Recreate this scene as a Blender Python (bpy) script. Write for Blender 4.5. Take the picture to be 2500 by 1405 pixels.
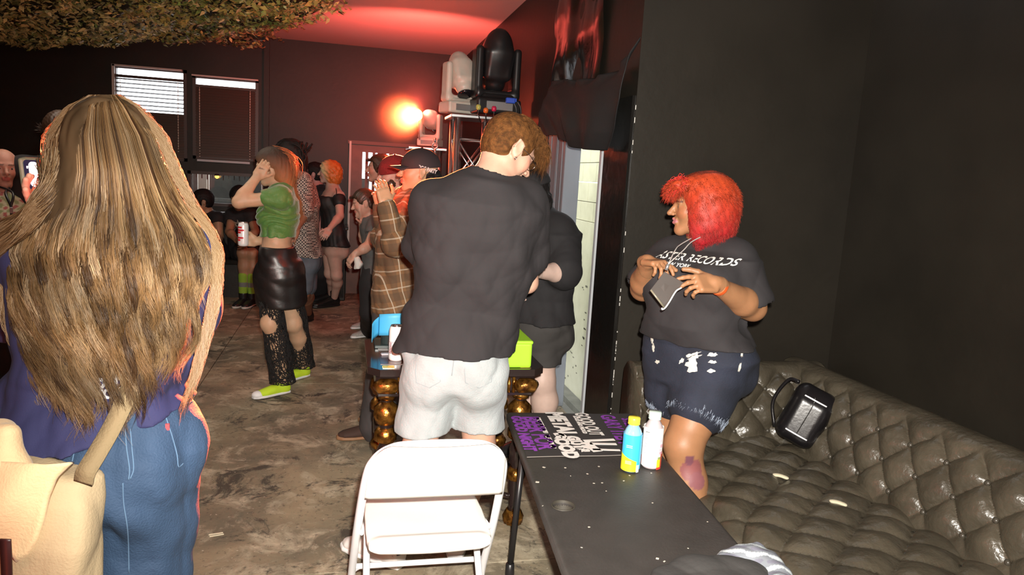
import bpy, math, random
import numpy as np
import openvdb as vdb
from mathutils import Vector, Matrix
from mathutils.bvhtree import BVHTree
random.seed(7); RNG = np.random.default_rng(7)
SC = bpy.context.scene
for _o in list(bpy.data.objects): bpy.data.objects.remove(_o)
PI = math.pi
def A3(*a): return np.array(a, float)

# ---------------- camera (world x,y run along the room's walls, z up) ----------------
FOC = 1775.0; CH = 1.56
PIT = math.radians(8.6); ROL = math.radians(3.4); YAW = math.radians(13.2)
def _toroom(v):
    c, s = math.cos(YAW), math.sin(YAW)
    return A3(v[0]*c + v[1]*s, -v[0]*s + v[1]*c, v[2])
_fw = A3(0, math.cos(PIT), -math.sin(PIT)); _dn0 = A3(0, -math.sin(PIT), -math.cos(PIT)); _r0 = A3(1, 0, 0)
_dn = _dn0*math.cos(ROL) + _r0*math.sin(ROL); _rt = _r0*math.cos(ROL) - _dn0*math.sin(ROL)
FW, DN, RT = _toroom(_fw), _toroom(_dn), _toroom(_rt)
CAM = A3(0, 0, CH)
cd = bpy.data.cameras.new('camera'); cam = bpy.data.objects.new('camera', cd); SC.collection.objects.link(cam)
cd.sensor_width = 36; cd.lens = 36*FOC/2500; cd.clip_start = 0.05; cd.clip_end = 100
M = Matrix(((RT[0], -DN[0], -FW[0], 0), (RT[1], -DN[1], -FW[1], 0), (RT[2], -DN[2], -FW[2], CH), (0, 0, 0, 1)))
cam.matrix_world = M
SC.camera = cam
# measuring helpers: where a sight line meets a real plane of the room
def _ray(x, y): return FW*FOC + RT*(x-1250) + DN*(y-702.5)
HD = _toroom(A3(0, 1, 0))
def C(x, y, Y):                       # at a real distance Y ahead
    d = _ray(x, y); return CAM + d*(Y/(d@HD))
def onz(x, y, z):
    d = _ray(x, y); return CAM + d*((z-CH)/d[2])
def onv(x, y, v):
    d = _ray(x, y); return CAM + d*(v/d[1])
def onu(x, y, u):
    d = _ray(x, y); return CAM + d*(u/d[0])

# ---------------- world, lights, exposure ----------------
SC.view_settings.view_transform = 'Standard'; SC.view_settings.look = 'None'
SC.view_settings.exposure = 0.0; SC.view_settings.gamma = 1.0
W = bpy.data.worlds.new('daylight'); SC.world = W; W.use_nodes = True
W.node_tree.nodes['Background'].inputs[0].default_value = (0.93, 0.96, 1.0, 1)
W.node_tree.nodes['Background'].inputs[1].default_value = 5.0
def light(name, kind, loc, energy, color=(1, 1, 1), size=.1, target=None, size_y=None, spot=None):
    l = bpy.data.lights.new(name, kind); l.energy = energy; l.color = color
    o = bpy.data.objects.new(name, l); SC.collection.objects.link(o); o.location = loc
    if kind == 'AREA':
        l.size = size
        if size_y: l.shape = 'RECTANGLE'; l.size_y = size_y
    else: l.shadow_soft_size = size
    if spot: l.spot_size = spot; l.spot_blend = .6
    if target is not None:
        d = Vector(target) - Vector(loc); o.rotation_euler = d.to_track_quat('-Z', 'Y').to_euler()
    return o
# the camera's own flash, just above and right of the lens
fp = CAM + RT*.045 - DN*.075
light('camera_flash', 'SPOT', fp, 820.0, (1.0, .95, .86), .018, C(1480, 820, 3), spot=math.radians(104)).data.spot_blend = 1.0
# dim fill lamps added under the ceiling, near the photographer and over the hall
light('near_fill', 'AREA', (-.6, .6, 2.92), 20.0, (1, .86, .70), 1.2, (-.6, .6, 0), 1.2)
light('hall_fill', 'AREA', (-1.6, 5.2, 2.72), 26.0, (1, .86, .72), 1.6, (-1.6, 5.6, 0), 1.6)

# ---------------- materials ----------------
MATS = {}
def mat(name, col, rough=.6, metal=0, spec=.5, var=0, vscale=8, bump=0, bscale=60, col2=None, emit=None, estr=0,
        vcol=False, sss=0, alpha=1, trans=0, sheen=0, stretch=None, coat=0):
    if name in MATS: return MATS[name]
    m = bpy.data.materials.new(name); m.use_nodes = True; MATS[name] = m
    nt = m.node_tree; N = nt.nodes; L = nt.links; b = N['Principled BSDF']
    b.inputs['Roughness'].default_value = rough; b.inputs['Metallic'].default_value = metal
    b.inputs['Specular IOR Level'].default_value = spec
    b.inputs['Base Color'].default_value = (*col, 1)
    tc = N.new('ShaderNodeTexCoord'); mp = N.new('ShaderNodeMapping'); L.new(tc.outputs['Object'], mp.inputs[0])
    if stretch: mp.inputs['Scale'].default_value = stretch
    if vcol:
        a = N.new('ShaderNodeAttribute'); a.attribute_name = 'Col'; src = a.outputs['Color']
        L.new(src, b.inputs['Base Color'])
    else: src = None
    if var or col2:
        nz = N.new('ShaderNodeTexNoise'); nz.inputs['Scale'].default_value = vscale; nz.inputs['Detail'].default_value = 6
        L.new(mp.outputs[0], nz.inputs['Vector'])
        mx = N.new('ShaderNodeMix'); mx.data_type = 'RGBA'
        rp = N.new('ShaderNodeMapRange'); rp.inputs['From Min'].default_value = .35; rp.inputs['From Max'].default_value = .65
        L.new(nz.outputs['Fac'], rp.inputs['Value']); L.new(rp.outputs[0], mx.inputs['Factor'])
        c2 = col2 if col2 else tuple(c*(1-var) for c in col)
        c1 = col if col2 else tuple(min(1, c*(1+var*.6)) for c in col)
        if src is not None:
            hs = N.new('ShaderNodeMix'); hs.data_type = 'RGBA'; hs.blend_type = 'MULTIPLY'; hs.inputs['Factor'].default_value = 1
            mx.inputs['A'].default_value = (1, 1, 1, 1); mx.inputs['B'].default_value = (1-var, 1-var, 1-var, 1)
            L.new(src, hs.inputs['A']); L.new(mx.outputs['Result'], hs.inputs['B']); L.new(hs.outputs['Result'], b.inputs['Base Color'])
        else:
            mx.inputs['A'].default_value = (*c1, 1); mx.inputs['B'].default_value = (*c2, 1)
            L.new(mx.outputs['Result'], b.inputs['Base Color'])
    if bump:
        n2 = N.new('ShaderNodeTexNoise'); n2.inputs['Scale'].default_value = bscale; n2.inputs['Detail'].default_value = 4
        L.new(mp.outputs[0], n2.inputs['Vector'])
        bp = N.new('ShaderNodeBump'); bp.inputs['Strength'].default_value = bump; bp.inputs['Distance'].default_value = .01
        L.new(n2.outputs['Fac'], bp.inputs['Height']); L.new(bp.outputs[0], b.inputs['Normal'])
    if emit:
        b.inputs['Emission Color'].default_value = (*emit, 1); b.inputs['Emission Strength'].default_value = estr
    if sss:
        b.inputs['Subsurface Weight'].default_value = sss; b.inputs['Subsurface Radius'].default_value = (.012, .005, .003)
        b.inputs['Subsurface Scale'].default_value = .6
    if alpha < 1: b.inputs['Alpha'].default_value = alpha
    if trans: b.inputs['Transmission Weight'].default_value = trans
    if sheen: b.inputs['Sheen Weight'].default_value = sheen; b.inputs['Sheen Roughness'].default_value = .4
    if coat: b.inputs['Coat Weight'].default_value = coat; b.inputs['Coat Roughness'].default_value = .1
    return m

# ---------------- object helpers ----------------
def wloc(o):
    p = A3(0, 0, 0)
    while o is not None: p = p + np.array(o.location); o = o.parent
    return p
def mkmesh(name, V, F, smooth=True):
    me = bpy.data.meshes.new(name)
    V = np.asarray(V, np.float32)
    if isinstance(F, tuple):          # (tris, quads) numpy
        T, Q = F; T = np.asarray(T, np.int32).reshape(-1, 3); Q = np.asarray(Q, np.int32).reshape(-1, 4)
        me.vertices.add(len(V)); me.vertices.foreach_set('co', V.ravel())
        nl = len(T)*3 + len(Q)*4; me.loops.add(nl); me.loops.foreach_set('vertex_index', np.concatenate([T.ravel(), Q.ravel()]))
        me.polygons.add(len(T)+len(Q))
        st = np.concatenate([np.arange(len(T))*3, len(T)*3 + np.arange(len(Q))*4])
        me.polygons.foreach_set('loop_start', st.astype(np.int32))
    else: me.from_pydata([tuple(map(float, v)) for v in V], [], F)
    me.update(calc_edges=True); me.validate()
    if smooth: me.polygons.foreach_set('use_smooth', np.ones(len(me.polygons), bool))
    return me
def obj(name, V, F, m=None, parent=None, smooth=True, label=None, cols=None):
    V = np.asarray(V, float)
    off = wloc(parent) if parent is not None else A3(0, 0, 0)
    me = mkmesh(name, V-off, F, smooth)
    if cols is not None:
        a = me.color_attributes.new('Col', 'FLOAT_COLOR', 'POINT'); c = np.ones((len(V), 4), np.float32); c[:, :3] = cols
        a.data.foreach_set('color', c.ravel())
    if m: me.materials.append(m)
    o = bpy.data.objects.new(name, me); SC.collection.objects.link(o)
    if parent is not None: o.parent = parent
    if label: o['label'] = label
    return o
def thing(name, label, cat, loc=(0, 0, 0), group=None):
    o = bpy.data.objects.new(name, None); SC.collection.objects.link(o); o.location = tuple(float(c) for c in loc)
    o.empty_display_size = .1
    return tag(o, label, cat, group)
def tag(o, label, cat, group=None, kind=None):
    o['label'] = label; o['category'] = cat
    if group: o['group'] = group
    if kind: o['kind'] = kind
    return o
def struct(o): o['kind'] = 'structure'; return o
def copy_tree(root, loc, label):
    r = root.copy(); SC.collection.objects.link(r); r.location = loc; r['label'] = label
    def rec(a, b):
        for ch in list(a.children):
            c = ch.copy(); SC.collection.objects.link(c); c.parent = b; rec(ch, c)
    rec(root, r); return r
class MB:                              # collects simple shapes into ONE mesh
    def __init__(s): s.V = []; s.F = []
    def add(s, V, F):
        n = len(s.V); s.V += [tuple(v) for v in V]; s.F += [tuple(i+n for i in f) for f in F]; return s
    def box(s, c, h, R=None, bev=0):
        c = np.array(c, float); h = np.array(h, float); b = min(bev, *(h*.98))
        if b <= 0:
            P = [A3(x, y, z)*h for x in (-1, 1) for y in (-1, 1) for z in (-1, 1)]
            F = [(0, 1, 3, 2), (4, 6, 7, 5), (0, 4, 5, 1), (2, 3, 7, 6), (0, 2, 6, 4), (1, 5, 7, 3)]
        else:
            P = []; idx = {}
            for x in (-1, 1):
                for y in (-1, 1):
                    for z in (-1, 1):
                        for ax in range(3):
                            q = A3(x, y, z)*(h-b); q[ax] = (x, y, z)[ax]*h[ax]; idx[(x, y, z, ax)] = len(P); P.append(q)
            F = []
            for ax in range(3):
                o1, o2 = [(1, 2), (2, 0), (0, 1)][ax]
                for sg in (-1, 1):
                    f = []
                    for a, b2 in ((-1, -1), (1, -1), (1, 1), (-1, 1)):
                        k = [0, 0, 0]; k[ax] = sg; k[o1] = a; k[o2] = b2; f.append(idx[(*k, ax)])
                    F.append(tuple(f if sg > 0 else f[::-1]))
                for a in (-1, 1):
                    for b2 in (-1, 1):
                        k0 = [0, 0, 0]; k1 = [0, 0, 0]; k0[ax] = -1; k1[ax] = 1
                        k0[o1] = k1[o1] = a; k0[o2] = k1[o2] = b2
                        f = (idx[(*k0, o1)], idx[(*k1, o1)], idx[(*k1, o2)], idx[(*k0, o2)])
                        F.append(f if a*b2 < 0 else f[::-1])
            for x in (-1, 1):
                for y in (-1, 1):
                    for z in (-1, 1):
                        f = (idx[(x, y, z, 0)], idx[(x, y, z, 1)], idx[(x, y, z, 2)]); F.append(f if x*y*z > 0 else f[::-1])
        P = [c + (np.asarray(R) @ p if R is not None else p) for p in P]
        return s.add(P, F)
    def tube(s, pts, r, n=10, closed=False, cap=True):
        pts = [np.array(p, float) for p in pts]; m = len(pts)
        rs = r if hasattr(r, '__len__') else [r]*m
        T = []
        for i in range(m):
            a = pts[(i-1) % m] if (closed or i > 0) else pts[i]; b = pts[(i+1) % m] if (closed or i < m-1) else pts[i]
            t = b-a; T.append(t/(np.linalg.norm(t)+1e-12))
        u = np.cross(T[0], (0, 0, 1.));
        if np.linalg.norm(u) < 1e-3: u = np.cross(T[0], (0, 1., 0))
        u /= np.linalg.norm(u); V = []; F = []
        for i in range(m):
            u = u - T[i]*(u@T[i]); u /= np.linalg.norm(u)+1e-12; w = np.cross(T[i], u)
            for k in range(n):
                a = 2*PI*k/n; V.append(pts[i] + (u*math.cos(a)+w*math.sin(a))*rs[i])
        for i in range(m if closed else m-1):
            j = (i+1) % m
            for k in range(n): F.append((i*n+k, i*n+(k+1) % n, j*n+(k+1) % n, j*n+k))
        if cap and not closed: F.append(tuple(range(n))[::-1]); F.append(tuple((m-1)*n+k for k in range(n)))
        return s.add(V, F)
    def lathe(s, prof, c=(0, 0, 0), n=32, axis=None, flute=None):
        c = np.array(c, float); V = []; F = []; m = len(prof)
        if axis is None: ex, ey, ez = A3(1, 0, 0), A3(0, 1, 0), A3(0, 0, 1)
        else:
            ez = np.array(axis, float); ez /= np.linalg.norm(ez); ex = np.cross(ez, (0, 0, 1.))
            if np.linalg.norm(ex) < 1e-3: ex = A3(1, 0, 0)
            ex /= np.linalg.norm(ex); ey = np.cross(ez, ex)
        for r, z in prof:
            for k in range(n):
                a = 2*PI*k/n; rr = r*(1 + (flute[1]*abs(math.sin(flute[0]*a/2)) if flute else 0))
                V.append(c + ex*rr*math.cos(a) + ey*rr*math.sin(a) + ez*z)
        for i in range(m-1):
            for k in range(n): F.append((i*n+k, i*n+(k+1) % n, (i+1)*n+(k+1) % n, (i+1)*n+k))
        F.append(tuple(range(n))[::-1]); F.append(tuple((m-1)*n+k for k in range(n)))
        return s.add(V, F)
    def quad(s, a, b, c, d): return s.add([a, b, c, d], [(0, 1, 2, 3)])
    def prism(s, poly, z0, z1):
        n = len(poly); V = [(x, y, z0) for x, y in poly] + [(x, y, z1) for x, y in poly]
        F = [tuple(range(n))[::-1], tuple(range(n, 2*n))] + [(i, (i+1) % n, n+(i+1) % n, n+i) for i in range(n)]
        return s.add(V, F)
    def build(s, name, m, parent=None, smooth=False, label=None): return obj(name, s.V, s.F, m, parent, smooth, label)
def grid(nx, ny, fn):
    V = [fn(i/(nx-1), j/(ny-1)) for j in range(ny) for i in range(nx)]
    F = [(j*nx+i, j*nx+i+1, (j+1)*nx+i+1, (j+1)*nx+i) for j in range(ny-1) for i in range(nx-1)]
    return V, F
def smooth_path(pts, n=8):
    pts = [np.array(p, float) for p in pts]; out = []
    P = [2*pts[0]-pts[1]] + pts + [2*pts[-1]-pts[-2]]
    for i in range(1, len(P)-2):
        for k in range(n):
            t = k/n; a, b, c, d = P[i-1], P[i], P[i+1], P[i+2]
            out.append(.5*((2*b)+(-a+c)*t+(2*a-5*b+4*c-d)*t*t+(-a+3*b-3*c+d)*t**3))
    out.append(pts[-1]); return out
def text_mesh(txt, size=1.0, shear=0, bold=.0):
    cu = bpy.data.curves.new('lettering', 'FONT'); cu.body = txt; cu.size = size; cu.shear = shear; cu.offset = bold
    cu.align_x = 'CENTER'; cu.align_y = 'CENTER'; cu.resolution_u = 3
    o = bpy.data.objects.new('lettering', cu); SC.collection.objects.link(o)
    dg = bpy.context.evaluated_depsgraph_get(); me = bpy.data.meshes.new_from_object(o.evaluated_get(dg))
    V = np.array([v.co[:] for v in me.vertices]); F = [tuple(p.vertices) for p in me.polygons]
    bpy.data.objects.remove(o); bpy.data.meshes.remove(me); bpy.data.curves.remove(cu)
    return V, F
def lettering(txt, o0, right, up, size, m, parent, onto=None, name='lettering', shear=0, bold=0, lift=.0015, wob=0, sx=1):
    V, F = text_mesh(txt, size, shear, bold); right = np.array(right, float); up = np.array(up, float)
    right /= np.linalg.norm(right); up = up-right*(up@right); up /= np.linalg.norm(up); nrm = np.cross(right, up)
    if wob: V[:, 1] += wob*np.sin(V[:, 0]*40)
    P = np.array(o0) + V[:, :1]*sx*right + V[:, 1:2]*up
    if onto is not None:
        me = onto.data; off = Vector(wloc(onto)); bv = BVHTree.FromPolygons([v.co+off for v in me.vertices], [tuple(p.vertices) for p in me.polygons])
        Q = []
        for p in P:
            h = bv.ray_cast(Vector(p+nrm*.3), Vector(-nrm))
            Q.append(np.array(h[0])+nrm*lift if h[0] is not None else p)
        P = np.array(Q)
    else: P = P + nrm*lift
    return obj(name, P, F, m, parent, False)

# ---------------- implicit bodies: smooth blends of limbs, meshed with OpenVDB ----------------
def nrm(v): v = np.asarray(v, float); return v/(np.linalg.norm(v)+1e-12)
def bbx(pts, r): pts = np.array(pts); return pts.min(0)-r, pts.max(0)+r
class SDF:
    def __init__(s): s.p = []
    def _a(s, fn, lo, hi, k, op): s.p.append((fn, np.array(lo, float), np.array(hi, float), k, op)); return s
    def cone(s, a, b, ra, rb, k=.03, op='u'):
        a = np.array(a, float); b = np.array(b, float); ba = b-a; L2 = ba@ba+1e-9
        def fn(X, Y, Z):
            x, y, z = X-a[0], Y-a[1], Z-a[2]; t = np.clip((x*ba[0]+y*ba[1]+z*ba[2])/L2, 0, 1)
            return np.sqrt((x-t*ba[0])**2+(y-t*ba[1])**2+(z-t*ba[2])**2) - (ra+(rb-ra)*t)
        lo, hi = bbx([a, b], max(ra, rb)); return s._a(fn, lo, hi, k, op)
    def ball(s, c, r, k=.02, op='u'): return s.cone(c, A3(*c)+1e-4, r, r, k, op)
    def ell(s, c, r, R=None, k=.02, op='u'):
        c = np.array(c, float); r = np.array(r, float); R = np.eye(3) if R is None else np.array(R, float)  # columns = axes
        def fn(X, Y, Z):
            x, y, z = X-c[0], Y-c[1], Z-c[2]
            q = [(x*R[0, i]+y*R[1, i]+z*R[2, i])/r[i] for i in range(3)]
            k0 = np.sqrt(q[0]**2+q[1]**2+q[2]**2); k1 = np.sqrt((q[0]/r[0])**2+(q[1]/r[1])**2+(q[2]/r[2])**2)+1e-9
            return k0*(k0-1)/k1
        m = max(r); return s._a(fn, c-m, c+m, k, op)
    def box(s, c, h, R=None, rd=.01, k=.01, op='u'):
        c = np.array(c, float); h = np.array(h, float)-rd; R = np.eye(3) if R is None else np.array(R, float)
        def fn(X, Y, Z):
            x, y, z = X-c[0], Y-c[1], Z-c[2]
            q = [np.abs(x*R[0, i]+y*R[1, i]+z*R[2, i])-h[i] for i in range(3)]
            o = np.sqrt(sum(np.maximum(a, 0)**2 for a in q)); return o+np.minimum(np.maximum(q[0], np.maximum(q[1], q[2])), 0)-rd
        m = np.linalg.norm(h)+rd; return s._a(fn, c-m, c+m, k, op)
    def loft(s, secs, k=.03, op='u', pw=2.0, rd=.0):   # secs: (centre, right vector, half width, half depth front, half depth back)
        cs = np.array([q[0] for q in secs], float); a0, a1 = cs[0], cs[-1]; ax = a1-a0; L = np.linalg.norm(ax); ax /= L
        e1 = nrm(np.array(secs[len(secs)//2][1], float)-ax*(np.array(secs[len(secs)//2][1])@ax)); e2 = np.cross(ax, e1)
        t = (cs-a0)@ax; o1 = (cs-a0)@e1; o2 = (cs-a0)@e2
        th = np.array([math.atan2(np.array(q[1])@e2, np.array(q[1])@e1) for q in secs])
        A = np.array([q[2] for q in secs]); BF = np.array([q[3] for q in secs]); BB = np.array([q[4] if len(q) > 4 else q[3] for q in secs])
        def fn(X, Y, Z):
            x, y, z = X-a0[0], Y-a0[1], Z-a0[2]; T = x*ax[0]+y*ax[1]+z*ax[2]
            u = x*e1[0]+y*e1[1]+z*e1[2]; v = x*e2[0]+y*e2[1]+z*e2[2]
            I = lambda f: np.interp(T.ravel(), t, f).reshape(T.shape).astype(np.float32)
            u = u-I(o1); v = v-I(o2); ang = I(th); c, sn = np.cos(ang), np.sin(ang)
            p = u*c+v*sn; q = -u*sn+v*c; a = I(A); b = np.where(q > 0, I(BF), I(BB))
            if pw == 2.0:
                k0 = np.sqrt((p/a)**2+(q/b)**2)+1e-6; k1 = np.sqrt((p/a**2)**2+(q/b**2)**2)+1e-6; d = k0*(k0-1)/k1
            else:
                k0 = ((np.abs(p)/a)**pw+(np.abs(q)/b)**pw)**(1/pw); d = (k0-1)*np.minimum(a, b)
            dz = np.abs(T-L/2)-L/2
            d = d+rd; dz = dz+rd
            return np.sqrt(np.maximum(d, 0)**2+np.maximum(dz, 0)**2)+np.minimum(np.maximum(d, dz), 0)-rd
        lo, hi = bbx(cs, max(A.max(), BF.max(), BB.max())); return s._a(fn, lo, hi, k, op)
    def cut(s, p, n, k=.004):                       # removes everything on the side n points to
        p = np.array(p, float); n = nrm(n)
        def fn(X, Y, Z): return (X-p[0])*n[0]+(Y-p[1])*n[1]+(Z-p[2])*n[2]
        return s._a(fn, (-99,)*3, (99,)*3, k, 'c')
    def bounds(s):
        lo = np.min([q[1] for q in s.p if q[4] == 'u'], 0); hi = np.max([q[2] for q in s.p if q[4] == 'u'], 0); return lo, hi
    def field(s, h, lo, hi, noise=None):
        n = np.ceil((hi-lo)/h).astype(int)+1
        ax = [lo[i]+h*np.arange(n[i], dtype=np.float32) for i in range(3)]
        F = np.full(n, .5, np.float32)
        for fn, a, b, k, op in s.p:
            pad = k+2*h; i0 = np.maximum(np.floor((a-pad-lo)/h).astype(int), 0); i1 = np.minimum(np.ceil((b+pad-lo)/h).astype(int)+1, n)
            if (i1 <= i0).any(): continue
            sl = tuple(slice(i0[i], i1[i]) for i in range(3))
            X = ax[0][sl[0]][:, None, None]; Y = ax[1][sl[1]][None, :, None]; Z = ax[2][sl[2]][None, None, :]
            d = np.asarray(fn(*np.broadcast_arrays(X, Y, Z)), np.float32); G = F[sl]
            if op == 'u': hh = np.maximum(k-np.abs(G-d), 0)/k if k > 0 else 0; F[sl] = np.minimum(G, d)-hh*hh*k*.25
            elif op == 's': d = -d; hh = np.maximum(k-np.abs(G-d), 0)/k; F[sl] = np.maximum(G, d)+hh*hh*k*.25
            else: F[sl] = np.maximum(G, d)
        if noise is not None:
            X, Y, Z = np.broadcast_arrays(ax[0][:, None, None], ax[1][None, :, None], ax[2][None, None, :]); F = F + noise(X, Y, Z).astype(np.float32)
        return F
    def mesh(s, h, lo=None, hi=None, noise=None):
        if lo is None: lo, hi = s.bounds(); lo = lo-.03; hi = hi+.03
        lo = np.array(lo, float); hi = np.array(hi, float)
        F = s.field(h, lo, hi, noise); g = vdb.FloatGrid(.5); g.copyFromArray(F)
        P, T, Q = g.convertToPolygons(isovalue=0.0, adaptivity=0.0)
        P = np.asarray(P, float)*h+lo
        # OpenVDB quads face inwards: flip
        return P, np.asarray(T, np.int32).reshape(-1, 3)[:, ::-1], np.asarray(Q, np.int32).reshape(-1, 4)[:, ::-1]
def merge(parts):
    V = []; T = []; Q = []; n = 0
    for P, t, q in parts: V.append(P); T.append(t+n); Q.append(q+n); n += len(P)
    return np.concatenate(V), np.concatenate(T), np.concatenate(Q)
def cull(part, boxes):                              # drop faces lying wholly inside finer boxes
    P, T, Q = part
    ins = np.zeros(len(P), bool)
    for lo, hi in boxes: ins |= ((P > lo) & (P < hi)).all(1)
    return P, T[~ins[T].all(1)] if len(T) else T, Q[~ins[Q].all(1)] if len(Q) else Q
def fold(seed, freq=(9, 9, 9), amp=.004, n=5):      # soft cloth folds
    r = np.random.default_rng(seed); ks = [(r.normal(size=3)*np.array(freq), r.uniform(0, 6.28), r.uniform(.5, 1)) for _ in range(n)]
    def f(X, Y, Z):
        s = 0; w = .6*np.sin(X*5+1+seed)+.6*np.sin(Z*6+seed)
        for k, ph, a in ks:
            q = np.sin(X*k[0]*1.6+Y*k[1]*1.6+Z*k[2]*1.6+ph+w); s = s+a*(1-2*np.abs(q)**.8)
        return s*amp/n*1.6
    return f
def sdf_obj(S, h, name, m, parent, noise=None, cols=None, label=None, lo=None, hi=None):
    P, T, Q = S.mesh(h, lo, hi, noise)
    return obj(name, P, (T, Q), m, parent, True, label, cols(P) if cols is not None else None)
def strands(name, lines, rad, m, parent, sides=3, cols=None, label=None):
    """lines: array (N, K, 3); thin tapered tubes in one mesh"""
    Ln = np.asarray(lines, float); N_, K, _ = Ln.shape
    T = np.gradient(Ln, axis=1); T /= np.linalg.norm(T, axis=2, keepdims=True)+1e-9
    ref = RNG.normal(size=(N_, 1, 3)); u = np.cross(T, ref); u /= np.linalg.norm(u, axis=2, keepdims=True)+1e-9; w = np.cross(T, u)
    rad = np.asarray(rad, float).reshape(-1, 1) if np.ndim(rad) else np.full((N_, 1), rad)
    tp = np.interp(np.linspace(0, 1, K), [0, .7, 1], [1, .9, .15])[None, :]; R = (rad*tp)[..., None]
    V = np.stack([Ln+R*(u*math.cos(2*PI*k/sides)+w*math.sin(2*PI*k/sides)) for k in range(sides)], 2)   # N,K,s,3
    idx = np.arange(N_*K*sides).reshape(N_, K, sides)
    Q = np.stack([idx[:, :-1], np.roll(idx, -1, 2)[:, :-1], np.roll(idx, -1, 2)[:, 1:], idx[:, 1:]], -1).reshape(-1, 4)
    c = None
    if cols is not None: c = np.repeat(np.asarray(cols, float).reshape(N_, -1, 3) if np.ndim(cols) == 3 else np.repeat(np.asarray(cols)[:, None], K, 1), sides, axis=1).reshape(-1, 3)
    return obj(name, V.reshape(-1, 3), (np.zeros((0, 3)), Q), m, parent, True, label, c)
# ================= THE ROOM =================
m_black = mat('black_wall_paint', (.0195, .0162, .0118), .5, bump=.12, bscale=25, var=.18, vscale=2.5, spec=.35)
m_gloss = mat('gloss_black_paint', (.012, .011, .010), .16, bump=.35, bscale=7, spec=.5)
m_ceil = mat('ceiling_paint', (.50, .47, .46), .8, bump=.05)
m_chip = mat('chipped_plaster', (.62, .60, .56), .8)
m_steel = mat('grey_door_steel', (.19, .21, .24), .45, var=.1, vscale=3)
m_steel2 = mat('pale_door_steel', (.50, .52, .55), .4)
m_cream = mat('cream_block_paint', (.66, .65, .52), .7, col2=(.58, .57, .44), vscale=5, bump=.15, bscale=30)
m_scuff = mat('scuff_mark', (.12, .115, .09), .9)
def floor_mat():
    m = bpy.data.materials.new('worn_concrete'); m.use_nodes = True; nt = m.node_tree; N = nt.nodes; L = nt.links; b = N['Principled BSDF']
    tc = N.new('ShaderNodeTexCoord')
    def noise(sc, det, rough=.6, dist=0):
        n = N.new('ShaderNodeTexNoise'); n.inputs['Scale'].default_value = sc; n.inputs['Detail'].default_value = det
        n.inputs['Roughness'].default_value = rough; n.inputs['Distortion'].default_value = dist; L.new(tc.outputs['Object'], n.inputs['Vector']); return n
    def ramp(src, a, b_):
        r = N.new('ShaderNodeMapRange'); r.inputs['From Min'].default_value = a; r.inputs['From Max'].default_value = b_; L.new(src, r.inputs['Value']); return r.outputs[0]
    def mix(f, A, B):
        x = N.new('ShaderNodeMix'); x.data_type = 'RGBA'; L.new(f, x.inputs['Factor'])
        for s, k in ((A, 'A'), (B, 'B')):
            if isinstance(s, tuple): x.inputs[k].default_value = (*s, 1)
            else: L.new(s, x.inputs[k])
        return x.outputs['Result']
    base = mix(ramp(noise(1.6, 8, .65, .3).outputs['Fac'], .35, .62), (.34, .275, .18), (.15, .13, .095))
    pale = mix(ramp(noise(4.5, 10, .7, .6).outputs['Fac'], .50, .66), base, (.52, .45, .33))
    dark = mix(ramp(noise(2.7, 12, .78, .8).outputs['Fac'], .54, .60), pale, (.075, .064, .050))
    fine = mix(ramp(noise(38, 8, .7).outputs['Fac'], .56, .68), dark, (.11, .09, .07))
    spk = mix(ramp(noise(75, 3, .5).outputs['Fac'], .69, .73), fine, (.6, .54, .44))
    L.new(spk, b.inputs['Base Color'])
    L.new(ramp(noise(3, 6).outputs['Fac'], -1.2, .9), b.inputs['Roughness'])
    bp = N.new('ShaderNodeBump'); bp.inputs['Strength'].default_value = .35; bp.inputs['Distance'].default_value = .006
    L.new(noise(30, 10, .7).outputs['Fac'], bp.inputs['Height']); L.new(bp.outputs[0], b.inputs['Normal'])
    b.inputs['Specular IOR Level'].default_value = .3
    return m
fl = MB(); g = .006
xs = [-7.2, -4.0, -.96, 1.5, 2.8]; ys = [-2.5, .2, 2.7, 5.28, 7.8, 9.4]
for i in range(4):
    for j in range(5):
        if i == 3 and ys[j] > 3: continue
        x1_ = xs[i+1]; y1_ = ys[j+1]
        if i == 3 and j == 2: y1_ = 3.52
        xs_, ys_ = xs[i], ys[j]
        fl.box(((xs_+x1_)/2, (ys_+y1_)/2, -.03), ((x1_-xs_)/2-g/2, (y1_-ys_)/2-g/2, .03)) if True else fl.box(((xs[i]+xs[i+1])/2, (ys[j]+ys[j+1])/2, -.03), ((xs[i+1]-xs[i])/2-g/2, (ys[j+1]-ys[j])/2-g/2, .03))
fl.box((-2.85, 3.4, -.08), (4.34, 6, .02)); fl.box((2.15, .5, -.08), (.72, 3.0, .02))
struct(fl.build('floor', floor_mat()))
def wall_cells(axis, pos, th, r0, r1, z0, z1, holes):
    mb = MB(); A = sorted({r0, r1, *[h[0] for h in holes], *[h[1] for h in holes]}); Z = sorted({z0, z1, *[h[2] for h in holes], *[h[3] for h in holes]})
    for i in range(len(A)-1):
        for j in range(len(Z)-1):
            ca, cz = (A[i]+A[i+1])/2, (Z[j]+Z[j+1])/2
            if any(h[0] < ca < h[1] and h[2] < cz < h[3] for h in holes): continue
            ha, hz = (A[i+1]-A[i])/2, (Z[j+1]-Z[j])/2
            if axis == 'x': mb.box((pos+th/2, ca, cz), (abs(th)/2, ha, hz))
            else: mb.box((ca, pos+th/2, cz), (ha, abs(th)/2, hz))
    return mb
H_ = 3.0; FV = 9.2
W1 = (-2.57, -1.80, 1.52, 2.55); W2 = (-1.74, -1.02, 1.56, 2.51); W3 = (-1.80, -.86, 1.02, 1.42); DR = (.03, .83, 0, 1.85)
struct(wall_cells('y', FV, .15, -7.2, 1.52, 0, H_, [W1, W2, W3, DR]).build('wall_far', m_black))
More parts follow.
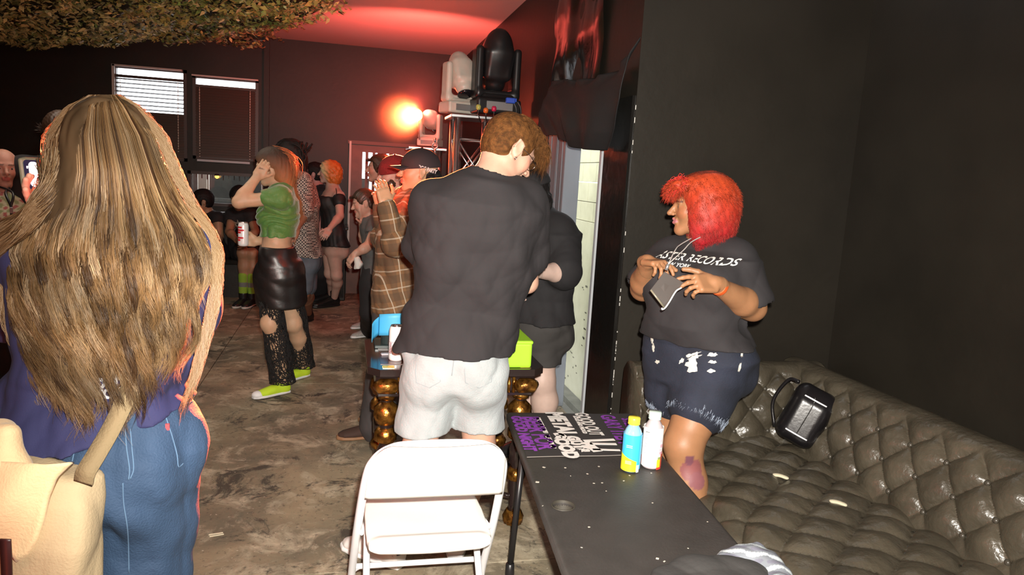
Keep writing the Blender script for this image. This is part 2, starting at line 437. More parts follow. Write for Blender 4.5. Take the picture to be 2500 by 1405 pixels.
struct(wall_cells('x', 1.40, .12, 3.5, FV, 0, H_, [(3.90, 5.12, 0, 2.02)]).build('wall_stage', m_black))
struct(wall_cells('y', 3.5, .12, 1.52, 2.80, 0, H_, []).build('wall_back', m_black))
struct(wall_cells('x', 2.68, .12, -2.5, 3.5, 0, H_, []).build('wall_right', m_black))
struct(wall_cells('x', -7.2, -.12, -2.5, FV+.1, 0, H_, []).build('wall_left', m_black))
struct(wall_cells('y', -2.5, -.12, -7.2, 2.8, 0, H_, []).build('wall_rear', m_black))
c_ = MB(); c_.box((-2.85, 6.35, H_+.06), (4.37, 3.0, .06)); c_.box((-2.2, .42, H_+.06), (5.02, 2.93, .06)); struct(c_.build('ceiling', m_ceil))
# ridge between the two far wall faces, and glossy return beside the doorway
b = MB(); b.box((-.93, FV-.02, 1.5), (.03, .02, 1.5)); struct(b.build('trim_1', m_black))
b = MB(); b.box((1.392, 3.69, 1.0), (.01, .18, 1.0)); struct(b.build('trim_2', m_gloss))
def wavy(u, v):
    y = 4.02+u*1.10; z = 2.04+v*.95
    return (1.385-.012*math.sin(u*9+v*3)-.008*math.sin(v*14+u*5)-.006*math.sin(u*23), y, z)
V, F = grid(40, 40, wavy); struct(obj('trim_3', V, F, m_gloss))
b = MB()
rr = random.Random(3)
for k in range(26):      # chips of bare plaster along the arrises
    z = rr.choice([rr.uniform(.32, .75), rr.uniform(.3, 2.0)]); s_ = rr.uniform(.002, .014)
    b.box((1.3985, 3.4985, z), (.0022, .0022, s_), bev=.001)
struct(b.build('trim_4', m_chip))
# ---- doorway in the side wall: steel frame, cream wall beyond ----
d1 = MB(); d1.box((1.46, 4.90, 1.0), (.055, .215, 1.0), bev=.004)
for y in (4.75, 4.86, 4.885, 5.03): d1.box((1.404, y, 1.0), (.004, .006, 1.0))
struct(d1.build('door_1', m_steel))
d2 = MB(); d2.box((1.41, 3.915, 1.0), (.03, .018, 1.0), bev=.003); d2.box((1.46, 3.92, 1.0), (.05, .008, 1.0)); struct(d2.build('trim_5', m_steel2))
al = MB(); al.box((2.45, 6.6, .275), (.15, 3.0, .90))
for j in range(5):
    for i in range(18):
        y0 = 3.45+(i+(j % 2)*.5)*.4; z = 1.178+j*.19
        if 3.7 < y0 < 9.1: al.box((2.465, y0+.2, z+.094), (.15, .198, .0925), bev=.003)
al.box((1.535, 4.4+2.7, 1.3), (.012, 1.97, 1.8)); al.box((1.535, 3.76, 1.3), (.012, .13, 1.8))  # unseen cream cladding, added to bounce daylight onto the block wall
aw = al.build('wall_outside', m_cream); struct(aw)
sc_ = MB()
for k in range(90):
    t = rr.random(); y = 5.6+rr.random()*2.4; z = -.45+t*.9+.12*math.sin(y*5)
    sc_.box((2.2985, y, z), (.0008, rr.uniform(.004, .03), rr.uniform(.003, .010)))
struct(sc_.build('trim_6', m_scuff))
al2 = MB(); al2.box((1.92, 6.6, -.66), (.4, 3.0, .03)); al2.box((1.53, 4.55, -.32), (.03, .7, .31)); al2.box((2.24, 6.6, -.60), (.06, 3.0, .03)); struct(al2.build('floor_outside', mat('grey_threshold', (.17, .17, .15), .8, var=.2)))
# ---- far wall windows ----
m_frame = mat('pale_window_frame', (.55, .52, .47), .5); m_dframe = mat('dark_window_frame', (.05, .035, .03), .4)
m_glass = mat('window_glass', (1, 1, 1), .02, trans=1)
m_slat = mat('dark_blind_slats', (.055, .032, .022), .45); m_cord = mat('blind_cord', (.7, .65, .55), .7)
def window(n, r, frame_m, mull=()):
    x0, x1, z0, z1 = r; w = thing('window_%d' % n, 'window in the far black wall, %s' % ('blind letting in bright daylight' if n == 1 else 'blind shut below a bright strip' if n == 2 else 'low opening showing a grey wall outside'), 'window', ((x0+x1)/2, FV, z0)); struct(w)
    f = MB(); t = .018
    f.box(((x0+x1)/2, FV+.02, z1-t), ((x1-x0)/2, .035, t)); f.box(((x0+x1)/2, FV+.02, z0+t), ((x1-x0)/2, .035, t))
    for x in (x0+t, x1-t): f.box((x, FV+.02, (z0+z1)/2), (t, .035, (z1-z0)/2))
    f.build('window_frame', frame_m, w)
    p = MB(); p.box(((x0+x1)/2, FV+.06, (z0+z1)/2), ((x1-x0)/2-t, .003, (z1-z0)/2-t)); p.build('pane', m_glass, w); return w
w1 = window(1, W1, m_dframe); w2 = window(2, W2, m_dframe)
b = MB(); b.box((W1[0]+.014, FV-.035, 2.3), (.014, .02, .25)); b.box(((W1[0]+W1[1])/2-.02, FV-.035, W1[3]-.012), (.36, .02, .010)); b.box(((W2[0]+W2[1])/2, FV-.035, W2[3]-.010), (.36, .02, .008)); struct(b.build('trim_11', m_frame)); w3 = window(3, W3, m_dframe)
def blind(r, w, zopen, ztop, label):
    x0, x1, z0, z1 = r; s_ = MB(); z = ztop
    t = thing('window_blind', label, 'blind', ((x0+x1)/2, FV-.01, z0), 'blinds on the far windows')
    while z > z0+.02:
        op = z > zopen; a = math.radians(20 if op else 78); R = np.array(Matrix.Rotation(a, 3, 'X'))
        s_.box(((x0+x1)/2+(.0), FV-.012, z), ((x1-x0)/2-.03, .020, .0035 if op else .001), R); z -= .046 if op else .030
    s_.build('slats', m_slat, t)
    for x in (x0+.08, x1-.09):
        c = MB(); c.tube([(x, FV-.034, ztop+.02), (x, FV-.034, z0+.15)], .0022, 5)
        for k in range(26): c.box((x, FV-.036, ztop-.03*k-.02), (.005, .003, .004))
        c.build('cord', m_cord, t)
    h = MB(); h.box(((x0+x1)/2, FV-.02, ztop+.028), ((x1-x0)/2-.03, .02, .014)); h.build('headrail', m_slat, t)
blind(W1, w1, 2.05, 2.40, 'dark slatted blind, upper slats open to bright daylight, in the left far window')
blind(W2, w2, 9, 2.36, 'dark slatted blind hanging shut below a bright strip in the right far window')
# the shut blinds are backed by blackout boards under the open part
bo = MB(); bo.box(((W1[0]+W1[1])/2, FV+.035, (W1[2]+2.05)/2), (.36, .006, (2.05-W1[2])/2)); bo.box(((W2[0]+W2[1])/2, FV+.035, (W2[2]+2.38)/2), (.34, .006, (2.38-W2[2])/2)); struct(bo.build('trim_7', m_dframe))
b = MB(); b.box((-1.4, FV-.02, 1.545), (.29, .02, .012)); struct(b.build('trim_8', m_steel2))
# low opening: pale post, grey wall outside, dripped edge, amber lamp
b = MB(); b.box((-1.70, FV+.36, 1.15), (.055, .03, .34), bev=.008); b.box((-1.635, FV+.36, 1.15), (.008, .02, .34)); b.box((-1.0, FV+.36, 1.15), (.018, .03, .34), bev=.004); struct(b.build('trim_9', mat('pale_post', (.75, .72, .62), .5)))
b = MB(); b.box((-1.3, 10.0, .75), (1.6, .06, .68)); b.box((-1.3, 9.9, 1.06), (1.6, .05, .02)); struct(b.build('wall_yard', mat('grey_yard_wall', (.10, .10, .092), .8, var=.15)))
b = MB(); b.box((-1.33, FV+.10, 1.405), (.47, .02, .02))
for k in range(14): b.box((-1.72+k*.06, FV+.09, 1.37), (.006, .006, .025+.01*(k % 3)))
struct(b.build('trim_10', m_dframe))
al_ = thing('amber_lamp', 'small round amber lamp glowing in the low opening of the far wall', 'lamp', (-1.478, FV+.02, 1.372))
b = MB(); b.lathe([(.004, -.022), (.020, -.012), (.026, 0), (.020, .014), (.006, .022)], (-1.478, FV-.01, 1.365), 16); b.build('lens', mat('amber_lens', (1, .5, .1), .4, emit=(1, .45, .06), estr=4), al_, True)
b = MB(); b.lathe([(.028, .012), (.028, .028), (.012, .034)], (-1.478, FV-.01, 1.365), 16); b.build('cap', m_dframe, al_, True)
# door at the end: pale edge, brown vertical slats with daylight between
dw = thing('door_2', 'doorway in the far wall behind the crowd, brown slats with daylight between', 'door', (.43, FV, 0)); struct(dw)
b = MB(); b.box((DR[0]+.012, FV-.02, 1.2), (.012, .03, .68)); b.build('door_edge', m_frame, dw)
b = MB(); b.box(((DR[0]+DR[1])/2, FV-.005, DR[3]+.02), (.42, .03, .02)); b.box((DR[1]+.01, FV-.01, .93), (.02, .03, .93)); b.build('door_frame', mat('brown_frame', (.09, .035, .022), .5), dw)
b = MB(); x = DR[0]+.03
gaps = [(.19, .225), (.26, .31), (.345, .37), (.405, .44), (.48, .51), (.56, .60)]
edges = [DR[0]+.024] + [e for g_ in gaps for e in g_] + [DR[1]]
for i in range(0, len(edges), 2): b.box(((edges[i]+edges[i+1])/2, FV+.05, .92), ((edges[i+1]-edges[i])/2, .012, .92))
b.box((.43, FV+.055, .55), (.4, .012, .55)); b.box((.43, FV+.05, 1.81), (.4, .013, .05))
b.build('slats', mat('brown_door_slats', (.13, .05, .03), .5, var=.2), dw)
# black bench along the far wall
be = thing('bench', 'long black bench standing against the far wall under the low opening', 'bench', (-2.0, 8.9, 0))
b = MB(); b.box((-2.0, 8.88, .43), (1.15, .24, .03), bev=.01); b.build('seat', m_gloss, be)
b = MB(); b.box((-2.0, 8.95, .2), (1.1, .17, .2)); b.build('base', m_black, be)
b = MB(); b.tube([(-3.1, 9.1, .95), (-.9, 9.1, .95)], .012, 8)
for x in (-3.1, -2, -.9): b.tube([(x, 9.1, .42), (x, 9.1, .95)], .01, 8)
b.build('back_rail', mat('dull_metal', (.25, .25, .25), .35, 1), be)
cb = thing('cabinet', 'low black cabinet against the far wall beside the slatted door', 'cabinet', (-.38, 8.95, 0))
b = MB(); b.box((-.38, 8.93, .42), (.40, .24, .42), bev=.01); b.build('body', m_black, cb)
b = MB(); b.box((-.38, 8.92, .86), (.42, .26, .018), bev=.006); b.build('top', m_gloss, cb)
for s_ in (-1, 1):
    b = MB(); b.box((-.38+s_*.195, 8.685, .42), (.185, .008, .38), bev=.003); dd = b.build('door', m_gloss, cb)
    b = MB(); b.tube([(-.38+s_*.04, 8.665, .36), (-.38+s_*.04, 8.665, .50)], .006, 6); b.build('handle', MATS['dull_metal'], dd)

# ---- camouflage netting under the ceiling ----
def net_z(x, y): return 2.88-.10*max(0, -x-1)/1.2-.05*math.sin(x*2.3+y)*math.sin(y*1.7)-.02*math.sin(x*9+y*7)
def net_in(x, y):
    if y > 8.9 or y < .8 or x < -6.4: return False
    xr = -1.0+(8.7-y)*.40 if y > 6.4 else -.08+(6.4-y)*-.02
    return x < xr+.08*math.sin(y*11)+.05*math.sin(y*31)
nvx = []; nfc = []; ncl = []
pal = [(.60, .58, .17), (.30, .42, .11), (.85, .78, .34), (.13, .16, .05), (.30, .24, .12), (.95, .95, .50)]
r_ = random.Random(11)
cnt = 0
while cnt < 44000:
    y = r_.uniform(.8, 8.95); x = r_.uniform(-6.4, .1)
    if not net_in(x, y): continue
    if y < 3.0 and r_.random() < .7: continue
    z = net_z(x, y)-r_.random()*.05; s_ = r_.uniform(.015, .038)
    pt = (math.sin(x*1.7+.6*math.sin(y*2.1))+math.sin(y*1.3+x*.8))*.5
    ci = (2 if pt > .35 else 0 if pt > 0 else 1 if pt > -.4 else 4) if r_.random() < .62 else r_.randrange(6)
    c = pal[ci]; f_ = r_.uniform(.6, 1.35)
    a = r_.uniform(0, 6.28); tl = r_.uniform(-.9, .9); ax = A3(math.cos(a), math.sin(a), tl*.6); bx = A3(-math.sin(a), math.cos(a), r_.uniform(-.7, .7)); n0 = len(nvx)
    P = A3(x, y, z)
    for q in (-ax*1.0, -ax*.2+bx*.55, ax*1.0+A3(0, 0, -.5), -ax*.1-bx*.55+A3(0, 0, -.2)): nvx.append(P+q*s_); ncl.append([k*f_ for k in c])
    nfc.append((n0, n0+1, n0+2, n0+3)); cnt += 1
obj('camouflage_net', nvx, (np.zeros((0, 3)), np.array(nfc)), mat('camouflage_cloth', (.2, .2, .1), .45, vcol=True, spec=.6), None, False, None, np.array(ncl))
cn = bpy.data.objects['camouflage_net']; tag(cn, 'green and khaki camouflage netting of leaf-cut cloth hung under the ceiling', 'netting', kind='stuff')
def nback(u, v):
    y = .8+v*8.1; xr = (-1.0+(8.7-y)*.40 if y > 6.4 else -.08)-.04; x = -6.4+u*(xr+6.4); return (x, y, net_z(x, y)+.02)
V, F = grid(60, 60, nback); o = obj('net_backing', V, F, mat('net_mesh_cloth', (.035, .038, .018), .8, bump=.8, bscale=50, var=.5, vscale=12)); tag(o, 'dark backing mesh of the camouflage netting under the ceiling', 'netting', kind='stuff')

# ---- black cloth hung over the doorway ----
def poly_at(pts, t):
    P = np.array(pts, float); d = np.r_[0, np.cumsum(np.linalg.norm(np.diff(P, axis=0), axis=1))]; t = t*d[-1]
    return np.array([np.interp(t, d, P[:, i]) for i in range(P.shape[1])])
TOP = [(4.82, 2.20), (4.6, 2.20), (4.2, 2.14), (3.8, 2.13), (3.5, 2.17), (3.41, 2.26)]; BOT = [(5.0, 1.86), (4.85, 1.84), (4.45, 1.84), (4.3, 1.80), (4.05, 1.75), (3.85, 1.735), (3.66, 1.73)]
LEF = [(4.82, 2.20), (4.92, 2.03), (5.0, 1.86)]; RIG = [(3.41, 2.26), (3.395, 2.1), (3.42, 1.97), (3.52, 1.84), (3.66, 1.73)]
def cloth(u, v):
    T = poly_at(TOP, u); B = poly_at(BOT, u); Lf = poly_at(LEF, v); R = poly_at(RIG, v)
    p = (1-v)*T+v*B+(1-u)*Lf+u*R-((1-u)*(1-v)*np.array(TOP[0])+u*(1-v)*np.array(TOP[-1])+(1-u)*v*np.array(BOT[0])+u*v*np.array(BOT[-1]))
    d = .05*math.sin(PI*min(1, max(0, v)))+.07*math.sin(PI*u)*v+.022*math.sin((u-1)*(v+.3)*26)*(.2+u)+.018*math.sin(u*9-v*6)*v
    edge = .03*max(0, .12-v)/.12*math.sin(u*30)
    return (1.33-d-edge, p[0], p[1])
V, F = grid(64, 44, cloth); o = obj('black_cloth', V, F, mat('black_drape', (.013, .012, .0125), .7, bump=.15, bscale=200)); tag(o, 'black cloth bunched and tied across the top of the open side doorway', 'cloth')
md = o.modifiers.new('thickness', 'SOLIDIFY'); md.thickness = .004

# ---- trusses and stage lights ----
m_alu = mat('aluminium_truss', (.75, .75, .76), .28, 1); m_wht = mat('off_white_plastic', (.62, .58, .50), .4, var=.08, vscale=10); m_blk = mat('black_plastic', (.014, .013, .014), .35); m_lens = mat('dark_lens', (.01, .01, .012), .05)
m_gm = mat('grey_cast_metal', (.42, .42, .42), .35, .7)
def truss(x, y, w, top, label):
    t = thing('lighting_truss', label, 'truss', (x, y, 0), 'square lighting trusses'); h = w/2
    for sx in (-1, 1):
        for sy in (-1, 1):
            b = MB(); b.tube([(x+sx*h, y+sy*h, .02), (x+sx*h, y+sy*h, top)], .025, 14); b.build('chord', m_alu, t, True)
    z = top-.17
    while z > .1:
        b = MB(); P = [(x-h, y-h, z), (x+h, y-h, z), (x+h, y+h, z), (x-h, y+h, z)]
        b.tube(P, .014, 8, closed=True); b.build('rung', m_alu, t, True)
        b = MB(); zz = z-.36
        for i in range(4):
            a, c = P[i], P[(i+1) % 4]; b.tube([a, (c[0], c[1], zz)], .008, 6); b.tube([c, (a[0], a[1], zz)], .008, 6)
        b.build('brace', m_alu, t, True); z -= .38
    for zz in (.012, top): b = MB(); b.box((x, y, zz), (h+.06, h+.06, .012), bev=.004); b.build('base_plate' if zz < 1 else 'top_plate', m_alu, t)
    return t
truss(.955, 5.80, .26, 2.0, 'silver square lighting truss behind the ginger-haired man, two moving heads on top')
truss(.74, 7.12, .24, 1.78, 'silver lighting truss farther back, under the glowing red stage light')
def head_prof(S, x, y, z, w, d, h, rd): S.box((x, y, z), (w, d, h), None, rd, .01)
def moving_head(x, y, z, sc, m1, label, yaw=0, tilt=0):
    t = thing('moving_head_light', label, 'stage light', (x, y, z), 'moving head stage lights'); s = sc
    Rz = np.array(Matrix.Rotation(yaw, 3, 'Z')); L_ = lambda a, b_, c_: A3(x, y, z)+Rz@(A3(a, b_, c_)*s)
    S = SDF(); S.box(L_(0, 0, .07), A3(.17, .13, .055)*s, Rz, .02*s, .02); S.box(L_(0, 0, .13), A3(.12, .10, .03)*s, Rz, .02*s, .03); sdf_obj(S, .006, 'base', m1, t)
    S = SDF()
    for q in (-1, 1): S.box(L_(q*.145, 0, .31), A3(.030, .075, .19)*s, Rz, .028*s, .02)
    S.box(L_(0, 0, .165), A3(.16, .075, .022)*s, Rz, .02*s, .03); sdf_obj(S, .006, 'yoke', m1, t)
    Rt = Rz@np.array(Matrix.Rotation(tilt, 3, 'X')); hc = L_(0, 0, .42); S = SDF()
    S.ell(hc+Rt@A3(0, 0, .05)*s, A3(.115, .115, .17)*s, Rt, .02); S.box(hc-Rt@A3(0, 0, .03)*s, A3(.105, .105, .12)*s, Rt, .04*s, .04); S.cone(hc, hc-Rt@A3(0, 0, .17)*s, .10*s, .085*s, .03)
    hd = sdf_obj(S, .006, 'head', m1, t)
    b = MB(); b.lathe([(.075*s, 0), (.08*s, .012), (.06*s, .02), (.001, .024)], hc-Rt@A3(0, 0, .245)*s, 24, -(Rt@A3(0, 0, 1))); ln = b.build('lens', m_lens, hd, True)
    b = MB(); b.box(L_(0, -.135, .07), A3(.10, .006, .03)*s, Rz, .002); b.build('display', m_gm, t)
    return t, hc, Rt
moving_head(1.115, 5.72, 2.02, 1.04, m_blk, 'black moving head stage light standing on top of the front truss', .1, .25)
b = MB(); b.box((1.10, 5.57, 2.53), (.045, .004, .05), bev=.003)
moving_head(.86, 5.86, 2.02, .80, m_wht, 'off-white moving head stage light on the front truss, left of the black one', .3, -.5)
_, hc, Rt = moving_head(.775, 7.10, 1.80, .62, m_wht, 'moving head stage light glowing red on the rear truss', -.5, 1.2)
rl = C(1018, 281, 6.85)
t = thing('red_stage_lamp', 'small bright red-orange spot lamp glowing on the rear truss beside its moving head', 'stage light', tuple(rl))
dirc = nrm(CAM+A3(-.9, 0, 0)-rl)
b = MB(); b.lathe([(.045, -.10), (.055, -.02), (.058, 0)], rl, 24, dirc); b.build('housing', m_blk, t, True)
b = MB(); b.lathe([(.052, .001), (.04, .006), (.001, .009)], rl, 24, dirc); b.build('lens', mat('red_lamp_lens', (1, .2, .05), .3, emit=(1, .16, .03), estr=90), t, True)
b = MB(); b.tube([rl-dirc*.05, rl-dirc*.05+A3(.03, .04, -.22)], .008, 6); b.build('bracket', m_gm, t)
light('red_lamp_glow', 'POINT', rl+dirc*.08+A3(0,0,.05), 16, (1, .07, .04), .05)
light('red_lamp_spill', 'SPOT', rl+dirc*.05+A3(0,0,.09), 200, (1, .10, .07), .05, rl+A3(.10, 1.3, .85), spot=math.radians(128))
light('red_lamp_beam', 'SPOT', rl+dirc*.08, 48000, (1, .11, .03), .05, (-.85, 1.4, 1.45), spot=math.radians(29)).data.spot_blend = .5
# clamp rings, connectors, cable
cl = bpy.data.objects['lighting_truss.001']
b = MB(); c0 = C(1062, 356, 6.8); b.tube([c0+RT*.026*math.cos(a)-DN*.026*math.sin(a) for a in np.linspace(0, 2*PI, 17)[:-1]], .009, 8, closed=True); b.tube([c0+DN*.03, c0+DN*.075], .012, 8); cr_ = b.build('clamp', m_gm, cl, True)
b = MB(); b.tube([c0-DN*.03, c0-DN*.07], .012, 8); b.build('bolt', m_gm, cr_, True)
pc = C(1246, 246, 5.6); pl = thing('power_cable', 'two black cables with a blue plug behind the black moving head', 'cable', tuple(pc))
b = MB(); b.box(pc, (.035, .02, .02), bev=.005); b.box(pc+A3(.03, 0, .005), (.015, .014, .012)); b.build('plug', mat('blue_plug', (.02, .08, .55), .4), pl)
b = MB()
for k in (0, .035): b.tube(smooth_path([pc+A3(.02+k, 0, 0), pc+A3(.05+k, 0, -.06), pc+A3(.045+k, 0, -.16), pc+A3(.03+k, 0, -.4), pc+A3(-.02, .05, -1.2), (1.2, 5.6, .02)], 6), .006, 6)
b.build('wires', m_blk, pl, True)
for (px, py, cc, nm) in ((1168, 262, (.5, .5, .12), 'yellow-green'), (1186, 270, (.75, .16, .03), 'orange'), (1206, 266, (.55, .02, .08), 'crimson')):
    p0 = C(px, py, 5.62); t = thing('cable_connector', '%s cable connector under the black moving head' % nm, 'connector', tuple(p0), 'cable connectors on the truss')
    b = MB(); b.lathe([(.010, -.02), (.018, -.012), (.020, .008), (.012, .02)], p0, 12); b.build('shell', mat('connector_'+nm, cc, .35), t, True)
    b = MB(); b.tube([p0+A3(0, 0, -.015), p0+A3(.01, .03, -.06), p0+A3(.04, .1, -.1)], .005, 6); b.build('lead', m_blk, t, True)

# scattering ball added to give the red lamp its soft halo
hz_m = bpy.data.materials.new('halo_scatter'); hz_m.use_nodes = True; nt = hz_m.node_tree; nt.nodes.clear(); N = nt.nodes; L = nt.links; vo = N.new('ShaderNodeOutputMaterial'); vs = N.new('ShaderNodeVolumeScatter'); vs.inputs['Anisotropy'].default_value = .2; L.new(vs.outputs[0], vo.inputs['Volume'])
_tc = N.new('ShaderNodeTexCoord'); _ln = N.new('ShaderNodeVectorMath'); _ln.operation = 'LENGTH'; L.new(_tc.outputs['Object'], _ln.inputs[0]); _mr = N.new('ShaderNodeMapRange'); _mr.interpolation_type = 'SMOOTHSTEP'; _mr.inputs['From Min'].default_value = .05; _mr.inputs['From Max'].default_value = .95; _mr.inputs['To Min'].default_value = .060; _mr.inputs['To Max'].default_value = 0.0; L.new(_ln.outputs['Value'], _mr.inputs['Value']); L.new(_mr.outputs[0], vs.inputs['Density'])
hzr = rl+dirc*.08; b = MB(); b.lathe([(.97*math.sin(a_), -.97*math.cos(a_)) for a_ in np.linspace(.02, PI-.02, 14)], (0, 0, 0), 24); hzo = b.build('halo', hz_m); hzo.location = tuple(hzr); tag(hzo, 'added scattering volume giving the stage lamp its red halo', 'halo', kind='stuff')
# ================= FURNITURE =================
m_leather = mat('black_leather', (.068, .057, .040), .30, bump=.45, bscale=38, var=.25, vscale=6, spec=.55)
m_button = mat('leather_button', (.06, .052, .04), .3)
def tuft(s, t, ps, pt):
    t += .006*math.sin(s*7)                    # diamond tufting; s,t in metres
    a, b = s/ps, t/pt; p, q = (a+b)/2, (a-b)/2
    return (abs(math.sin(PI*p))*abs(math.sin(PI*q)))**.5
def sweep_sheet(prof, along, a0, a1, ns, ps, pt, amp, skip_lo=0, skip_hi=9):
    """prof: closed-ish outline (d, z) in metres across the sofa, along: function (a, d, z)->world"""
    P = np.array(prof, float); L = np.r_[0, np.cumsum(np.linalg.norm(np.diff(P, axis=0), axis=1))]
    Tn = np.gradient(P, axis=0); Tn /= np.linalg.norm(Tn, axis=1, keepdims=True)+1e-9; Nn = np.stack([Tn[:, 1], -Tn[:, 0]], 1)*-1
    nt_ = len(P); V = []
    for i in range(ns):
        a = a0+(a1-a0)*i/(ns-1); e = min(1, (a-a0)/.04+.15, (a1-a)/.04+.15)
        for j in range(nt_):
            w = 1.0 if skip_lo <= L[j] <= skip_hi else max(0, 1-(skip_lo-L[j] if L[j] < skip_lo else L[j]-skip_hi)/.06)
            h = (tuft(a-a0, L[j]-skip_lo, ps, pt)-1)*amp*w + .0025*math.sin(a*41+L[j]*23)*math.sin(L[j]*57)*w
            V.append(along(a, P[j, 0]+Nn[j, 0]*h, P[j, 1]+Nn[j, 1]*h, e))
    F = [(i*nt_+j, (i+1)*nt_+j, (i+1)*nt_+j+1, i*nt_+j+1) for i in range(ns-1) for j in range(nt_-1)]
    F.append(tuple(range(nt_))); F.append(tuple((ns-1)*nt_+j for j in range(nt_))[::-1])
    return V, F, P, L, Nn
def rprof(pts, n=9): return [tuple(p) for p in smooth_path([(*p, 0) for p in pts], n)]
sofa = thing('sofa', 'long black leather sofa with deep diamond tufting along the black right wall', 'sofa', (1.95, 1.2, 0))
SX0, SX1, SY0, SY1 = 1.33, 2.05, -.55, 2.93
seatp = [(p[0], p[1]) for p in smooth_path([(SX0+.02, .17, 0), (SX0-.01, .25, 0), (SX0-.01, .34, 0), (SX0+.035, .405, 0), (SX0+.12, .432, 0), (SX0+.4, .435, 0), (SX0+.62, .43, 0), (SX1+.06, .41, 0)], 20)]
V, F, P, L, Nn = sweep_sheet(seatp, lambda a, d, z, e: (d, a, z), SY0, SY1+.02, 560, .105, .125, .034, .06, 9)
V = [(x, y, z) for x, y, z in V]
nV = len(V)
sob = obj('seat', V, F, m_leather, sofa)
backp = [(p[0], p[1]) for p in smooth_path([(SX1-.01, .36, 0), (SX1-.005, .46, 0), (SX1+.03, .57, 0), (SX1+.075, .66, 0), (SX1+.13, .72, 0), (SX1+.21, .742, 0), (SX1+.275, .71, 0), (SX1+.30, .62, 0), (SX1+.30, .2, 0)], 18)]
V, F, P2, L2, N2 = sweep_sheet(backp, lambda a, d, z, e: (d, a, z), SY0, 3.20, 600, .088, .105, .040, .09, .36)
bob = obj('backrest', V, F, m_leather, sofa)
armp = [(p[0], p[1]) for p in smooth_path([(SY1-.02, .36, 0), (SY1-.01, .46, 0), (SY1+.02, .57, 0), (SY1+.06, .66, 0), (SY1+.12, .72, 0), (SY1+.19, .738, 0), (SY1+.25, .71, 0), (SY1+.275, .62, 0), (SY1+.275, .2, 0)], 18)]
V, F, P3, L3, N3 = sweep_sheet(armp, lambda a, d, z, e: (SX1+.32-(a), d, z), .04, SX1+.32-SX0, 200, .088, .105, .040, .09, .36)
V = [(x, y, z) for x, y, z in V]; F = [f[::-1] for f in F]
aob = obj('armrest', V, F, m_leather, sofa)
b = MB(); b.box(((SX0+SX1)/2+.14, (SY0+SY1)/2+.1, .14), ((SX1-SX0)/2+.10, (SY1-SY0)/2+.12, .09), bev=.02); b.build('base', m_leather, sofa)
for x in (SX0+.08, SX1+.22):
    for y in (SY0+.1, 1.2, SY1+.15):
        b = MB(); b.lathe([(.022, 0), (.032, .02), (.028, .06)], (x, y, 0), 14); b.build('foot', m_blk, sofa, True)
b = MB()
def buttons(P, L, N, lo, hi, a0, a1, ps, pt, place, name):
    b = MB(); i = 0
    n_s = int((a1-a0)/ps)+1
    for r in range(0, int((hi-lo)/pt)+1):
        t = lo+r*pt; j = int(np.argmin(abs(L-t))); 
        if t > L[-1]-.03: continue
        for c in range(0, n_s+1):
            a = a0+(c+(r % 2))*ps if False else a0+c*ps
            if (c+r) % 2: continue
            if a < a0+.02 or a > a1-.03: continue
            p = place(a, P[j, 0]-N[j, 0]*.030, P[j, 1]-N[j, 1]*.030)
            b.lathe([(.001, -.004), (.010, -.003), (.011, .002), (.006, .0065), (.001, .008)], p, 10, np.array(place(a, P[j, 0]+N[j, 0], P[j, 1]+N[j, 1]))-np.array(place(a, P[j, 0], P[j, 1])))
    return b
bb = buttons(P2, L2, N2, .09, .36, SY0, 3.1, .088, .105, lambda a, d, z: (d, a, z), 'b'); x = bb.build('buttons', m_button, bob, True); x['kind'] = 'stuff'
bb = buttons(P3, L3, N3, .09, .36, .04, SX1+.30-SX0, .088, .105, lambda a, d, z: (SX1+.32-a, d, z), 'b'); x = bb.build('buttons', m_button, aob, True); x['kind'] = 'stuff'
# pale stuffing showing through two splits in the seat
for (px, py) in ((1905, 1163), (2045, 1228)):
    p = onz(px, py, .425); S = SDF(); 
    for k in range(5): S.ell(p+A3(.008*k-.015, -.007*k+.012, .002*math.sin(k)), (.010, .012, .006), None, .006)
    st = sdf_obj(S, .002, 'stuffing', mat('foam_stuffing', (.55, .50, .36), .9), sob)
# ---- black backpack on the sofa corner ----
m_bag = mat('black_bag_fabric', (.008, .007, .008), .28, bump=.05, bscale=60); m_refl = mat('reflective_strip', (.85, .87, .95), .25)
bc = (onz(1966, 1088, .44)+A3(.0, .02, .135)); bp_ = thing('backpack', 'small glossy black backpack with two reflective strips leaning in the sofa corner', 'bag', tuple(bc+A3(0, 0, -.17)))
bdir = nrm(CAM+A3(.1, 0, -.35)-bc); bup = nrm(RT*.50-DN*.86); bup = nrm(bup-bdir*(bup@bdir)); brt = np.cross(bup, bdir); RB = np.stack([brt, bup, bdir], 1)
bw = 2.95/1775
S = SDF(); S.box(bc, (.092, .135, .055), RB, .05, .02); S.box(bc+bdir*.030-bup*.02, (.080, .108, .042), RB, .04, .03)
bag = sdf_obj(S, .004, 'body', m_bag, bp_, fold(3, (5, 5, 5), .003))
for q, ln in ((.082, .05), (-.09, .05)):
    b = MB(); b.tube([bc+bup*q+bdir*.078-brt*ln, bc+bup*q+bdir*.082, bc+bup*q+bdir*.078+brt*ln], .0038, 6); b.build('reflective_strip', mat('bright_reflector', (.95, .95, 1), .45), bp_, True)
b = MB(); b.tube(smooth_path([bc+bup*.12-brt*.095+bdir*.02, bc+bup*.1-brt*.14, bc-bup*.02-brt*.15-bdir*.03, bc-bup*.12-brt*.09-bdir*.03], 6), .008, 8); b.build('strap', m_bag, bp_, True)
b = MB(); b.tube(smooth_path([bc-bup*.11+brt*.08, bc-bup*.16+brt*.14+A3(0, 0, -.01), bc-bup*.21+brt*.12, bc-bup*.24+brt*.16+A3(0, 0, .02)], 6), .012, 8); b.build('strap', m_bag, bp_, True)
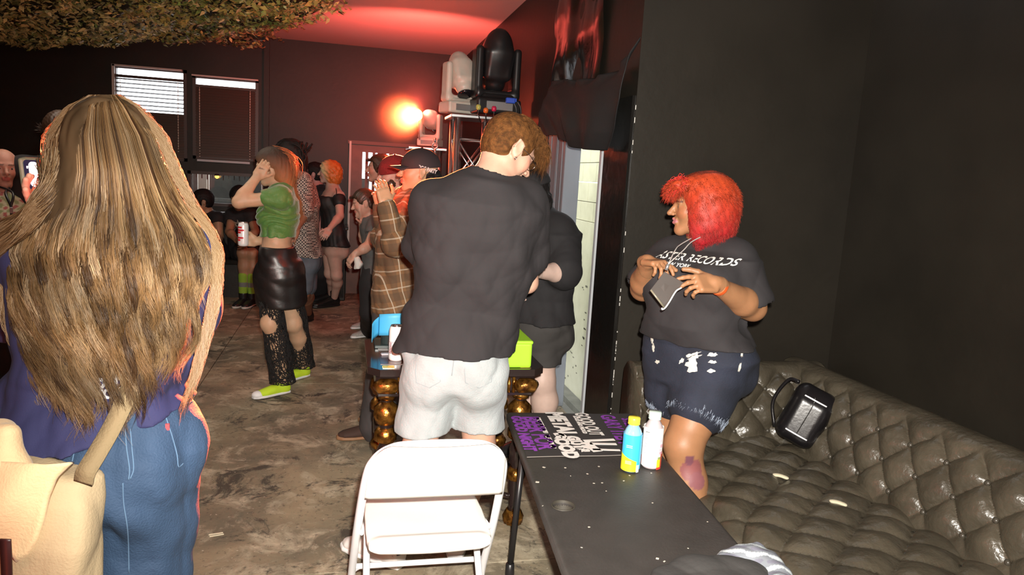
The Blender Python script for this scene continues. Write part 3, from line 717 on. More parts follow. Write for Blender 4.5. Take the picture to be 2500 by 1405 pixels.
b = MB(); b.tube(smooth_path([bc+bup*.10+bdir*.077-brt*.01, bc+bup*.05+bdir*.08+brt*.0, bc-bup*.1+bdir*.078], 5), .002, 5); b.build('zip', m_gloss, bp_, True)

# ---- white folding chair ----
m_cw = mat('white_chair_plastic', (.86, .84, .80), .4); m_ct = mat('white_painted_tube', (.80, .81, .84), .3)
chx = .283; ch = thing('folding_chair', 'white plastic folding chair seen from behind, standing beside the low black table', 'chair', (chx, 2.3, 0))
def chp(x, y, z): return (chx+x, y, z)
b = MB()
top = smooth_path([chp(-.238, 2.46, .02), chp(-.232, 2.40, .16), chp(-.222, 2.22, .42), chp(-.205, 2.06, .66), chp(-.185, 2.015, .735), chp(-.145, 1.995, .775), chp(-.08, 1.985, .79), chp(.08, 1.985, .79), chp(.145, 1.995, .775), chp(.185, 2.015, .735), chp(.205, 2.06, .66), chp(.222, 2.22, .42), chp(.232, 2.40, .16), chp(.238, 2.46, .02)], 8)
b.tube(top, .0135, 12); b.build('front_frame', m_ct, ch, True)
for s_ in (-1, 1):
    b = MB(); b.tube([chp(s_*.185, 2.44, .43), chp(s_*.19, 2.04, .015)], .0115, 10); b.build('rear_leg', m_ct, ch, True)
    b = MB(); b.tube([chp(s_*.238, 2.467, .0), chp(s_*.238, 2.457, .03)], .017, 10); b.build('foot_cap', m_cw, ch, True)
    b = MB(); b.tube([chp(s_*.19, 2.035, .0), chp(s_*.19, 2.05, .03)], .015, 10); b.build('foot_cap', m_cw, ch, True)
    b = MB(); b.tube([chp(s_*.208, 2.21, .41), chp(s_*.20, 2.33, .40)], .006, 8); b.build('pivot', m_ct, ch, True)
b = MB(); b.tube(smooth_path([chp(-.233, 2.405, .17), chp(-.21, 2.39, .195), chp(-.19, 2.385, .20), chp(.19, 2.385, .20), chp(.21, 2.39, .195), chp(.233, 2.405, .17)], 5), .010, 10); b.build('cross_bar', m_ct, ch, True)
b = MB(); b.tube([chp(-.19, 2.17, .16), chp(.19, 2.17, .16)], .009, 10); b.build('cross_bar', m_ct, ch, True)
def backsheet(u, v):
    x = -.198+.396*u; zt = .792-.06*max(0, (abs(u-.5)-.34)/.16)**2; zb = .60+.018*math.cos((u-.5)*PI*1.0)-.0*u
    z = zt+(zb-zt)*v; cur = .035*(1-(2*u-1)**2)
    return chp(x*(1+.04*v), 1.985+(.79-z)*.40-cur, z)
V, F = grid(34, 14, backsheet); o = obj('back_panel', V, F, m_cw, ch); md = o.modifiers.new('t', 'SOLIDIFY'); md.thickness = .012; md.offset = 0
S = SDF(); S.loft([(chp(0, 2.085, .425), (1, 0, 0), .175, .012), (chp(0, 2.12, .425), (1, 0, 0), .195, .014), (chp(0, 2.30, .425), (1, 0, 0), .198, .014), (chp(0, 2.50, .43), (1, 0, 0), .185, .014), (chp(0, 2.56, .432), (1, 0, 0), .165, .012)], .01, pw=5, rd=.01)
S.cone(chp(-.15, 2.10, .425), chp(.15, 2.10, .425), .018, .018, .03); S.ell(chp(0, 2.09, .422), (.16, .03, .018), None, .02)
S.ell(chp(0, 2.32, .465), (.155, .17, .028), None, .012, 's'); sdf_obj(S, .004, 'seat', m_cw, ch)

# ---- low black folding table ----
TH = .555; tx0, tx1, ty0, ty1 = .70, 1.245, .55, 2.94
m_tt = mat('black_tabletop', (.036, .031, .028), .55, var=.15, vscale=14, bump=.12, bscale=90)
skew = lambda y: (2.94-y)*-.095        # the table stands a little askew to the wall
ft = thing('folding_table', 'low black folding table with a cup hole, in front of the tufted sofa', 'table', (.95, 1.9, 0))
S = SDF(); Rk = np.array(Matrix.Rotation(math.atan(-.095), 3, 'Z')); tc_ = A3((tx0+tx1)/2+skew((ty0+ty1)/2), (ty0+ty1)/2, TH-.022)
S.box(tc_, ((tx1-tx0)/2, (ty1-ty0)/2, .022), Rk, .016, .005)
hp = onz(1375, 1235, TH); S.cone(hp+A3(0, 0, -.1), hp+A3(0, 0, .1), .033, .033, .006, 's'); sdf_obj(S, .005, 'tabletop', m_tt, ft)
b = MB(); b.lathe([(.0335, -.04), (.036, -.02), (.0385, .0005), (.037, .002), (.0335, .001), (.0325, -.03)], hp, 28); b.build('hole_ring', mat('worn_ring', (.040, .034, .025), .6), ft, True)
b = MB()
for s_ in (-1, 1): b.box(tc_+Rk@A3(s_*.235, 0, -.034), (.008, 1.13, .014), Rk)
b.build('apron', m_blk, ft)
for s_ in (-1, 1):
    for e_ in (1, -1):
        b = MB(); p1 = tc_+Rk@A3(s_*.235, e_*.93, -.02); p0 = A3(p1[0]+s_*.0, p1[1]+e_*.07, .03)
        if s_ < 0 and e_ > 0: p0 = onz(1245, 1388, .03); p1 = A3(p0[0]+.03, p0[1]+.02, TH-.04)
        b.tube([p0, p1], .0125, 12); l = b.build('leg', m_blk, ft, True)
        b = MB(); b.lathe([(.018, 0), (.019, .01), (.0165, .05), (.013, .052)], (p0[0], p0[1], 0), 14); b.build('rubber_foot', m_blk, l, True)
m_ch = mat('chip_in_paint', (.55, .50, .42), .7)
chp_ = MB(); rr = random.Random(5)
for px, py, s_ in ((1328, 1142, .010), (1380, 1143, .007), (1312, 1178, .012), (1393, 1163, .006), (1434, 1158, .006), (1462, 1140, .006), (1523, 1175, .007), (1537, 1162, .006), (1325, 1236, .005), (1450, 1181, .007), (1470, 1180, .006), (1438, 1288, .006), (1593, 1229, .005), (1420, 1338, .006), (1622, 1372, .007), (1605, 1365, .008), (1727, 1275, .004), (1680, 1340, .004), (1480, 1200, .004), (1590, 1156, .005)):
    p = onz(px, py, TH); chp_.box(p+A3(0, 0, .0003), (s_*.5, s_*rr.uniform(.2, .5), .0005), np.array(Matrix.Rotation(rr.uniform(0, 3), 3, 'Z')))
chp_.build('paint_chips', m_ch, ft)['kind'] = 'stuff'
# printed black cloth at the far end of the table
ban = [onz(*p, TH+.002) for p in ((1250, 1013), (1545, 1011), (1612, 1109), (1287, 1119))]
def bancloth(u, v):
    p = (1-u)*(1-v)*ban[0]+u*(1-v)*ban[1]+u*v*ban[2]+(1-u)*v*ban[3]; p = p.copy()
    p[1] += .006*math.sin(u*7+1)*v; p[2] = TH+.0025+.0008*math.sin(u*9+v*4); return p
V, F = grid(30, 20, bancloth); m_ban = mat('banner_cloth', (.030, .026, .026), .8); bn = obj('merch_banner', V, F, m_ban); tag(bn, 'black cloth banner with purple and white lettering on the far end of the low table', 'banner')
m_pur = mat('purple_print', (.24, .045, .40), .7, var=.3, vscale=60); m_wpr = mat('white_print', (.82, .78, .74), .7)
def bt(txt, cx, cy, ex, ey, size, m, sx=1, bold=.004):    # lettering running from one picture spot towards another, lying on the cloth
    a = onz(cx, cy, TH); d_ = onz(ex, ey, TH)-a; r = nrm(d_); up = np.cross((0, 0, 1.), r)
    lettering(txt, a+r*np.linalg.norm(d_)/2+A3(0, 0, .003), r, up, size, m, bn, lift=.002, bold=bold, sx=sx)
bt('GOOD NIGHT', 1256, 1014, 1298, 1112, .060, m_pur, 1.0, .004)
bt('BEER FOR', 1290, 1018, 1338, 1104, .095, m_pur, .90, .004)
bt('RECORDS  TAPES  SHIRTS  ZINES', 1308, 1014, 1358, 1110, .024, m_wpr, 1.0, .002)
bt('METAL', 1352, 1014, 1384, 1062, .10, m_wpr, .95, .006)
bt('GOOD', 1362, 1068, 1392, 1114, .075, m_wpr, 1.1, .006)
bt('GUTS', 1394, 1070, 1422, 1105, .065, m_wpr, 1.0, .006)
bt('LOUD AND PROUD', 1400, 1014, 1432, 1068, .022, m_wpr, 1.1, .002)
bt('GOOD OUT', 1416, 1012, 1456, 1066, .080, m_wpr, .62, .003)
bt('GARY ITEM', 1477, 1014, 1530, 1090, .085, m_pur, .80, .003)
bt('STEEL', 1520, 1016, 1548, 1060, .05, m_pur, 1.0, .003)
b = MB()      # printed white fist with stripes
for (x0_, y0_, x1_, y1_, r) in ((1425, 1077, 1500, 1074, .010), (1440, 1084, 1505, 1085, .010), (1447, 1098, 1514, 1100, .008), (1428, 1080, 1460, 1103, .020)):
    a = onz(x0_, y0_, TH+.004); c = onz(x1_, y1_, TH+.004); t_ = nrm(c-a); n_ = np.cross((0, 0, 1.), t_)
    b.box((a+c)/2, (np.linalg.norm(c-a)/2, r, .0004), np.stack([t_, n_, (0, 0, 1.)], 1))
b.build('fist_print', m_wpr, bn)
bsk = MB(); pts = [bancloth(u, 1.0)+A3(0, 0, .001) for u in np.linspace(0, 1, 24)]; bsk.tube(pts, .0016, 5); bsk.build('hem', mat('banner_hem', (.22, .20, .18), .6), bn, True)

# ---- bottles ----
def bottle(name, px, py, hgt, rad, label, liquid, capc, wraps, clear):
    p = onz(px, py, TH); p[2] = TH; t = thing(name, label, 'bottle', tuple(p), 'drink bottles on the low table')
    body = [(rad*.80, 0), (rad*.97, .006), (rad, .02), (rad, hgt*.66), (rad*.96, hgt*.71), (rad*.80, hgt*.78), (rad*.56, hgt*.845), (rad*.50, hgt*.87), (rad*.50, hgt*.90)]
    b = MB(); b.lathe(body, p, 40); b.build('body', liquid, t, True)
    b = MB(); b.lathe([(rad*.60, hgt*.865), (rad*.64, hgt*.872), (rad*.64, hgt*.985), (rad*.58, hgt), (.001, hgt)], p, 36, flute=(40, .02)); b.build('cap', capc, t, True)
    b = MB(); b.lathe([(rad*.665, hgt*.875), (rad*.665, hgt*.884)], p, 36); b.build('neck_ring', capc, t, True)
    for w in wraps: w(p, t, rad, hgt)
    return t
def shell(p, rad, z_lo, z_hi, a0, a1, m, t, name, n=40):    # curved label piece, z limits may depend on angle
    def fn(u, v):
        a = a0+(a1-a0)*u; lo = z_lo(u) if callable(z_lo) else z_lo; hi = z_hi(u) if callable(z_hi) else z_hi
        return (p[0]+rad*math.cos(a), p[1]+rad*math.sin(a), p[2]+lo+(hi-lo)*v)
    V, F = grid(n, 6, fn); return obj(name, V, F, m, t)
ca = math.atan2(-2.3, -1.0)            # direction back towards the photographer
m_cy = mat('cyan_label', (.05, .50, .85), .35); m_ye = mat('yellow_label', (.85, .78, .03), .35); m_liq = mat('pale_blue_drink', (.25, .50, .68), .1, coat=.5); m_cl = mat('clear_pink_drink', (.50, .42, .44), .08, coat=.5)
m_wl = mat('white_label', (.92, .92, .90), .4); m_ink = mat('label_ink', (.12, .12, .12), .6)
def w_blue(p, t, r, h):
    l = shell(p, r+.0012, .012, h*.70, ca-3.14, ca+3.14, m_cy, t, 'label', 60)
    zt = lambda u: h*.34-.105*h*u*1.2
    shell(p, r+.0020, .006, lambda u: h*.36-h*.14*u, ca-1.5, ca+.62, m_ye, l, 'yellow_panel')
    shell(p, r+.0022, .003, .03, ca+.64, ca+1.0, m_wl, l, 'barcode')
    for k in range(5):
        b = MB(); a = ca-.25; n_ = A3(math.cos(a), math.sin(a), 0); tt = np.cross((0, 0, 1.), n_); b.box(A3(p[0], p[1], p[2]+h*(.22-.022*k if k < 3 else .60-.03*k))+n_*(r+.0018), (.0008, .011, .0012), np.stack([n_, tt, (0, 0, 1.)], 1)); b.build('small_print', mat('faint_print', (.45, .70, .35), .5), l)
def w_white(p, t, r, h):
    l = shell(p, r+.0012, .010, h*.74, ca-3.14, ca+3.14, m_wl, t, 'label', 60)
    for a0_, a1_, z0_, z1_, cc, nm in ((.55, 1.0, .05, .19, (.9, .62, .03), 'yellow'), (.55, 1.25, .01, .055, (.65, .05, .03), 'red'), (.62, 1.3, .19, .235, (.30, .36, .12), 'olive'), (.75, 1.3, .28, .33, (.72, .38, .45), 'pink'), (.72, 1.0, .34, .385, (.60, .50, .58), 'lilac'), (.80, 1.25, .40, .46, (.75, .42, .50), 'rose'), (.70, 1.0, .50, .55, (.62, .55, .62), 'mauve'), (1.0, 1.4, .05, .28, (.55, .07, .05), 'crimson'), (-1.6, -1.25, .05, .22, (.5, .12, .12), 'wine')):
        shell(p, r+.0018, z0_*h, z1_*h, ca+a0_, ca+a1_, mat('label_'+nm, cc, .4), l, nm+'_patch', 10)
    for z_, w_ in ((.66, .017), (.645, .012), (.60, .015), (.56, .016), (.54, .013), (.45, .017), (.40, .010), (.28, .006), (.10, .008), (.085, .008), (.07, .008), (.055, .008)):
        shell(p, r+.0018, z_*h, z_*h+(.0025 if z_ > .12 else .0018), ca-.85, ca-.85+w_/r, mat('grey_ink', (.35, .35, .35), .6) if z_ < .65 else m_ink, l, 'small_print', 8)
bottle('drink_bottle', 1538, 1148, .197, .0325, 'drink bottle with blue and yellow label and yellow cap on the low table', m_liq, mat('yellow_cap', (.90, .78, .06), .35), [w_blue], 0)
bottle('drink_bottle', 1588, 1140, .208, .0350, 'taller drink bottle with white label and pale green-topped cap on the low table', m_cl, mat('pale_cap', (.60, .74, .68), .35), [w_white], 0)

# ---- crumpled jacket at the near end of the table ----
S = SDF(); r_ = random.Random(4)
for k, (px, py, a, c, z) in enumerate(((1650, 1415, .06, .04, .02), (1705, 1402, .07, .045, .03), (1765, 1410, .08, .05, .033), (1815, 1418, .07, .05, .03), (1720, 1470, .09, .07, .03), (1810, 1480, .09, .07, .033), (1620, 1450, .04, .04, .012))):
    p = onz(px, py, TH); an = r_.uniform(-.4, .4); R = np.array(Matrix.Rotation(an, 3, 'Z')); S.ell(p+A3(0, 0, z*.2), (a, c, z*.6+.008), R, .04)
S.cut((0, 0, TH+.001), (0, 0, -1)); jk = sdf_obj(S, .004, 'jacket', mat('dark_grey_fabric', (.030, .028, .027), .9, bump=.15, bscale=90), None, fold(12, (12, 12, 8), .010, 7)); tag(jk, 'crumpled dark grey jacket lying on the near end of the low table', 'jacket')
S = SDF(); a_ = onz(1785, 1385, TH); 
S = SDF(); pts = [onz(x, y, TH)+A3(0, 0, z) for x, y, z in ((1763, 1405, .008), (1768, 1375, .014), (1800, 1368, .022), (1845, 1364, .026), (1880, 1380, .022), (1912, 1420, .018), (1925, 1460, .012))]
for a, c in zip(pts[:-1], pts[1:]): S.cone(a, c, .013, .013, .02)
for a, c in zip(pts[2:-1], pts[3:]): S.cone(a+A3(-.03, -.03, -.01), c+A3(-.03, -.03, -.01), .022, .022, .03)
S.cut((0, 0, TH+.001), (0, 0, -1))
def ccol(P): 
    s_ = np.sin(P[:, 0]*70+P[:, 1]*120)+.4*np.sin(P[:, 1]*210); c = np.where((s_ > .55)[:, None], A3(.42, .46, .48), np.where((s_ < -.7)[:, None], A3(.14, .14, .18), A3(.17, .185, .21))); return c
ct = sdf_obj(S, .003, 'scarf', mat('patterned_cloth', (.5, .5, .5), .8, vcol=True), None, fold(8, (18, 18, 12), .006, 6), ccol); tag(ct, 'crumpled pale grey and white patterned scarf beside the dark jacket on the table', 'scarf')

# ---- black and gold side table ----
GT = .75; m_gold = mat('antique_gold_paint', (.52, .24, .045), .28, .85, bump=.3, bscale=60, col2=(.10, .035, .008), vscale=34); m_gb = mat('black_lacquer', (.02, .012, .011), .18, spec=.6, coat=.4); m_brt = mat('bright_gold', (.85, .62, .20), .25, 1); m_mah = mat('dark_red_wood', (.085, .022, .012), .25, coat=.3)
gt = thing('side_table', 'ornate black and gold side table with turned legs behind the white chair', 'table', (.48, 3.2, 0))
gx0, gx1, gy0, gy1 = .105, .86, 2.93, 3.52
b = MB(); cx_, cy_ = (gx0+gx1)/2, (gy0+gy1)/2; c8 = .05
poly = [(gx0+c8, gy0), (gx1-c8, gy0), (gx1, gy0+c8), (gx1, gy1-c8), (gx1-c8, gy1), (gx0+c8, gy1), (gx0, gy1-c8), (gx0, gy0+c8)]
b.prism(poly, GT-.03, GT); tp = b.build('tabletop', m_gb, gt)
b = MB(); b.box((cx_, cy_, GT+.0008), ((gx1-gx0)/2-.055, (gy1-gy0)/2-.085, .0012)); b.build('inset_panel', m_mah, tp)
for (x, y) in ((gx0+.085, gy0+.04), (gx1-.085, gy0+.04)):
    b = MB()
    for dy in (-.012, .003, .018): b.box((x, y+dy, GT+.001), (.024, .004, .0015))
    b.build('gold_inlay', m_brt, tp)
b = MB(); b.box((cx_, cy_, GT-.075), ((gx1-gx0)/2-.035, (gy1-gy0)/2-.035, .040), bev=.012); b.box((cx_, cy_, GT-.122), ((gx1-gx0)/2-.045, (gy1-gy0)/2-.045, .008), bev=.003); ap = b.build('apron', m_gb, gt)
b = MB()
for x in list(np.arange(gx0+.13, gx0+.22, .022))+list(np.arange(gx1-.22, gx1-.12, .022))+list(np.arange(cx_-.12, cx_+.12, .024)):
    b.tube([(x, gy0+.033, GT-.108), (x, gy0+.026, GT-.075), (x, gy0+.033, GT-.042)], .0075, 8)
b.build('reeding', m_gold, ap, True)
for x in (gx0+.08, gx1-.08):
    b = MB(); b.tube([(x-.04, gy0+.035, GT-.075), (x-.03, gy0+.018, GT-.075), (x+.03, gy0+.018, GT-.075), (x+.04, gy0+.035, GT-.075)], [.022, .032, .032, .022], 14); b.build('carved_block', m_gold, ap, True)
lprof_g = [[(.030, .60), (.034, .615), (.030, .63)], [(.018, .485), (.036, .495), (.048, .53), (.044, .565), (.022, .59)], [(.024, .405), (.042, .42), (.042, .455), (.03, .475)], [(.018, .21), (.036, .225), (.04, .25), (.026, .275)], [(.02, .005), (.038, .012), (.042, .045), (.03, .075)]]
lprof_b = [(.030, .07), (.022, .10), (.030, .20), (.022, .28), (.034, .30), (.036, .37), (.022, .41), (.026, .48), (.022, .60), (.034, .625), (.036, .63)]
for x in (gx0+.085, gx1-.085):
    for y in (gy0+.085, gy1-.085):
        b = MB(); b.lathe(lprof_b, (x, y, 0), 22); lg = b.build('leg', m_gb, gt, True)
        for pr in lprof_g: b = MB(); b.lathe(pr, (x, y, 0), 26, flute=(14, .16)); b.build('gold_turning', m_gold, lg, True)
b = MB(); b.tube([(gx0+.085, gy0+.085, .13), (gx1-.085, gy1-.085, .13)], .014, 8); b.build('stretcher', m_gb, gt, True)
b = MB(); b.tube([(gx1-.085, gy0+.085, .13), (gx0+.085, gy1-.085, .13)], .014, 8); b.build('stretcher', m_gb, gt, True)
# things standing on it
p = onz(966, 880, GT); p[2] = GT; cn_ = thing('drink_can', 'tall white drink can with dark red striped print standing on the gold-trimmed side table', 'can', tuple(p), 'drink cans')
r_c, h_c = .0315, .155
def make_can(t, p, r, h, ax=(0, 0, 1)):
    b = MB(); b.lathe([(r*.78, 0), (r*.98, .008), (r, .018), (r, h*.86), (r*.88, h*.945), (r*.80, h*.97)], p, 36, ax); bd = b.build('body', mat('white_can', (.86, .84, .84), .3, .1), t, True)
    b = MB(); b.lathe([(r*.80, h*.97), (r*.83, h*.985), (r*.80, h), (r*.74, h*.985), (.001, h*.98)], p, 36, ax); b.build('lid', m_alu, t, True)
    b = MB(); q = np.array(p)+np.array(nrm(ax))*h*.99; b.lathe([(.011, 0), (.011, .002), (.004, .003)], q, 12, ax); b.build('pull_tab', m_alu, t, True); return bd
bd = make_can(cn_, p, r_c, h_c)
m_cr = mat('dark_red_ink', (.22, .03, .06), .5)
shell(p, r_c+.0006, h_c*.545, h_c*.553, ca-1.0, ca+1.0, m_cr, bd, 'printed_line')
for k in range(7):
    z_ = h_c*(.23+.045*k); w_ = .55-.03*k
    shell(p, r_c+.0006, z_, z_+.0035, ca+.28, ca+.28+w_, m_cr, bd, 'printed_stripe', 10); shell(p, r_c+.0006, z_, z_+.0035, ca-.32-w_*.8, ca-.32, m_cr, bd, 'printed_stripe', 10)
p = onz(1275, 885, GT); m_gr = mat('lime_green_plastic', (.36, .72, .035), .4, bump=.1, bscale=14)
gb = thing('storage_box', 'bright lime green box standing on the right end of the side table', 'box', (.745, 3.10, GT))
x0_, x1_, y0_, y1_ = .52, .80, 2.955, 3.34
S = SDF(); S.box(((x0_+x1_)/2, (y0_+y1_)/2, GT+.055), ((x1_-x0_)/2, (y1_-y0_)/2, .055), None, .010, .005); sdf_obj(S, .004, 'body', m_gr, gb)
S = SDF(); S.box(((x0_+x1_)/2, (y0_+y1_)/2, GT+.112), ((x1_-x0_)/2+.003, (y1_-y0_)/2+.003, .008), None, .006, .005); sdf_obj(S, .004, 'lid', m_gr, gb)
m_bl = mat('sky_blue_plastic', (.07, .42, .72), .5, bump=.05)
bx = thing('tape_dispenser', 'sky blue roll of wristbands on a black holder behind the white can', 'roll', (.2, 3.35, GT))
rc = A3(.235, 3.36, GT+.105)
b = MB(); 
def roll(u, v):
    a = -2.6+u*2.5; return (rc[0]+.085*math.cos(a)-.0, rc[1]+.085*math.sin(a)*.9, rc[2]-.05+.10*v+.012*math.sin(u*3))
V, F = grid(40, 6, roll); o = obj('blue_band', V, F, m_bl, bx); md = o.modifiers.new('t', 'SOLIDIFY'); md.thickness = .003
def tail(u, v): return (rc[0]-.074-.02*u-.012*math.sin(u*2), rc[1]-.045-.05*u, rc[2]-.045+.085*v-.025*u)
V, F = grid(12, 6, tail); o = obj('blue_tail', V, F, m_bl, bx); md = o.modifiers.new('t', 'SOLIDIFY'); md.thickness = .002
b = MB(); b.lathe([(.06, 0), (.06, .09), (.03, .10), (.03, .12)], (rc[0], rc[1], GT), 24); b.box((rc[0], rc[1], GT+.008), (.09, .07, .008), bev=.003); b.build('holder', mat('teal_black_plastic', (.03, .045, .045), .3), bx)
p = onz(938, 868, GT); b = MB(); b.box((p[0]+.02, p[1], GT+.006), (.035, .013, .004), np.array(Matrix.Rotation(.1, 3, 'Z')), bev=.003); o = b.build('paper_slip', mat('grey_paper', (.45, .45, .50), .7)); tag(o, 'small folded pale slip lying beside the white can on the side table', 'paper')
# litter on the floor: two splinters
for k, (px, py) in enumerate(((527, 1304), (529, 1308))):
    p = onz(px, py, .003); b = MB(); b.box(p, (.028, .0018, .002), np.array(Matrix.Rotation(.25+.02*k, 3, 'Z'))); o = b.build('toothpick', mat('pale_wood', (.7, .62, .45), .7)); tag(o, 'thin pale wooden splinter on the concrete floor, one of two side by side', 'stick', 'pale splinters on the floor')
# ================= PEOPLE: skeleton, body, clothes =================
def skin_mat(name, c, **k): return mat(name, c, .48, sss=.12, bump=.06, bscale=300, vcol=True, spec=.4, var=.08, vscale=30, **k)
m_eye = mat('eye_white', (.75, .72, .68), .15); m_iris = mat('eye_iris', (.05, .03, .02), .15)
class Person:
    def __init__(s, label, pos, phi, H, skin, w=1.0, head=1.0, female=False):
        s.H = H; s.w = w; s.skin = np.array(skin, float); s.fem = female; s.hs = head*H/1.72
        f = A3(math.cos(phi), math.sin(phi), 0); r = A3(math.sin(phi), -math.cos(phi), 0); u = A3(0, 0, 1)
        s.f, s.r, s.u = f, r, u; s.o = A3(pos[0], pos[1], 0)
        L = lambda x, y, z: s.o+(r*x+f*y+u*z)*H
        s.L = L
        sh = .100 if female else .112
        J = dict(pel=L(0, 0, .525), wst=L(0, .005, .61), cst=L(0, .0, .72), nck=L(0, -.012, .825), hed=L(0, .012, .922))
        for q, n in ((1, 'r'), (-1, 'l')):
            J['sh'+n] = L(q*sh, -.008, .800); J['el'+n] = L(q*(sh+.025), -.02, .63); J['wr'+n] = L(q*(sh+.03), .03, .485)
            J['hp'+n] = L(q*.05, 0, .515); J['kn'+n] = L(q*.055, .012, .283); J['an'+n] = L(q*.055, -.015, .045); J['to'+n] = L(q*.065, .085, .018)
        s.J = J; s.hf = f.copy(); s.hu = u.copy(); s.hands = {}; s.extra = []; s.paint = []
        s.root = thing('person', label, 'person', (pos[0], pos[1], 0)); s.label = label
        s.bust = .0; s.belly = 0; s.butt = 1.0; s.leg = 1.0; s.arm = 1.0; s.calf = 1.0
    def set(s, **k): s.J.update({a: np.array(b, float) for a, b in k.items()}); return s
    def face(s, ang=None, tilt=0, roll=0, vec=None):     # head direction: angle in the room, tilt down, roll
        if vec is None: f = A3(math.cos(ang)*math.cos(tilt), math.sin(ang)*math.cos(tilt), -math.sin(tilt))
        else: f = nrm(vec)
        s.hf = f; r = nrm(np.cross(f, (0, 0, 1.))); u = np.cross(r, f); s.hu = nrm(u*math.cos(roll)+r*math.sin(roll)); return s
    def headR(s): f = s.hf; u = nrm(s.hu-f*(s.hu@f)); r = np.cross(f, u); return np.stack([r, f, u], 1)
    def hp(s, x, y, z): return s.J['hed']+s.headR()@(A3(x, y, z)*s.hs)
    # --- parts of the body as implicit pieces ---
    def rv(s, a, b): v = s.J[a]-s.J[b]; return nrm(v-A3(0, 0, 0))
    def torso(s, S, inf=0, lo=0, hi=1.0, k=.03, wide=0, pw=2.2, flat=0):
        J, H, w = s.J, s.H, s.w; rh = s.rv('hpr', 'hpl'); rs = s.rv('shr', 'shl'); sw = np.linalg.norm(J['shr']-J['shl'])/2
        hipw, wai, che = (.108, .078, .090) if s.fem else (.096, .083, .098)
        A = [(J['pel']-A3(0, 0, .045*H), rh, hipw*H*w*.80, .062*H*w, .070*H*w), (J['pel']+A3(0, 0, .015*H), rh, hipw*H*w, .066*H*w, .074*H*w*s.butt), (J['pel']*.45+J['wst']*.55, rh, hipw*.93*H*w, .062*H*w, .062*H*w),
             (J['wst'], nrm(rh+rs), wai*H*w, (.058+s.belly)*H*w, .052*H*w), (J['cst'], rs, che*H*w, .064*H*w, .060*H*w), (J['cst']*.4+J['nck']*.6, rs, max(che*H*w, sw*.86), .056*H*w, .056*H*w), (J['nck']-A3(0, 0, .022*H), rs, sw*.66, .040*H*w, .044*H*w), (J['nck']+A3(0, 0, .004*H), rs, .036*H, .036*H, .038*H)]
        A = [(c, r, a+inf+wide, b+inf+wide*.6, d+inf+wide*.6) for c, r, a, b, d in A]; n = len(A)
        S.loft(A[int(lo*n):max(int(hi*n), 2)], k, pw=pw, rd=.012)
        for q in 'rl':   # trapezius and shoulder caps
            if hi > .8: S.cone(J['nck']+A3(0, 0, .002*H), J['sh'+q]-A3(0, 0, .004*H), .030*H*w**.5+inf, .030*H*w**.5+inf, .04)
        if s.bust and hi > .5:
            f = nrm(np.cross((0, 0, 1.), rs))
            for q in (1, -1): S.ell(J['cst']+rs*q*.045*H*w+f*(.050*H*w)+A3(0, 0, -.002*H), A3(.046, .040, .046)*H*s.bust+inf, np.stack([rs, f, (0, 0, 1.)], 1), .03)
        if lo < .2:
            f = nrm(np.cross((0, 0, 1.), rh))
            for q in (1, -1): S.ell(J['pel']+rh*q*.046*H*w-f*.040*H*w*s.butt+A3(0, 0, -.018*H), A3(.050, .042, .052)*H*w*s.butt+inf, np.stack([rh, f, (0, 0, 1.)], 1), .04)
    def uarm(s, S, q, inf=0, t=1.0, k=.025, flare=0):
        J, H = s.J, s.H; a = s.arm*s.w**.6; A, B = J['sh'+q], J['el'+q]; E = A+(B-A)*t; r0, r1 = .031*H*a, (.031+(.0235-.031)*t)*H*a
        S.cone(A, E, r0+inf, r1+inf+flare, k); S.ball(A, .034*H*a+inf, k)
        S.ell(A+(B-A)*min(.42, t), A3(.029, .029, .055 if t > .6 else .03)*H*a+inf, None, .02) if False else None
    def farm(s, S, q, inf=0, t0=0, k=.02):
        J, H = s.J, s.H; a = s.arm*s.w**.5; A, B = J['el'+q], J['wr'+q]; M_ = A+(B-A)*.28
        S.cone(A+(B-A)*t0, M_, .0235*H*a+inf, .0255*H*a+inf, k); S.cone(M_, B, .0255*H*a+inf, .0155*H*s.arm**.5+inf, k)
    def thigh(s, S, q, inf=0, t=1.0, k=.03, flare=0):
        J, H = s.J, s.H; a = s.leg*s.w**.7; A, B = J['hp'+q], J['kn'+q]; r = .052+(.034-.052)*t
        S.cone(A, A+(B-A)*t, .052*H*a+inf, r*H*a+inf+flare, k)
    def calf_(s, S, q, inf=0, t0=0, t=1.0, k=.03):
        J, H = s.J, s.H; a = s.leg*s.w**.5*s.calf; A, B = J['kn'+q], J['an'+q]; ft = nrm(J['to'+q]-J['an'+q]); ft[2] = 0
        M_ = A+(B-A)*.30-nrm(ft)*.010*H
        S.cone(A, M_, .033*H*a+inf, .034*H*a+inf, k); S.cone(M_, B, .033*H*a+inf, .0205*H+inf, k); S.ball(A+nrm(ft)*.006*H, .030*H*a+inf, k)
    def foot(s, S, q, inf=0):
        J, H = s.J, s.H; A, B = J['an'+q], J['to'+q]; d = nrm((B-A)*A3(1, 1, 0)); hl = A3(A[0], A[1], B[2]+.002)-d*.018*H
        S.cone(A, hl, .021*H+inf, .020*H+inf, .02); S.cone(A+d*.01*H, B, .020*H+inf, .013*H+inf, .02); S.cone(hl, B, .018*H+inf, .016*H+inf, .02)
    def neck(s, S, inf=0):
        J, H = s.J, s.H; S.cone(J['nck']-A3(0, 0, .03*H), s.hp(0, -.028, -.045), (.033 if s.fem else .038)*H*s.w**.3+inf, (.029 if s.fem else .034)*H+inf, .03)
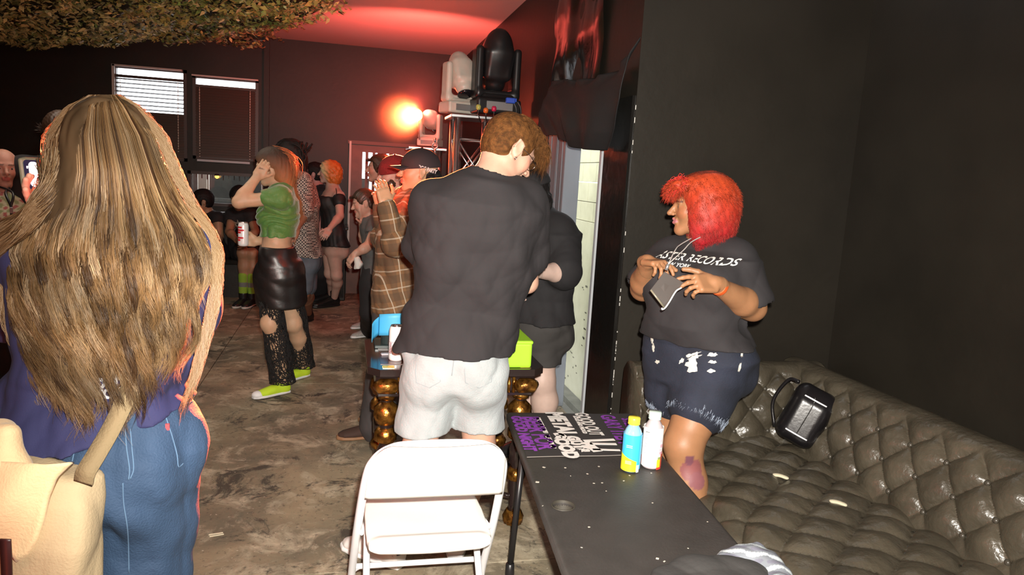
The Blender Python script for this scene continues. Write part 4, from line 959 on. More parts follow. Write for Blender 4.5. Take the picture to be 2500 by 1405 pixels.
    def head_(s, S):
        hp, h, R = s.hp, s.hs, s.headR()
        S.ell(hp(0, -.014, .030), A3(.076, .097, .086)*h, R, .02)
        S.ell(hp(0, .030, -.018), A3(.061, .062, .080)*h, R, .03)
        for q in (1, -1):
            S.cone(hp(q*.046, -.008, -.048), hp(q*.014, .066, -.094), .022*h, .016*h, .03)
            S.ball(hp(q*.040, .058, -.022), .024*h, .025)
        S.ball(hp(0, .070, -.096), .018*h, .02)
        S.cone(hp(-.030, .080, .022), hp(.030, .080, .022), .013*h, .013*h, .012)
        for q in (1, -1): S.ball(hp(q*.031, .100, .003), .0145*h, .012, 's')
        for q in (1, -1): S.ell(hp(q*.031, .076, .002), A3(.0165, .012, .0125)*h, R, .004)
        S.cone(hp(0, .088, .014), hp(0, .113, -.024), .0075*h, .0115*h, .010); S.ball(hp(0, .117, -.026), .0085*h, .006)
        for q in (1, -1): S.ball(hp(q*.0115, .102, -.029), .0080*h, .006)
        S.cone(hp(-.017, .088, -.0505), hp(.017, .088, -.0505), .0062*h, .0062*h, .007); S.ball(hp(0, .0955, -.0495), .0078*h, .008)
        S.cone(hp(-.014, .088, -.0635), hp(.014, .088, -.0635), .0070*h, .0070*h, .007); S.ball(hp(0, .0935, -.0635), .0080*h, .008)
        S.cone(hp(-.024, .099, -.057), hp(.024, .099, -.057), .0022*h, .0022*h, .004, 's')
        for q in (1, -1):
            S.ell(hp(q*.080, -.012, -.002), A3(.008, .021, .034)*h, R@np.array(Matrix.Rotation(q*-.35, 3, 'Z'))@np.array(Matrix.Rotation(.12, 3, 'X')), .008)
            S.ell(hp(q*.091, -.010, .002), A3(.007, .010, .019)*h, R, .006, 's'); S.ball(hp(q*.077, -.004, -.030), .0085*h, .008)
            S.cone(hp(q*.083, .006, .018), hp(q*.086, -.024, .026), .004*h, .004*h, .004); S.cone(hp(q*.086, -.024, .026), hp(q*.084, -.028, -.006), .004*h, .0035*h, .004)
    def hand(s, q, d, n, curl=.5, spread=.25, thumb=.5, curls=None, size=1.0):
        """q side, d finger direction, n palm normal"""
        d = nrm(d); n = np.array(n, float); n = nrm(n-d*(n@d)); s.hands[q] = (d, n, curl, spread, thumb, curls, size)
    def hand_(s, S, q, inf=0):
        if q not in s.hands:
            d = nrm(s.J['wr'+q]-s.J['el'+q]); inn = (s.r if q == 'l' else -s.r); s.hand(q, d+A3(0, 0, -.2), inn, .45, .15)
        d, n, curl, spread, thumb, curls, size = s.hands[q]; k = s.H/1.72*size; W_ = s.J['wr'+q]
        t = np.cross(d, n)*(1 if q == 'r' else -1); R = np.stack([t, d, n], 1)
        P = lambda x, y, z: W_+R@(A3(x, y, z)*k)
        S.cone(P(0, -.03, 0), P(0, .012, 0), .022*k+inf, .022*k+inf, .02)
        S.box(P(-.001, .045, .0), A3(.039, .044, .0125)*k+inf, R, .012, .012); S.ell(P(.026, .030, .006), A3(.018, .028, .014)*k, R, .012)
        for i, (x, L_) in enumerate(((.029, .070), (.0095, .078), (-.010, .072), (-.029, .057))):
            c = (curls[i] if curls else curl); a = P(x*.93, .082-(.003 if i in (1, 2) else .008), 0); ang = c*.75; sp = (x/.03)*spread*.35; rad = (.0088, .0088, .0084, .0076)[i]*k
            for j, fr in enumerate((.46, .30, .26)):
                dr = R@A3(math.sin(sp), math.cos(sp)*math.cos(ang), math.sin(ang)*math.cos(sp)); b = a+dr*L_*fr*k
                S.cone(a, b, rad+inf, rad*.93+inf, .004); a = b; rad *= .93; ang += c*(1.15 if j == 0 else .7)
            s.tips = getattr(s, 'tips', []); s.tips.append((a, dr, R[:, 2]*math.cos(ang)*0+n, rad))
        a = P(.026, .016, .004); d1 = R@nrm(A3(.75, .75, .35*thumb+.05)); b = a+d1*.042*k; S.cone(a, b, .014*k+inf, .0105*k+inf, .01)
        d2 = R@nrm(A3(.75-thumb*.7, .9, .3+thumb*.5)); c = b+d2*.030*k; S.cone(b, c, .0105*k+inf, .0095*k+inf, .005); d3 = R@nrm(A3(.55-thumb*1.0, .9, .3+thumb*.6)); S.cone(c, c+d3*.022*k, .0095*k+inf, .0085*k+inf, .004)
    # --- meshing ---
    def body(s, h=.010, hh=.0055, hd=.004, legs=True, feet=False, hands='rl', head=True, m=None, noise=None):
        S = SDF(); s.torso(S); s.neck(S)
        for q in 'rl':
            s.uarm(S, q); s.farm(S, q)
            if legs: s.thigh(S, q); s.calf_(S, q)
            if legs and feet: s.foot(S, q)
            if q in hands: s.hand_(S, q)
        if head: s.head_(S)
        for fn in s.extra: fn(S)
        boxes = []
        if head: c = s.hp(0, .01, -.01); boxes.append((c-.15*s.hs, c+.15*s.hs, hh))
        for q in hands:
            d = s.hands[q][0]; c = s.J['wr'+q]+d*.095*s.H/1.72; boxes.append((c-.125, c+.125, hd))
        parts = [cull(S.mesh(h), [(a+h*1.2, b-h*1.2) for a, b, _ in boxes])]
        for a, b, hx in boxes: parts.append(S.mesh(hx, a, b))
        P, T, Q = merge(parts)
        col = np.tile(s.skin, (len(P), 1))
        hd_ = (P-s.J['hed'])@s.headR()/s.hs; nearh = (np.abs(hd_) < .16).all(1)
        x, y, z = hd_.T
        lip = nearh & (y > .082) & (np.abs(x) < .024) & (z < -.044) & (z > -.071) & (((np.abs(x)/.024)**2+((z+.0575)/.0125)**2) < 1)
        lc = getattr(s, 'lipc', s.skin*A3(.85, .45, .45)+A3(.06, .01, .02)); col[lip] = lc
        brow = nearh & (y > .070) & (np.abs(np.abs(x)-.031) < .020) & (np.abs(z-(.026-.15*np.abs(np.abs(x)-.026))) < .0040)
        col[brow] = getattr(s, 'browc', s.skin*.25)
        cheek = nearh & (y > .03); col[cheek] = np.where((np.linalg.norm(np.stack([np.abs(x)-.045, y-.07, z+.02], 1), axis=1) < .028)[cheek][:, None] & ~(lip | brow)[cheek][:, None], col[cheek]*A3(1.08, .88, .86), col[cheek])
        for c, r, cc in s.paint: col[np.linalg.norm(P-np.array(c), axis=1) < r] = cc
        name = 'body'
        o = obj(name, P, (T, Q), m or skin_mat('skin', (.8, .6, .5)), s.root, True, None, col)
        if head:
            for q in (1, -1):
                b = MB(); c = s.hp(q*.031, .0765, .002); f = s.hf
                b.lathe([(.0118*s.hs*math.sin(a), -.0118*s.hs*math.cos(a)) for a in np.linspace(.05, PI-.05, 9)], c, 14, f); e = b.build('eye', m_eye, o, True)
                b = MB(); b.lathe([(.0055*s.hs, .0106*s.hs), (.004*s.hs, .0116*s.hs), (.0001, .0121*s.hs)], c, 12, f); b.build('iris', m_iris, e, True)
        s.bodyo = o; return o
    def garment(s, name, m, fn, h=.008, noise=None, cols=None, label=None, parent=None):
        S = SDF(); fn(S); return sdf_obj(S, h, name, m, parent or s.root, noise, cols, label)
    def tee(s, m, slv=.75, hem=None, inf=.012, h=.008, wide=.012, sflare=.012, name='t_shirt', noise=None, neck=.0, cols=None, hemn=None, label=None):
        J, H = s.J, s.H
        hem = J['pel']+A3(0, 0, .0) if hem is None else hem
        def fn(S):
            s.torso(S, inf, 0, 1.0, .03, wide)
            rs = s.rv('shr', 'shl')
            for q in 'rl': s.uarm(S, q, inf, slv, .035, sflare)
            S.cut(hem, hemn if hemn is not None else (0, 0, -1))
            # neckline opening
            S.cone(J['nck']+A3(0, 0, .000*H+neck), s.hp(0, -.02, -.05), .041*H*s.w**.3, .052*H, .01, 's')
            for q in 'rl':
                d = nrm(J['el'+q]-J['sh'+q]); e = J['sh'+q]+(J['el'+q]-J['sh'+q])*(slv+.02)
                # crisp sleeve end: hollow it a little so the arm leaves an opening
                S.cone(e-d*.01, e+d*.06, .0255*H*s.arm*s.w**.6+inf*.2+sflare*.55, .028*H*s.arm*s.w**.6+inf+sflare, .004, 's') if slv < .95 else None
        nz = noise or fold(int(H*1000) % 97, (9, 9, 7), .007); tz = J['nck'][2]
        o = s.garment(name, m, fn, h, lambda X, Y, Z: nz(X, Y, Z)*np.clip((tz+.01-Z)/.10, .12, 1), cols, label); s.shirt = o; return o
    def trousers(s, m, t=2.0, inf=.010, h=.009, name='trousers', flare=0, top=None, noise=None, cols=None, label=None, wide=0, bell=0):
        J, H = s.J, s.H; top = J['wst']-A3(0, 0, .01*H) if top is None else top
        def fn(S):
            s.torso(S, inf, 0, .6, .03, wide*.5)
            for q in 'rl':
                if t <= 1: 
                    s.thigh(S, q, inf+wide, t, .035, flare)
                else:
                    s.thigh(S, q, inf+wide, 1, .035); A, B = J['kn'+q], J['an'+q]; E = A+(B-A)*(t-1)
                    S.cone(A, E, .034*H*s.leg*s.w**.6+inf+wide, .030*H+inf+wide+bell, .03)
                    s.calf_(S, q, inf, 0, 1, .03) if t > 1.9 else None
            S.cut(top, (0, 0, 1))
            for q in 'rl':
                if t <= 1:
                    d = nrm(J['kn'+q]-J['hp'+q]); e = J['hp'+q]+(J['kn'+q]-J['hp'+q])*t; S.cut_cap = None
        o = s.garment(name, m, fn, h, noise or fold(int(H*777) % 89, (6, 6, 4), .005), cols, label); return o
    def shoe(s, q, m_up, m_sole, label=None, laces=None, toecap=None, hi=0, h=.005, size=1.0, soleh=.022, stripes=None):
        J, H = s.J, s.H; A, B = J['an'+q], J['to'+q]; d = nrm((B-A)*A3(1, 1, 0)); rt = np.cross(d, (0, 0, 1.)); z0 = B[2]-.018*H; k = H/1.72*size
        hl = A3(A[0], A[1], z0)-d*.045*k; R = np.stack([rt, d, (0, 0, 1.)], 1); P = lambda x, y, z: hl+R@(A3(x, y, z)*k); Ln = .275
        def up(S):
            S.loft([(P(0, .0, .045), rt, .034*k, .040*k), (P(0, .05, .045), rt, .038*k, .045*k), (P(0, .12, .040), rt, .042*k, .040*k), (P(0, .19, .033), rt, .047*k, .030*k), (P(0, .245, .028), rt, .040*k, .022*k), (P(0, .275, .024), rt, .018*k, .014*k)], .02, rd=.008)
            S.cone(P(0, .035, .05), P(0, .045, .085+hi), .037*k, .036*k, .03); S.cut(P(0, 0, .095+hi), (0, -.15, 1)); S.cone(P(0, .045, .07+hi), P(0, .04, .16+hi), .028*k, .034*k, .008, 's'); S.cut(P(0, 0, .012), (0, 0, -1))
        S = SDF(); up(S); o = sdf_obj(S, h, 'shoe', m_up, s.root, None, None, None, label)
        S = SDF(); S.loft([(P(0, -.008, .012), rt, .030*k, .013*k), (P(0, .04, .012), rt, .040*k, .013*k), (P(0, .12, .012), rt, .043*k, .013*k), (P(0, .20, .012), rt, .051*k, .013*k), (P(0, .255, .012), rt, .042*k, .013*k), (P(0, .285, .012), rt, .018*k, .012*k)], .01, pw=3, rd=.004)
        S.cut(P(0, 0, soleh*1.2), (0, 0, 1)); S.cut(A3(0, 0, .001), (0, 0, -1)); sdf_obj(S, h, 'sole', m_sole, o)
        if toecap: S = SDF(); S.ell(P(0, .243, .026), A3(.043, .045, .028)*k, R, .01); S.cut(P(0, .225, 0), -d); S.cut(P(0, 0, .012), (0, 0, -1)); sdf_obj(S, h, 'toe_cap', toecap, o)
        if laces:
            b = MB()
            for i in range(5): y = .10+.024*i; z = .082-.010*i; b.tube([P(-.026, y, z-.008), P(0, y+.006, z+.004), P(.026, y, z-.008)], .0028, 5)
            b.build('laces', laces, o, True)
        if stripes: stripes(s, q, P, R, k, o)
        return o
    def tips_nails(s): pass
def jitter(P, a, seed=0):
    r = np.random.default_rng(seed); return P+r.normal(size=P.shape)*a
def short_hair(p, m, amp=.005, thick=.010, back=-.045, front=.045, name='hair', seed=1, n=2500, ln=.03, cols=None, up=.3, h=.005, m2=None):
    """close-cropped hair: a cap following the skull, with many short strands"""
    S = SDF(); R = p.headR(); hs = p.hs
    S.ell(p.hp(0, -.016, .034), (A3(.076, .097, .086)+thick)*hs, R, .01); S.ell(p.hp(0, -.035, -.01), (A3(.070, .070, .070)+thick*.6)*hs, R, .02)
    S.ell(p.hp(0, .085, -.045), A3(.085, .060, .085)*hs, R, .012, 's'); S.cut(p.hp(0, 0, back-.02), -p.headR()@A3(0, -.25, 1)); S.ell(p.hp(.09, -.005, -.02), A3(.03, .034, .045)*hs, R, .008, 's'); S.ell(p.hp(-.09, -.005, -.02), A3(.03, .034, .045)*hs, R, .008, 's')
    S.box(p.hp(0, .13, -.05), A3(.2, .085, .105)*hs, R@np.array(Matrix.Rotation(-.15, 3, 'X')), .02, .015, 's')
    f = fold(seed, (60, 60, 40), amp*.7, 6); o = sdf_obj(S, h, name, m, p.root, f)
    if n:
        r = np.random.default_rng(seed); me = o.data; V = np.empty(len(me.vertices)*3, np.float32); me.vertices.foreach_get('co', V); V = V.reshape(-1, 3)+wloc(o)
        N_ = np.empty(len(me.vertices)*3, np.float32); me.vertices.foreach_get('normal', N_); N_ = N_.reshape(-1, 3)
        lc = (V-p.J['hed'])@R/hs; keep = (lc[:, 2] > -.06) & (((V-p.hp(0, 0, .02))*N_).sum(1) > 0)
        V = V[keep]; N_ = N_[keep]; ii = r.integers(0, len(V), n); base = V[ii]-N_[ii]*.0015; nn = N_[ii]
        fw = R[:, 1]; dirn = nn*up+fw*.5-np.array(R[:, 2])*.25*(1-up)+r.normal(size=(n, 3))*.22; dirn -= nn*np.minimum((dirn*nn).sum(1, keepdims=True)-.12, 0); dirn /= np.linalg.norm(dirn, axis=1, keepdims=True)
        t = np.linspace(0, 1, 4)[None, :, None]; L_ = (r.uniform(.6, 1.2, (n, 1, 1))*ln)
        lines = base[:, None]+dirn[:, None]*t*L_+nn[:, None]*(-.10*t*t*L_)
        strands('strands', lines, .0012, m2 or m, o)
    return o
def eyeglasses(p, m):
    b = MB(); 
    for q in (1, -1): b.tube([p.hp(q*.033+.024*math.cos(a), .098, .0+.019*math.sin(a)) for a in np.linspace(0, 2*PI, 19)[:-1]], .0016, 6, closed=True); b.tube([p.hp(q*.057, .097, .006), p.hp(q*.080, .05, .008), p.hp(q*.083, -.01, .010), p.hp(q*.082, -.03, -.01)], .0014, 5)
    b.tube([p.hp(-.009, .100, .003), p.hp(.009, .100, .003)], .0014, 5); b.build('glasses', m, p.root, True)
def cap(p, m, brim=True, back=False, h=.005, name='cap', label=None, low=.012, puff=.014):
    S = SDF(); R = p.headR(); hs = p.hs
    S.ell(p.hp(0, -.012, .036), (A3(.078, .099, .086)+puff)*hs, R, .01); S.cut(p.hp(0, 0, low), -R@A3(0, .12, 1)); o = sdf_obj(S, h, name, m, p.root, None, None, None, label)
    if brim:
        f = -1 if back else 1
        def bf(u, v):
            a = (u-.5)*2.0; r0 = .10+.082*v; x = math.sin(a)*(.086+.004*v); y = .070*math.cos(a)+(.092*v)*math.cos(a*.9); return p.hp(x, f*(y+.012), low+.014-.020*(a/1.0)**2*(.4+v*.6)-.012*v)
        V, F = grid(20, 8, bf); b = obj('brim', V, F, m, o); md = b.modifiers.new('t', 'SOLIDIFY'); md.thickness = .004
    b = MB(); b.lathe([(.008, 0), (.007, .004), (.001, .006)], p.hp(0, -.012, .036+.086+puff-.001), 10, R[:, 2]); b.build('button', m, o, True)
    return o
def js(p, **k): p.set(**{a: C(*b) for a, b in k.items()})
def zfix(pt, z): q = np.array(pt, float); q[2] = z; return q
def feet(p, q, ank, toe):      # ankle and toe spots on the floor, from floor sight lines
    a = onz(*ank, .0); t = onz(*toe, .0); d = nrm(t-a); p.J['an'+q] = zfix(a, .078*p.H/1.72); p.J['to'+q] = zfix(a+d*.155*p.H/1.72, .032)
m_tee = mat('black_jersey', (.020, .0175, .0195), .85, bump=.08, bscale=260)
m_tee2 = mat('deep_black_jersey', (.013, .0115, .013), .85, bump=.08, bscale=260)
SKA = (.62, .36, .26); SKB = (.55, .30, .20); SKD = (.34, .165, .080)
m_skin = skin_mat('skin', (.6, .4, .3))
m_sock = mat('white_sock', (.75, .75, .75), .9)

# ---------- ginger-haired man, back to us ----------
g = Person('person with short ginger hair, black t-shirt and pale denim shorts, back turned, head bowed', (.36, 2.76), math.radians(88), 1.82, SKA, 1.02)
js(g, pel=(1108, 888, 2.82), wst=(1135, 745, 2.84), cst=(1165, 575, 2.82), nck=(1196, 440, 2.80), hed=(1243, 366, 2.86),
   shl=(1055, 492, 2.80), shr=(1282, 490, 2.86), ell=(1034, 640, 2.98), wrl=(1110, 690, 3.16), elr=(1287, 690, 2.95), wrr=(1215, 700, 3.16),
   hpl=(1052, 920, 2.82), hpr=(1165, 922, 2.84), knl=(1022, 1105, 2.74), knr=(1170, 1100, 2.86))
feet(g, 'l', (955, 1378), (868, 1345)); feet(g, 'r', (1112, 1352), (1118, 1270))
g.face(math.radians(18), tilt=math.radians(34)); g.lipc = A3(.5, .2, .17)
g.hand('l', A3(.8, .5, -.3), A3(0, 0, -1), .5); g.hand('r', A3(-.7, .6, -.3), A3(0, 0, -1), .5)
g.body(.009, .0045, .004)
def ftee(seed, amp=.010): 
    b = fold(seed, (7, 7, 6), amp, 6); c = fold(seed+1, (16, 16, 12), amp*.4, 5); return lambda X, Y, Z: b(X, Y, Z)+c(X, Y, Z)
tn = ftee(41, .012)
def backfold(X, Y, Z):      # long slanting folds across the back
    s = (X-.35)*.75+(Z-1.15)*1.0; return tn(X, Y, Z)-.006*np.sin(s*26+np.sin(X*9)*1.3)*np.exp(-((Z-1.12)/.26)**2)
hemc = (onz(990, 838, .98)+onz(1245, 850, .98))/2; hemz = C(1118, 852, 2.80)
g.tee(m_tee, .70, zfix(g.J['pel'], hemz[2]), .014, .006, .040, .026, noise=backfold)
m_sh = mat('pale_denim', (.36, .39, .40), .85, bump=.25, bscale=160, var=.12, vscale=9, sheen=.15)
kz = C(1100, 1046, 2.8)[2]; fz = ftee(17, .009)
def shorts(S):
    g.torso(S, .014, 0, .5, .03, .010)
    for q in 'rl':
        A_, B_ = g.J['hp'+q], g.J['kn'+q]; t = (A_[2]-kz)/(A_[2]-B_[2]); E_ = A_+(B_-A_)*t
        S.cone(A_, E_, .106, .103, .03); S.ell(A_+A3(0, -.035, -.01), (.098, .10, .11), None, .05)
    S.cut(A3(0, 0, kz), (0, 0, -1))
    for q in 'rl':
        A_, B_ = g.J['hp'+q], g.J['kn'+q]; t = (A_[2]-kz)/(A_[2]-B_[2]); E_ = A_+(B_-A_)*t; S.cone(E_+A3(0, 0, .05), E_-A3(0, 0, .03), .080, .086, .004, 's')
    S.cut(A3(0, 0, hemz[2]+.05), (0, 0, 1))
so = g.garment('shorts', m_sh, shorts, .0055, lambda X, Y, Z: fz(X, Y, Z)-.003*np.sin((X*.5+Z)*40+np.sin(X*18)))
# seams and the little red tag of the shorts
_bv = {}
def bvh(o):
    if o.name not in _bv:
        off = Vector(wloc(o)); _bv[o.name] = BVHTree.FromPolygons([v.co+off for v in o.data.vertices], [tuple(p.vertices) for p in o.data.polygons])
    return _bv[o.name]
def on_surface(o, pts, d=None, lift=.002):      # rest points on a garment, found along the sight line
    out = []; last = None
    for p in pts:
        r = nrm(np.array(p)-CAM); h = bvh(o).ray_cast(Vector(CAM+r*.3), Vector(r))
        if h[0] is not None: last = np.array(h[0])-r*lift; out.append(last)
        elif last is not None: out.append(last+0)
        else: out.append(np.array(p))
    return out
def hit(o, px, py): return on_surface(o, [C(px, py, 2)], None, 0)[0]
seamm = mat('denim_seam', (.30, .33, .35), .9); 
b = MB(); b.tube(on_surface(so, [C(x, y, 2.7) for x, y in zip(np.linspace(1112, 1103, 10), np.linspace(850, 918, 10))], HD), .0018, 5); b.build('seam', seamm, so, True)
for x in ((1020, 1075), (1140, 1200)):
    b = MB(); b.tube(on_surface(so, [C(px, py, 2.7) for px, py in ((x[0], 868), (x[0]-6, 905), (x[0]-4, 935), ((x[0]+x[1])/2, 948), (x[1], 933), (x[1], 868))], HD), .0014, 5); b.build('pocket_seam', seamm, so, True)
p_ = on_surface(so, [C(1131, 858, 2.7)], HD)[0]; b = MB(); b.box(p_, (.006, .002, .010)); b.build('red_tag', mat('red_tag', (.6, .05, .06), .7), so)
m_hair_g = mat('ginger_hair', (.125, .050, .013), .75, var=.45, vscale=60, spec=.2, bump=.5, bscale=220)
m_hair_g2 = mat('pale_ginger_hair', (.17, .085, .03), .45, var=.4, vscale=90)
short_hair(g, m_hair_g, seed=3, n=9000, ln=.024, thick=.009, m2=m_hair_g2, amp=.002)
# longer top, falling forwards over the brow
r_ = np.random.default_rng(5); R = g.headR(); L_ = []
for k in range(2600):
    a = r_.uniform(-1.25, 1.25); y0 = r_.uniform(-.05, .085); x0 = .060*math.sin(a)*r_.uniform(.3, 1.2)
    z0 = .034+.098*math.sqrt(max(.02, 1-(x0/.09)**2-((y0+.012)/.115)**2)); ln = r_.uniform(.035, .075)*(1.15 if y0 > .03 else .7)
    cu = r_.uniform(.5, 1.3); s0 = r_.uniform(-.02, .02); pts = []
    for t in np.linspace(0, 1, 7):
        pts.append(g.hp(x0*(1+.25*t)+s0*t, y0+ln*t*.85+(.01 if y0 > .05 else 0), z0+.020*math.sin(t*2.4)-cu*.075*t*t-.004))
    L_.append(pts)
strands('fringe', L_, .0011, m_hair_g, g.root)
eyeglasses(g, mat('thin_metal_frame', (.6, .55, .5), .2, 1))
b = MB(); b.tube([g.hp(.092+.006*math.cos(a), -.004, -.040+.007*math.sin(a)) for a in np.linspace(0, 2*PI, 13)[:-1]], .0014, 6, closed=True); b.build('earring', MATS['thin_metal_frame'], g.root, True)
m_wsh = mat('white_leather_shoe', (.78, .75, .72), .4); m_wsole = mat('white_rubber', (.80, .80, .80), .5); m_navy = mat('navy_suede', (.03, .035, .06), .8)
def heel_tab(p, q, P, R, k, o):
    b = MB()
    S = SDF(); S.loft([(P(0, -.004, .062), R[:, 0], .032*k, .010*k), (P(0, .0, .098), R[:, 0], .030*k, .010*k)], .01, rd=.003); t = sdf_obj(S, .003, 'heel_tab', m_navy, o)
    for s_ in (1, -1):
        b = MB(); b.box(P(s_*.0355, .045, .062), (.003, .035*k, .009*k), R@np.array(Matrix.Rotation(.25, 3, 'X')), .002); b.build('side_stripe', m_navy, o)
    b = MB()
    for a in (-.5, 0, .5): b.lathe([(.0001, 0), (.0035, .006), (.0001, .016)], P(math.sin(a)*.006, -.016, .078), 8, R@A3(math.sin(a), 0, math.cos(a)))
    b.build('leaf_mark', m_wsole, t)
for q in 'lr': g.shoe(q, m_wsh, m_wsole, stripes=heel_tab, soleh=.028)
for q in 'lr':
    S = SDF(); S.cone(g.J['an'+q]+A3(0, 0, .01), g.J['an'+q]+A3(0, 0, .05), .042, .040, .01); sdf_obj(S, .005, 'sock', m_sock if q == 'r' else mat('dark_sock', (.05, .045, .04), .9), g.root)

# ---------- woman with red curly hair ----------
w = Person('person with bright red bobbed hair, black t-shirt and ripped denim shorts beside the sofa', (1.33, 2.62), math.radians(205), 1.63, SKD, 1.30, 1.0, True)
w.bust = 1.15; w.belly = .018; w.leg = 1.12; w.arm = 1.12
js(w, pel=(1702, 880, 2.90), wst=(1700, 790, 2.90), cst=(1708, 685, 2.90), nck=(1727, 588, 2.92), hed=(1703, 507, 2.90),
   shr=(1642, 632, 3.00), shl=(1792, 640, 2.84), elr=(1570, 705, 2.98), wrr=(1580, 640, 2.76), ell=(1838, 752, 2.78), wrl=(1745, 693, 2.58),
   hpr=(1655, 900, 2.98), hpl=(1745, 905, 2.86), knr=(1640, 1060, 2.98), knl=(1668, 1085, 2.74))
w.J['anl'] = zfix(C(1730, 1290, 2.62), .078); w.J['tol'] = w.J['anl']+A3(-.03, -.14, -.045); w.J['anr'] = zfix(C(1648, 1215, 3.0), .078); w.J['tor'] = w.J['anr']+A3(-.13, -.05, -.045)
w.face(math.radians(166), tilt=math.radians(2)); w.lipc = A3(.42, .16, .17); w.browc = A3(.10, .04, .02)
w.hand('l', C(1660, 690, 2.50)-w.J['wrl'], A3(-.2, .35, -.9)+FW*.8, .35, .2, .2, [.22, .55, .8, .9], 1.05)
w.hand('r', C(1625, 632, 2.66)-w.J['wrr']+A3(0, 0, -.02), A3(0, .3, -1), .6, .25, .3, [.45, .7, .8, .85], 1.0)
w.paint = [(C(1690, 1150, 2.66), .045, A3(.25, .085, .085)), (C(1683, 1125, 2.66), .02, A3(.16, .06, .08)), (C(1700, 1175, 2.66), .035, A3(.24, .09, .10))]
w.body(.008, .004, .0032)
tn2 = ftee(23, .008); hz = C(1700, 832, 2.85)[2]
tw = w.tee(m_tee, .86, zfix(w.J['pel'], hz), .014, .006, .020, .020, noise=tn2)
# printed words across the chest
pr = C(1612, 634, 2.6); rr_ = nrm((w.J['shl']-w.J['shr'])*A3(1, 1, 0)); ctr = C(1680, 632, 2.66)
m_pr = mat('white_shirt_print', (.80, .80, .76), .7)
lettering('ASTER RECORDS', hit(tw, 1692, 632), rr_, (0, 0, 1.), .036, m_pr, tw, tw, 'shirt_print', .35, .0006, .0015, sx=1.15)
lettering('NEW YORK', hit(tw, 1650, 647), rr_, (0, 0, 1.), .020, m_pr, tw, tw, 'shirt_print', .35, .0003, .0015, sx=1.1)
# ripped denim shorts
m_dn = mat('dark_denim', (.014, .018, .034), .85, bump=.2, bscale=150, var=.3, vscale=7); m_fr = mat('frayed_denim', (.28, .33, .42), .95, bump=.5, bscale=150)
def wsh(S, inf=.012, top=hz+.03, lo=0):
    w.torso(S, inf, 0, .5, .03, .004)
    for q, t in (('r', .36), ('l', .44)): w.thigh(S, q, inf+.006, t, .04, .010)
fz2 = ftee(9, .005)
hl_ = [C(1592, 905, 2.8), C(1640, 903, 2.8), C(1765, 970, 2.8)]
def wshorts(S):
    wsh(S); S.cut(A3(0, 0, hz+.02), (0, 0, 1))
ws = w.garment('denim_shorts', m_dn, wshorts, .0055, fz2)
def fray(S):
    for q, t in (('r', .36), ('l', .44)):
        A_, B_ = w.J['hp'+q], w.J['kn'+q]; E_ = A_+(B_-A_)*t; d = nrm(B_-A_); H_w = (.052+(.034-.052)*t)*w.H*w.leg*w.w**.7+.024; S.cone(E_+d*.030, E_+d*.045, H_w-.006, H_w-.010, .004)
    return
S = SDF()
for q, t in (('r', .36), ('l', .44)):
    A_, B_ = w.J['hp'+q], w.J['kn'+q]; E_ = A_+(B_-A_)*t; d = nrm(B_-A_); rad = (.052+(.034-.052)*t)*w.H*w.leg*w.w**.7+.026
    S.loft([(E_-d*.002, w.r, rad*1.0, rad*1.0), (E_+d*.022, w.r, rad*.97, rad*.97)], .006, rd=.004)
# frayed threads along the hems, and worn patches
Lf = []; r_ = np.random.default_rng(2)
for q, t in (('r', .36), ('l', .44)):
    A_, B_ = w.J['hp'+q], w.J['kn'+q]; E_ = A_+(B_-A_)*t; d = nrm(B_-A_); e1 = nrm(np.cross(d, (0, 1., 0))); e2 = np.cross(d, e1); rad = (.052+(.034-.052)*t)*w.H*w.leg*w.w**.7+.022
    for k in range(900):
        a = r_.uniform(0, 6.28); n_ = e1*math.cos(a)+e2*math.sin(a); p0 = E_+n_*rad*1.03+d*r_.uniform(.05, .075)*1.0; p0 = E_+n_*(rad+.002)+d*r_.uniform(.0, .03); Lf.append([p0+d*x*r_.uniform(.8, 1.2)+n_*r_.normal()*.002*x/.02-n_*.008*(x/.03)+e1*r_.normal()*.002 for x in np.linspace(0, .045, 4)])
strands('frayed_hem', Lf, .0011, m_fr, ws)
m_rip = mat('worn_white_threads', (.60, .58, .52), .95, bump=.4, bscale=200)
def patch(o, px, py, wx, wy, Y, d=HD, m=m_rip, name='worn_patch', ang=0, lift=.004, seed=0):
    r = np.random.default_rng(seed+px); pts = []; n = 16
    for k in range(n):
        a = 2*PI*k/n; rr = 1+.22*r.normal(); x, y = wx*rr*math.cos(a), wy*rr*math.sin(a); pts.append(C(px+x*math.cos(ang)-y*math.sin(ang), py+x*math.sin(ang)+y*math.cos(ang), Y))
    c = C(px, py, Y); P_ = on_surface(o, pts+[c], d, lift); return obj(name, P_, [(k, (k+1) % n, n) for k in range(n)], m, o, False)
for a in ((1690, 893, 15, 17, 0), (1697, 872, 18, 5, -.3), (1697, 864, 16, 3, -.3), (1682, 868, 7, 4, -.6), (1664, 882, 8, 4, -.8), (1740, 866, 12, 5, -.1), (1740, 884, 10, 4, 0), (1735, 906, 9, 5, 0), (1592, 825, 3, 16, 0), (1595, 850, 3, 10, 0), (1604, 884, 5, 5, 0), (1812, 860, 3, 14, .1), (1806, 898, 3, 12, .2)):
    patch(ws, a[0], a[1], a[2], a[3], 2.6, ang=a[4])
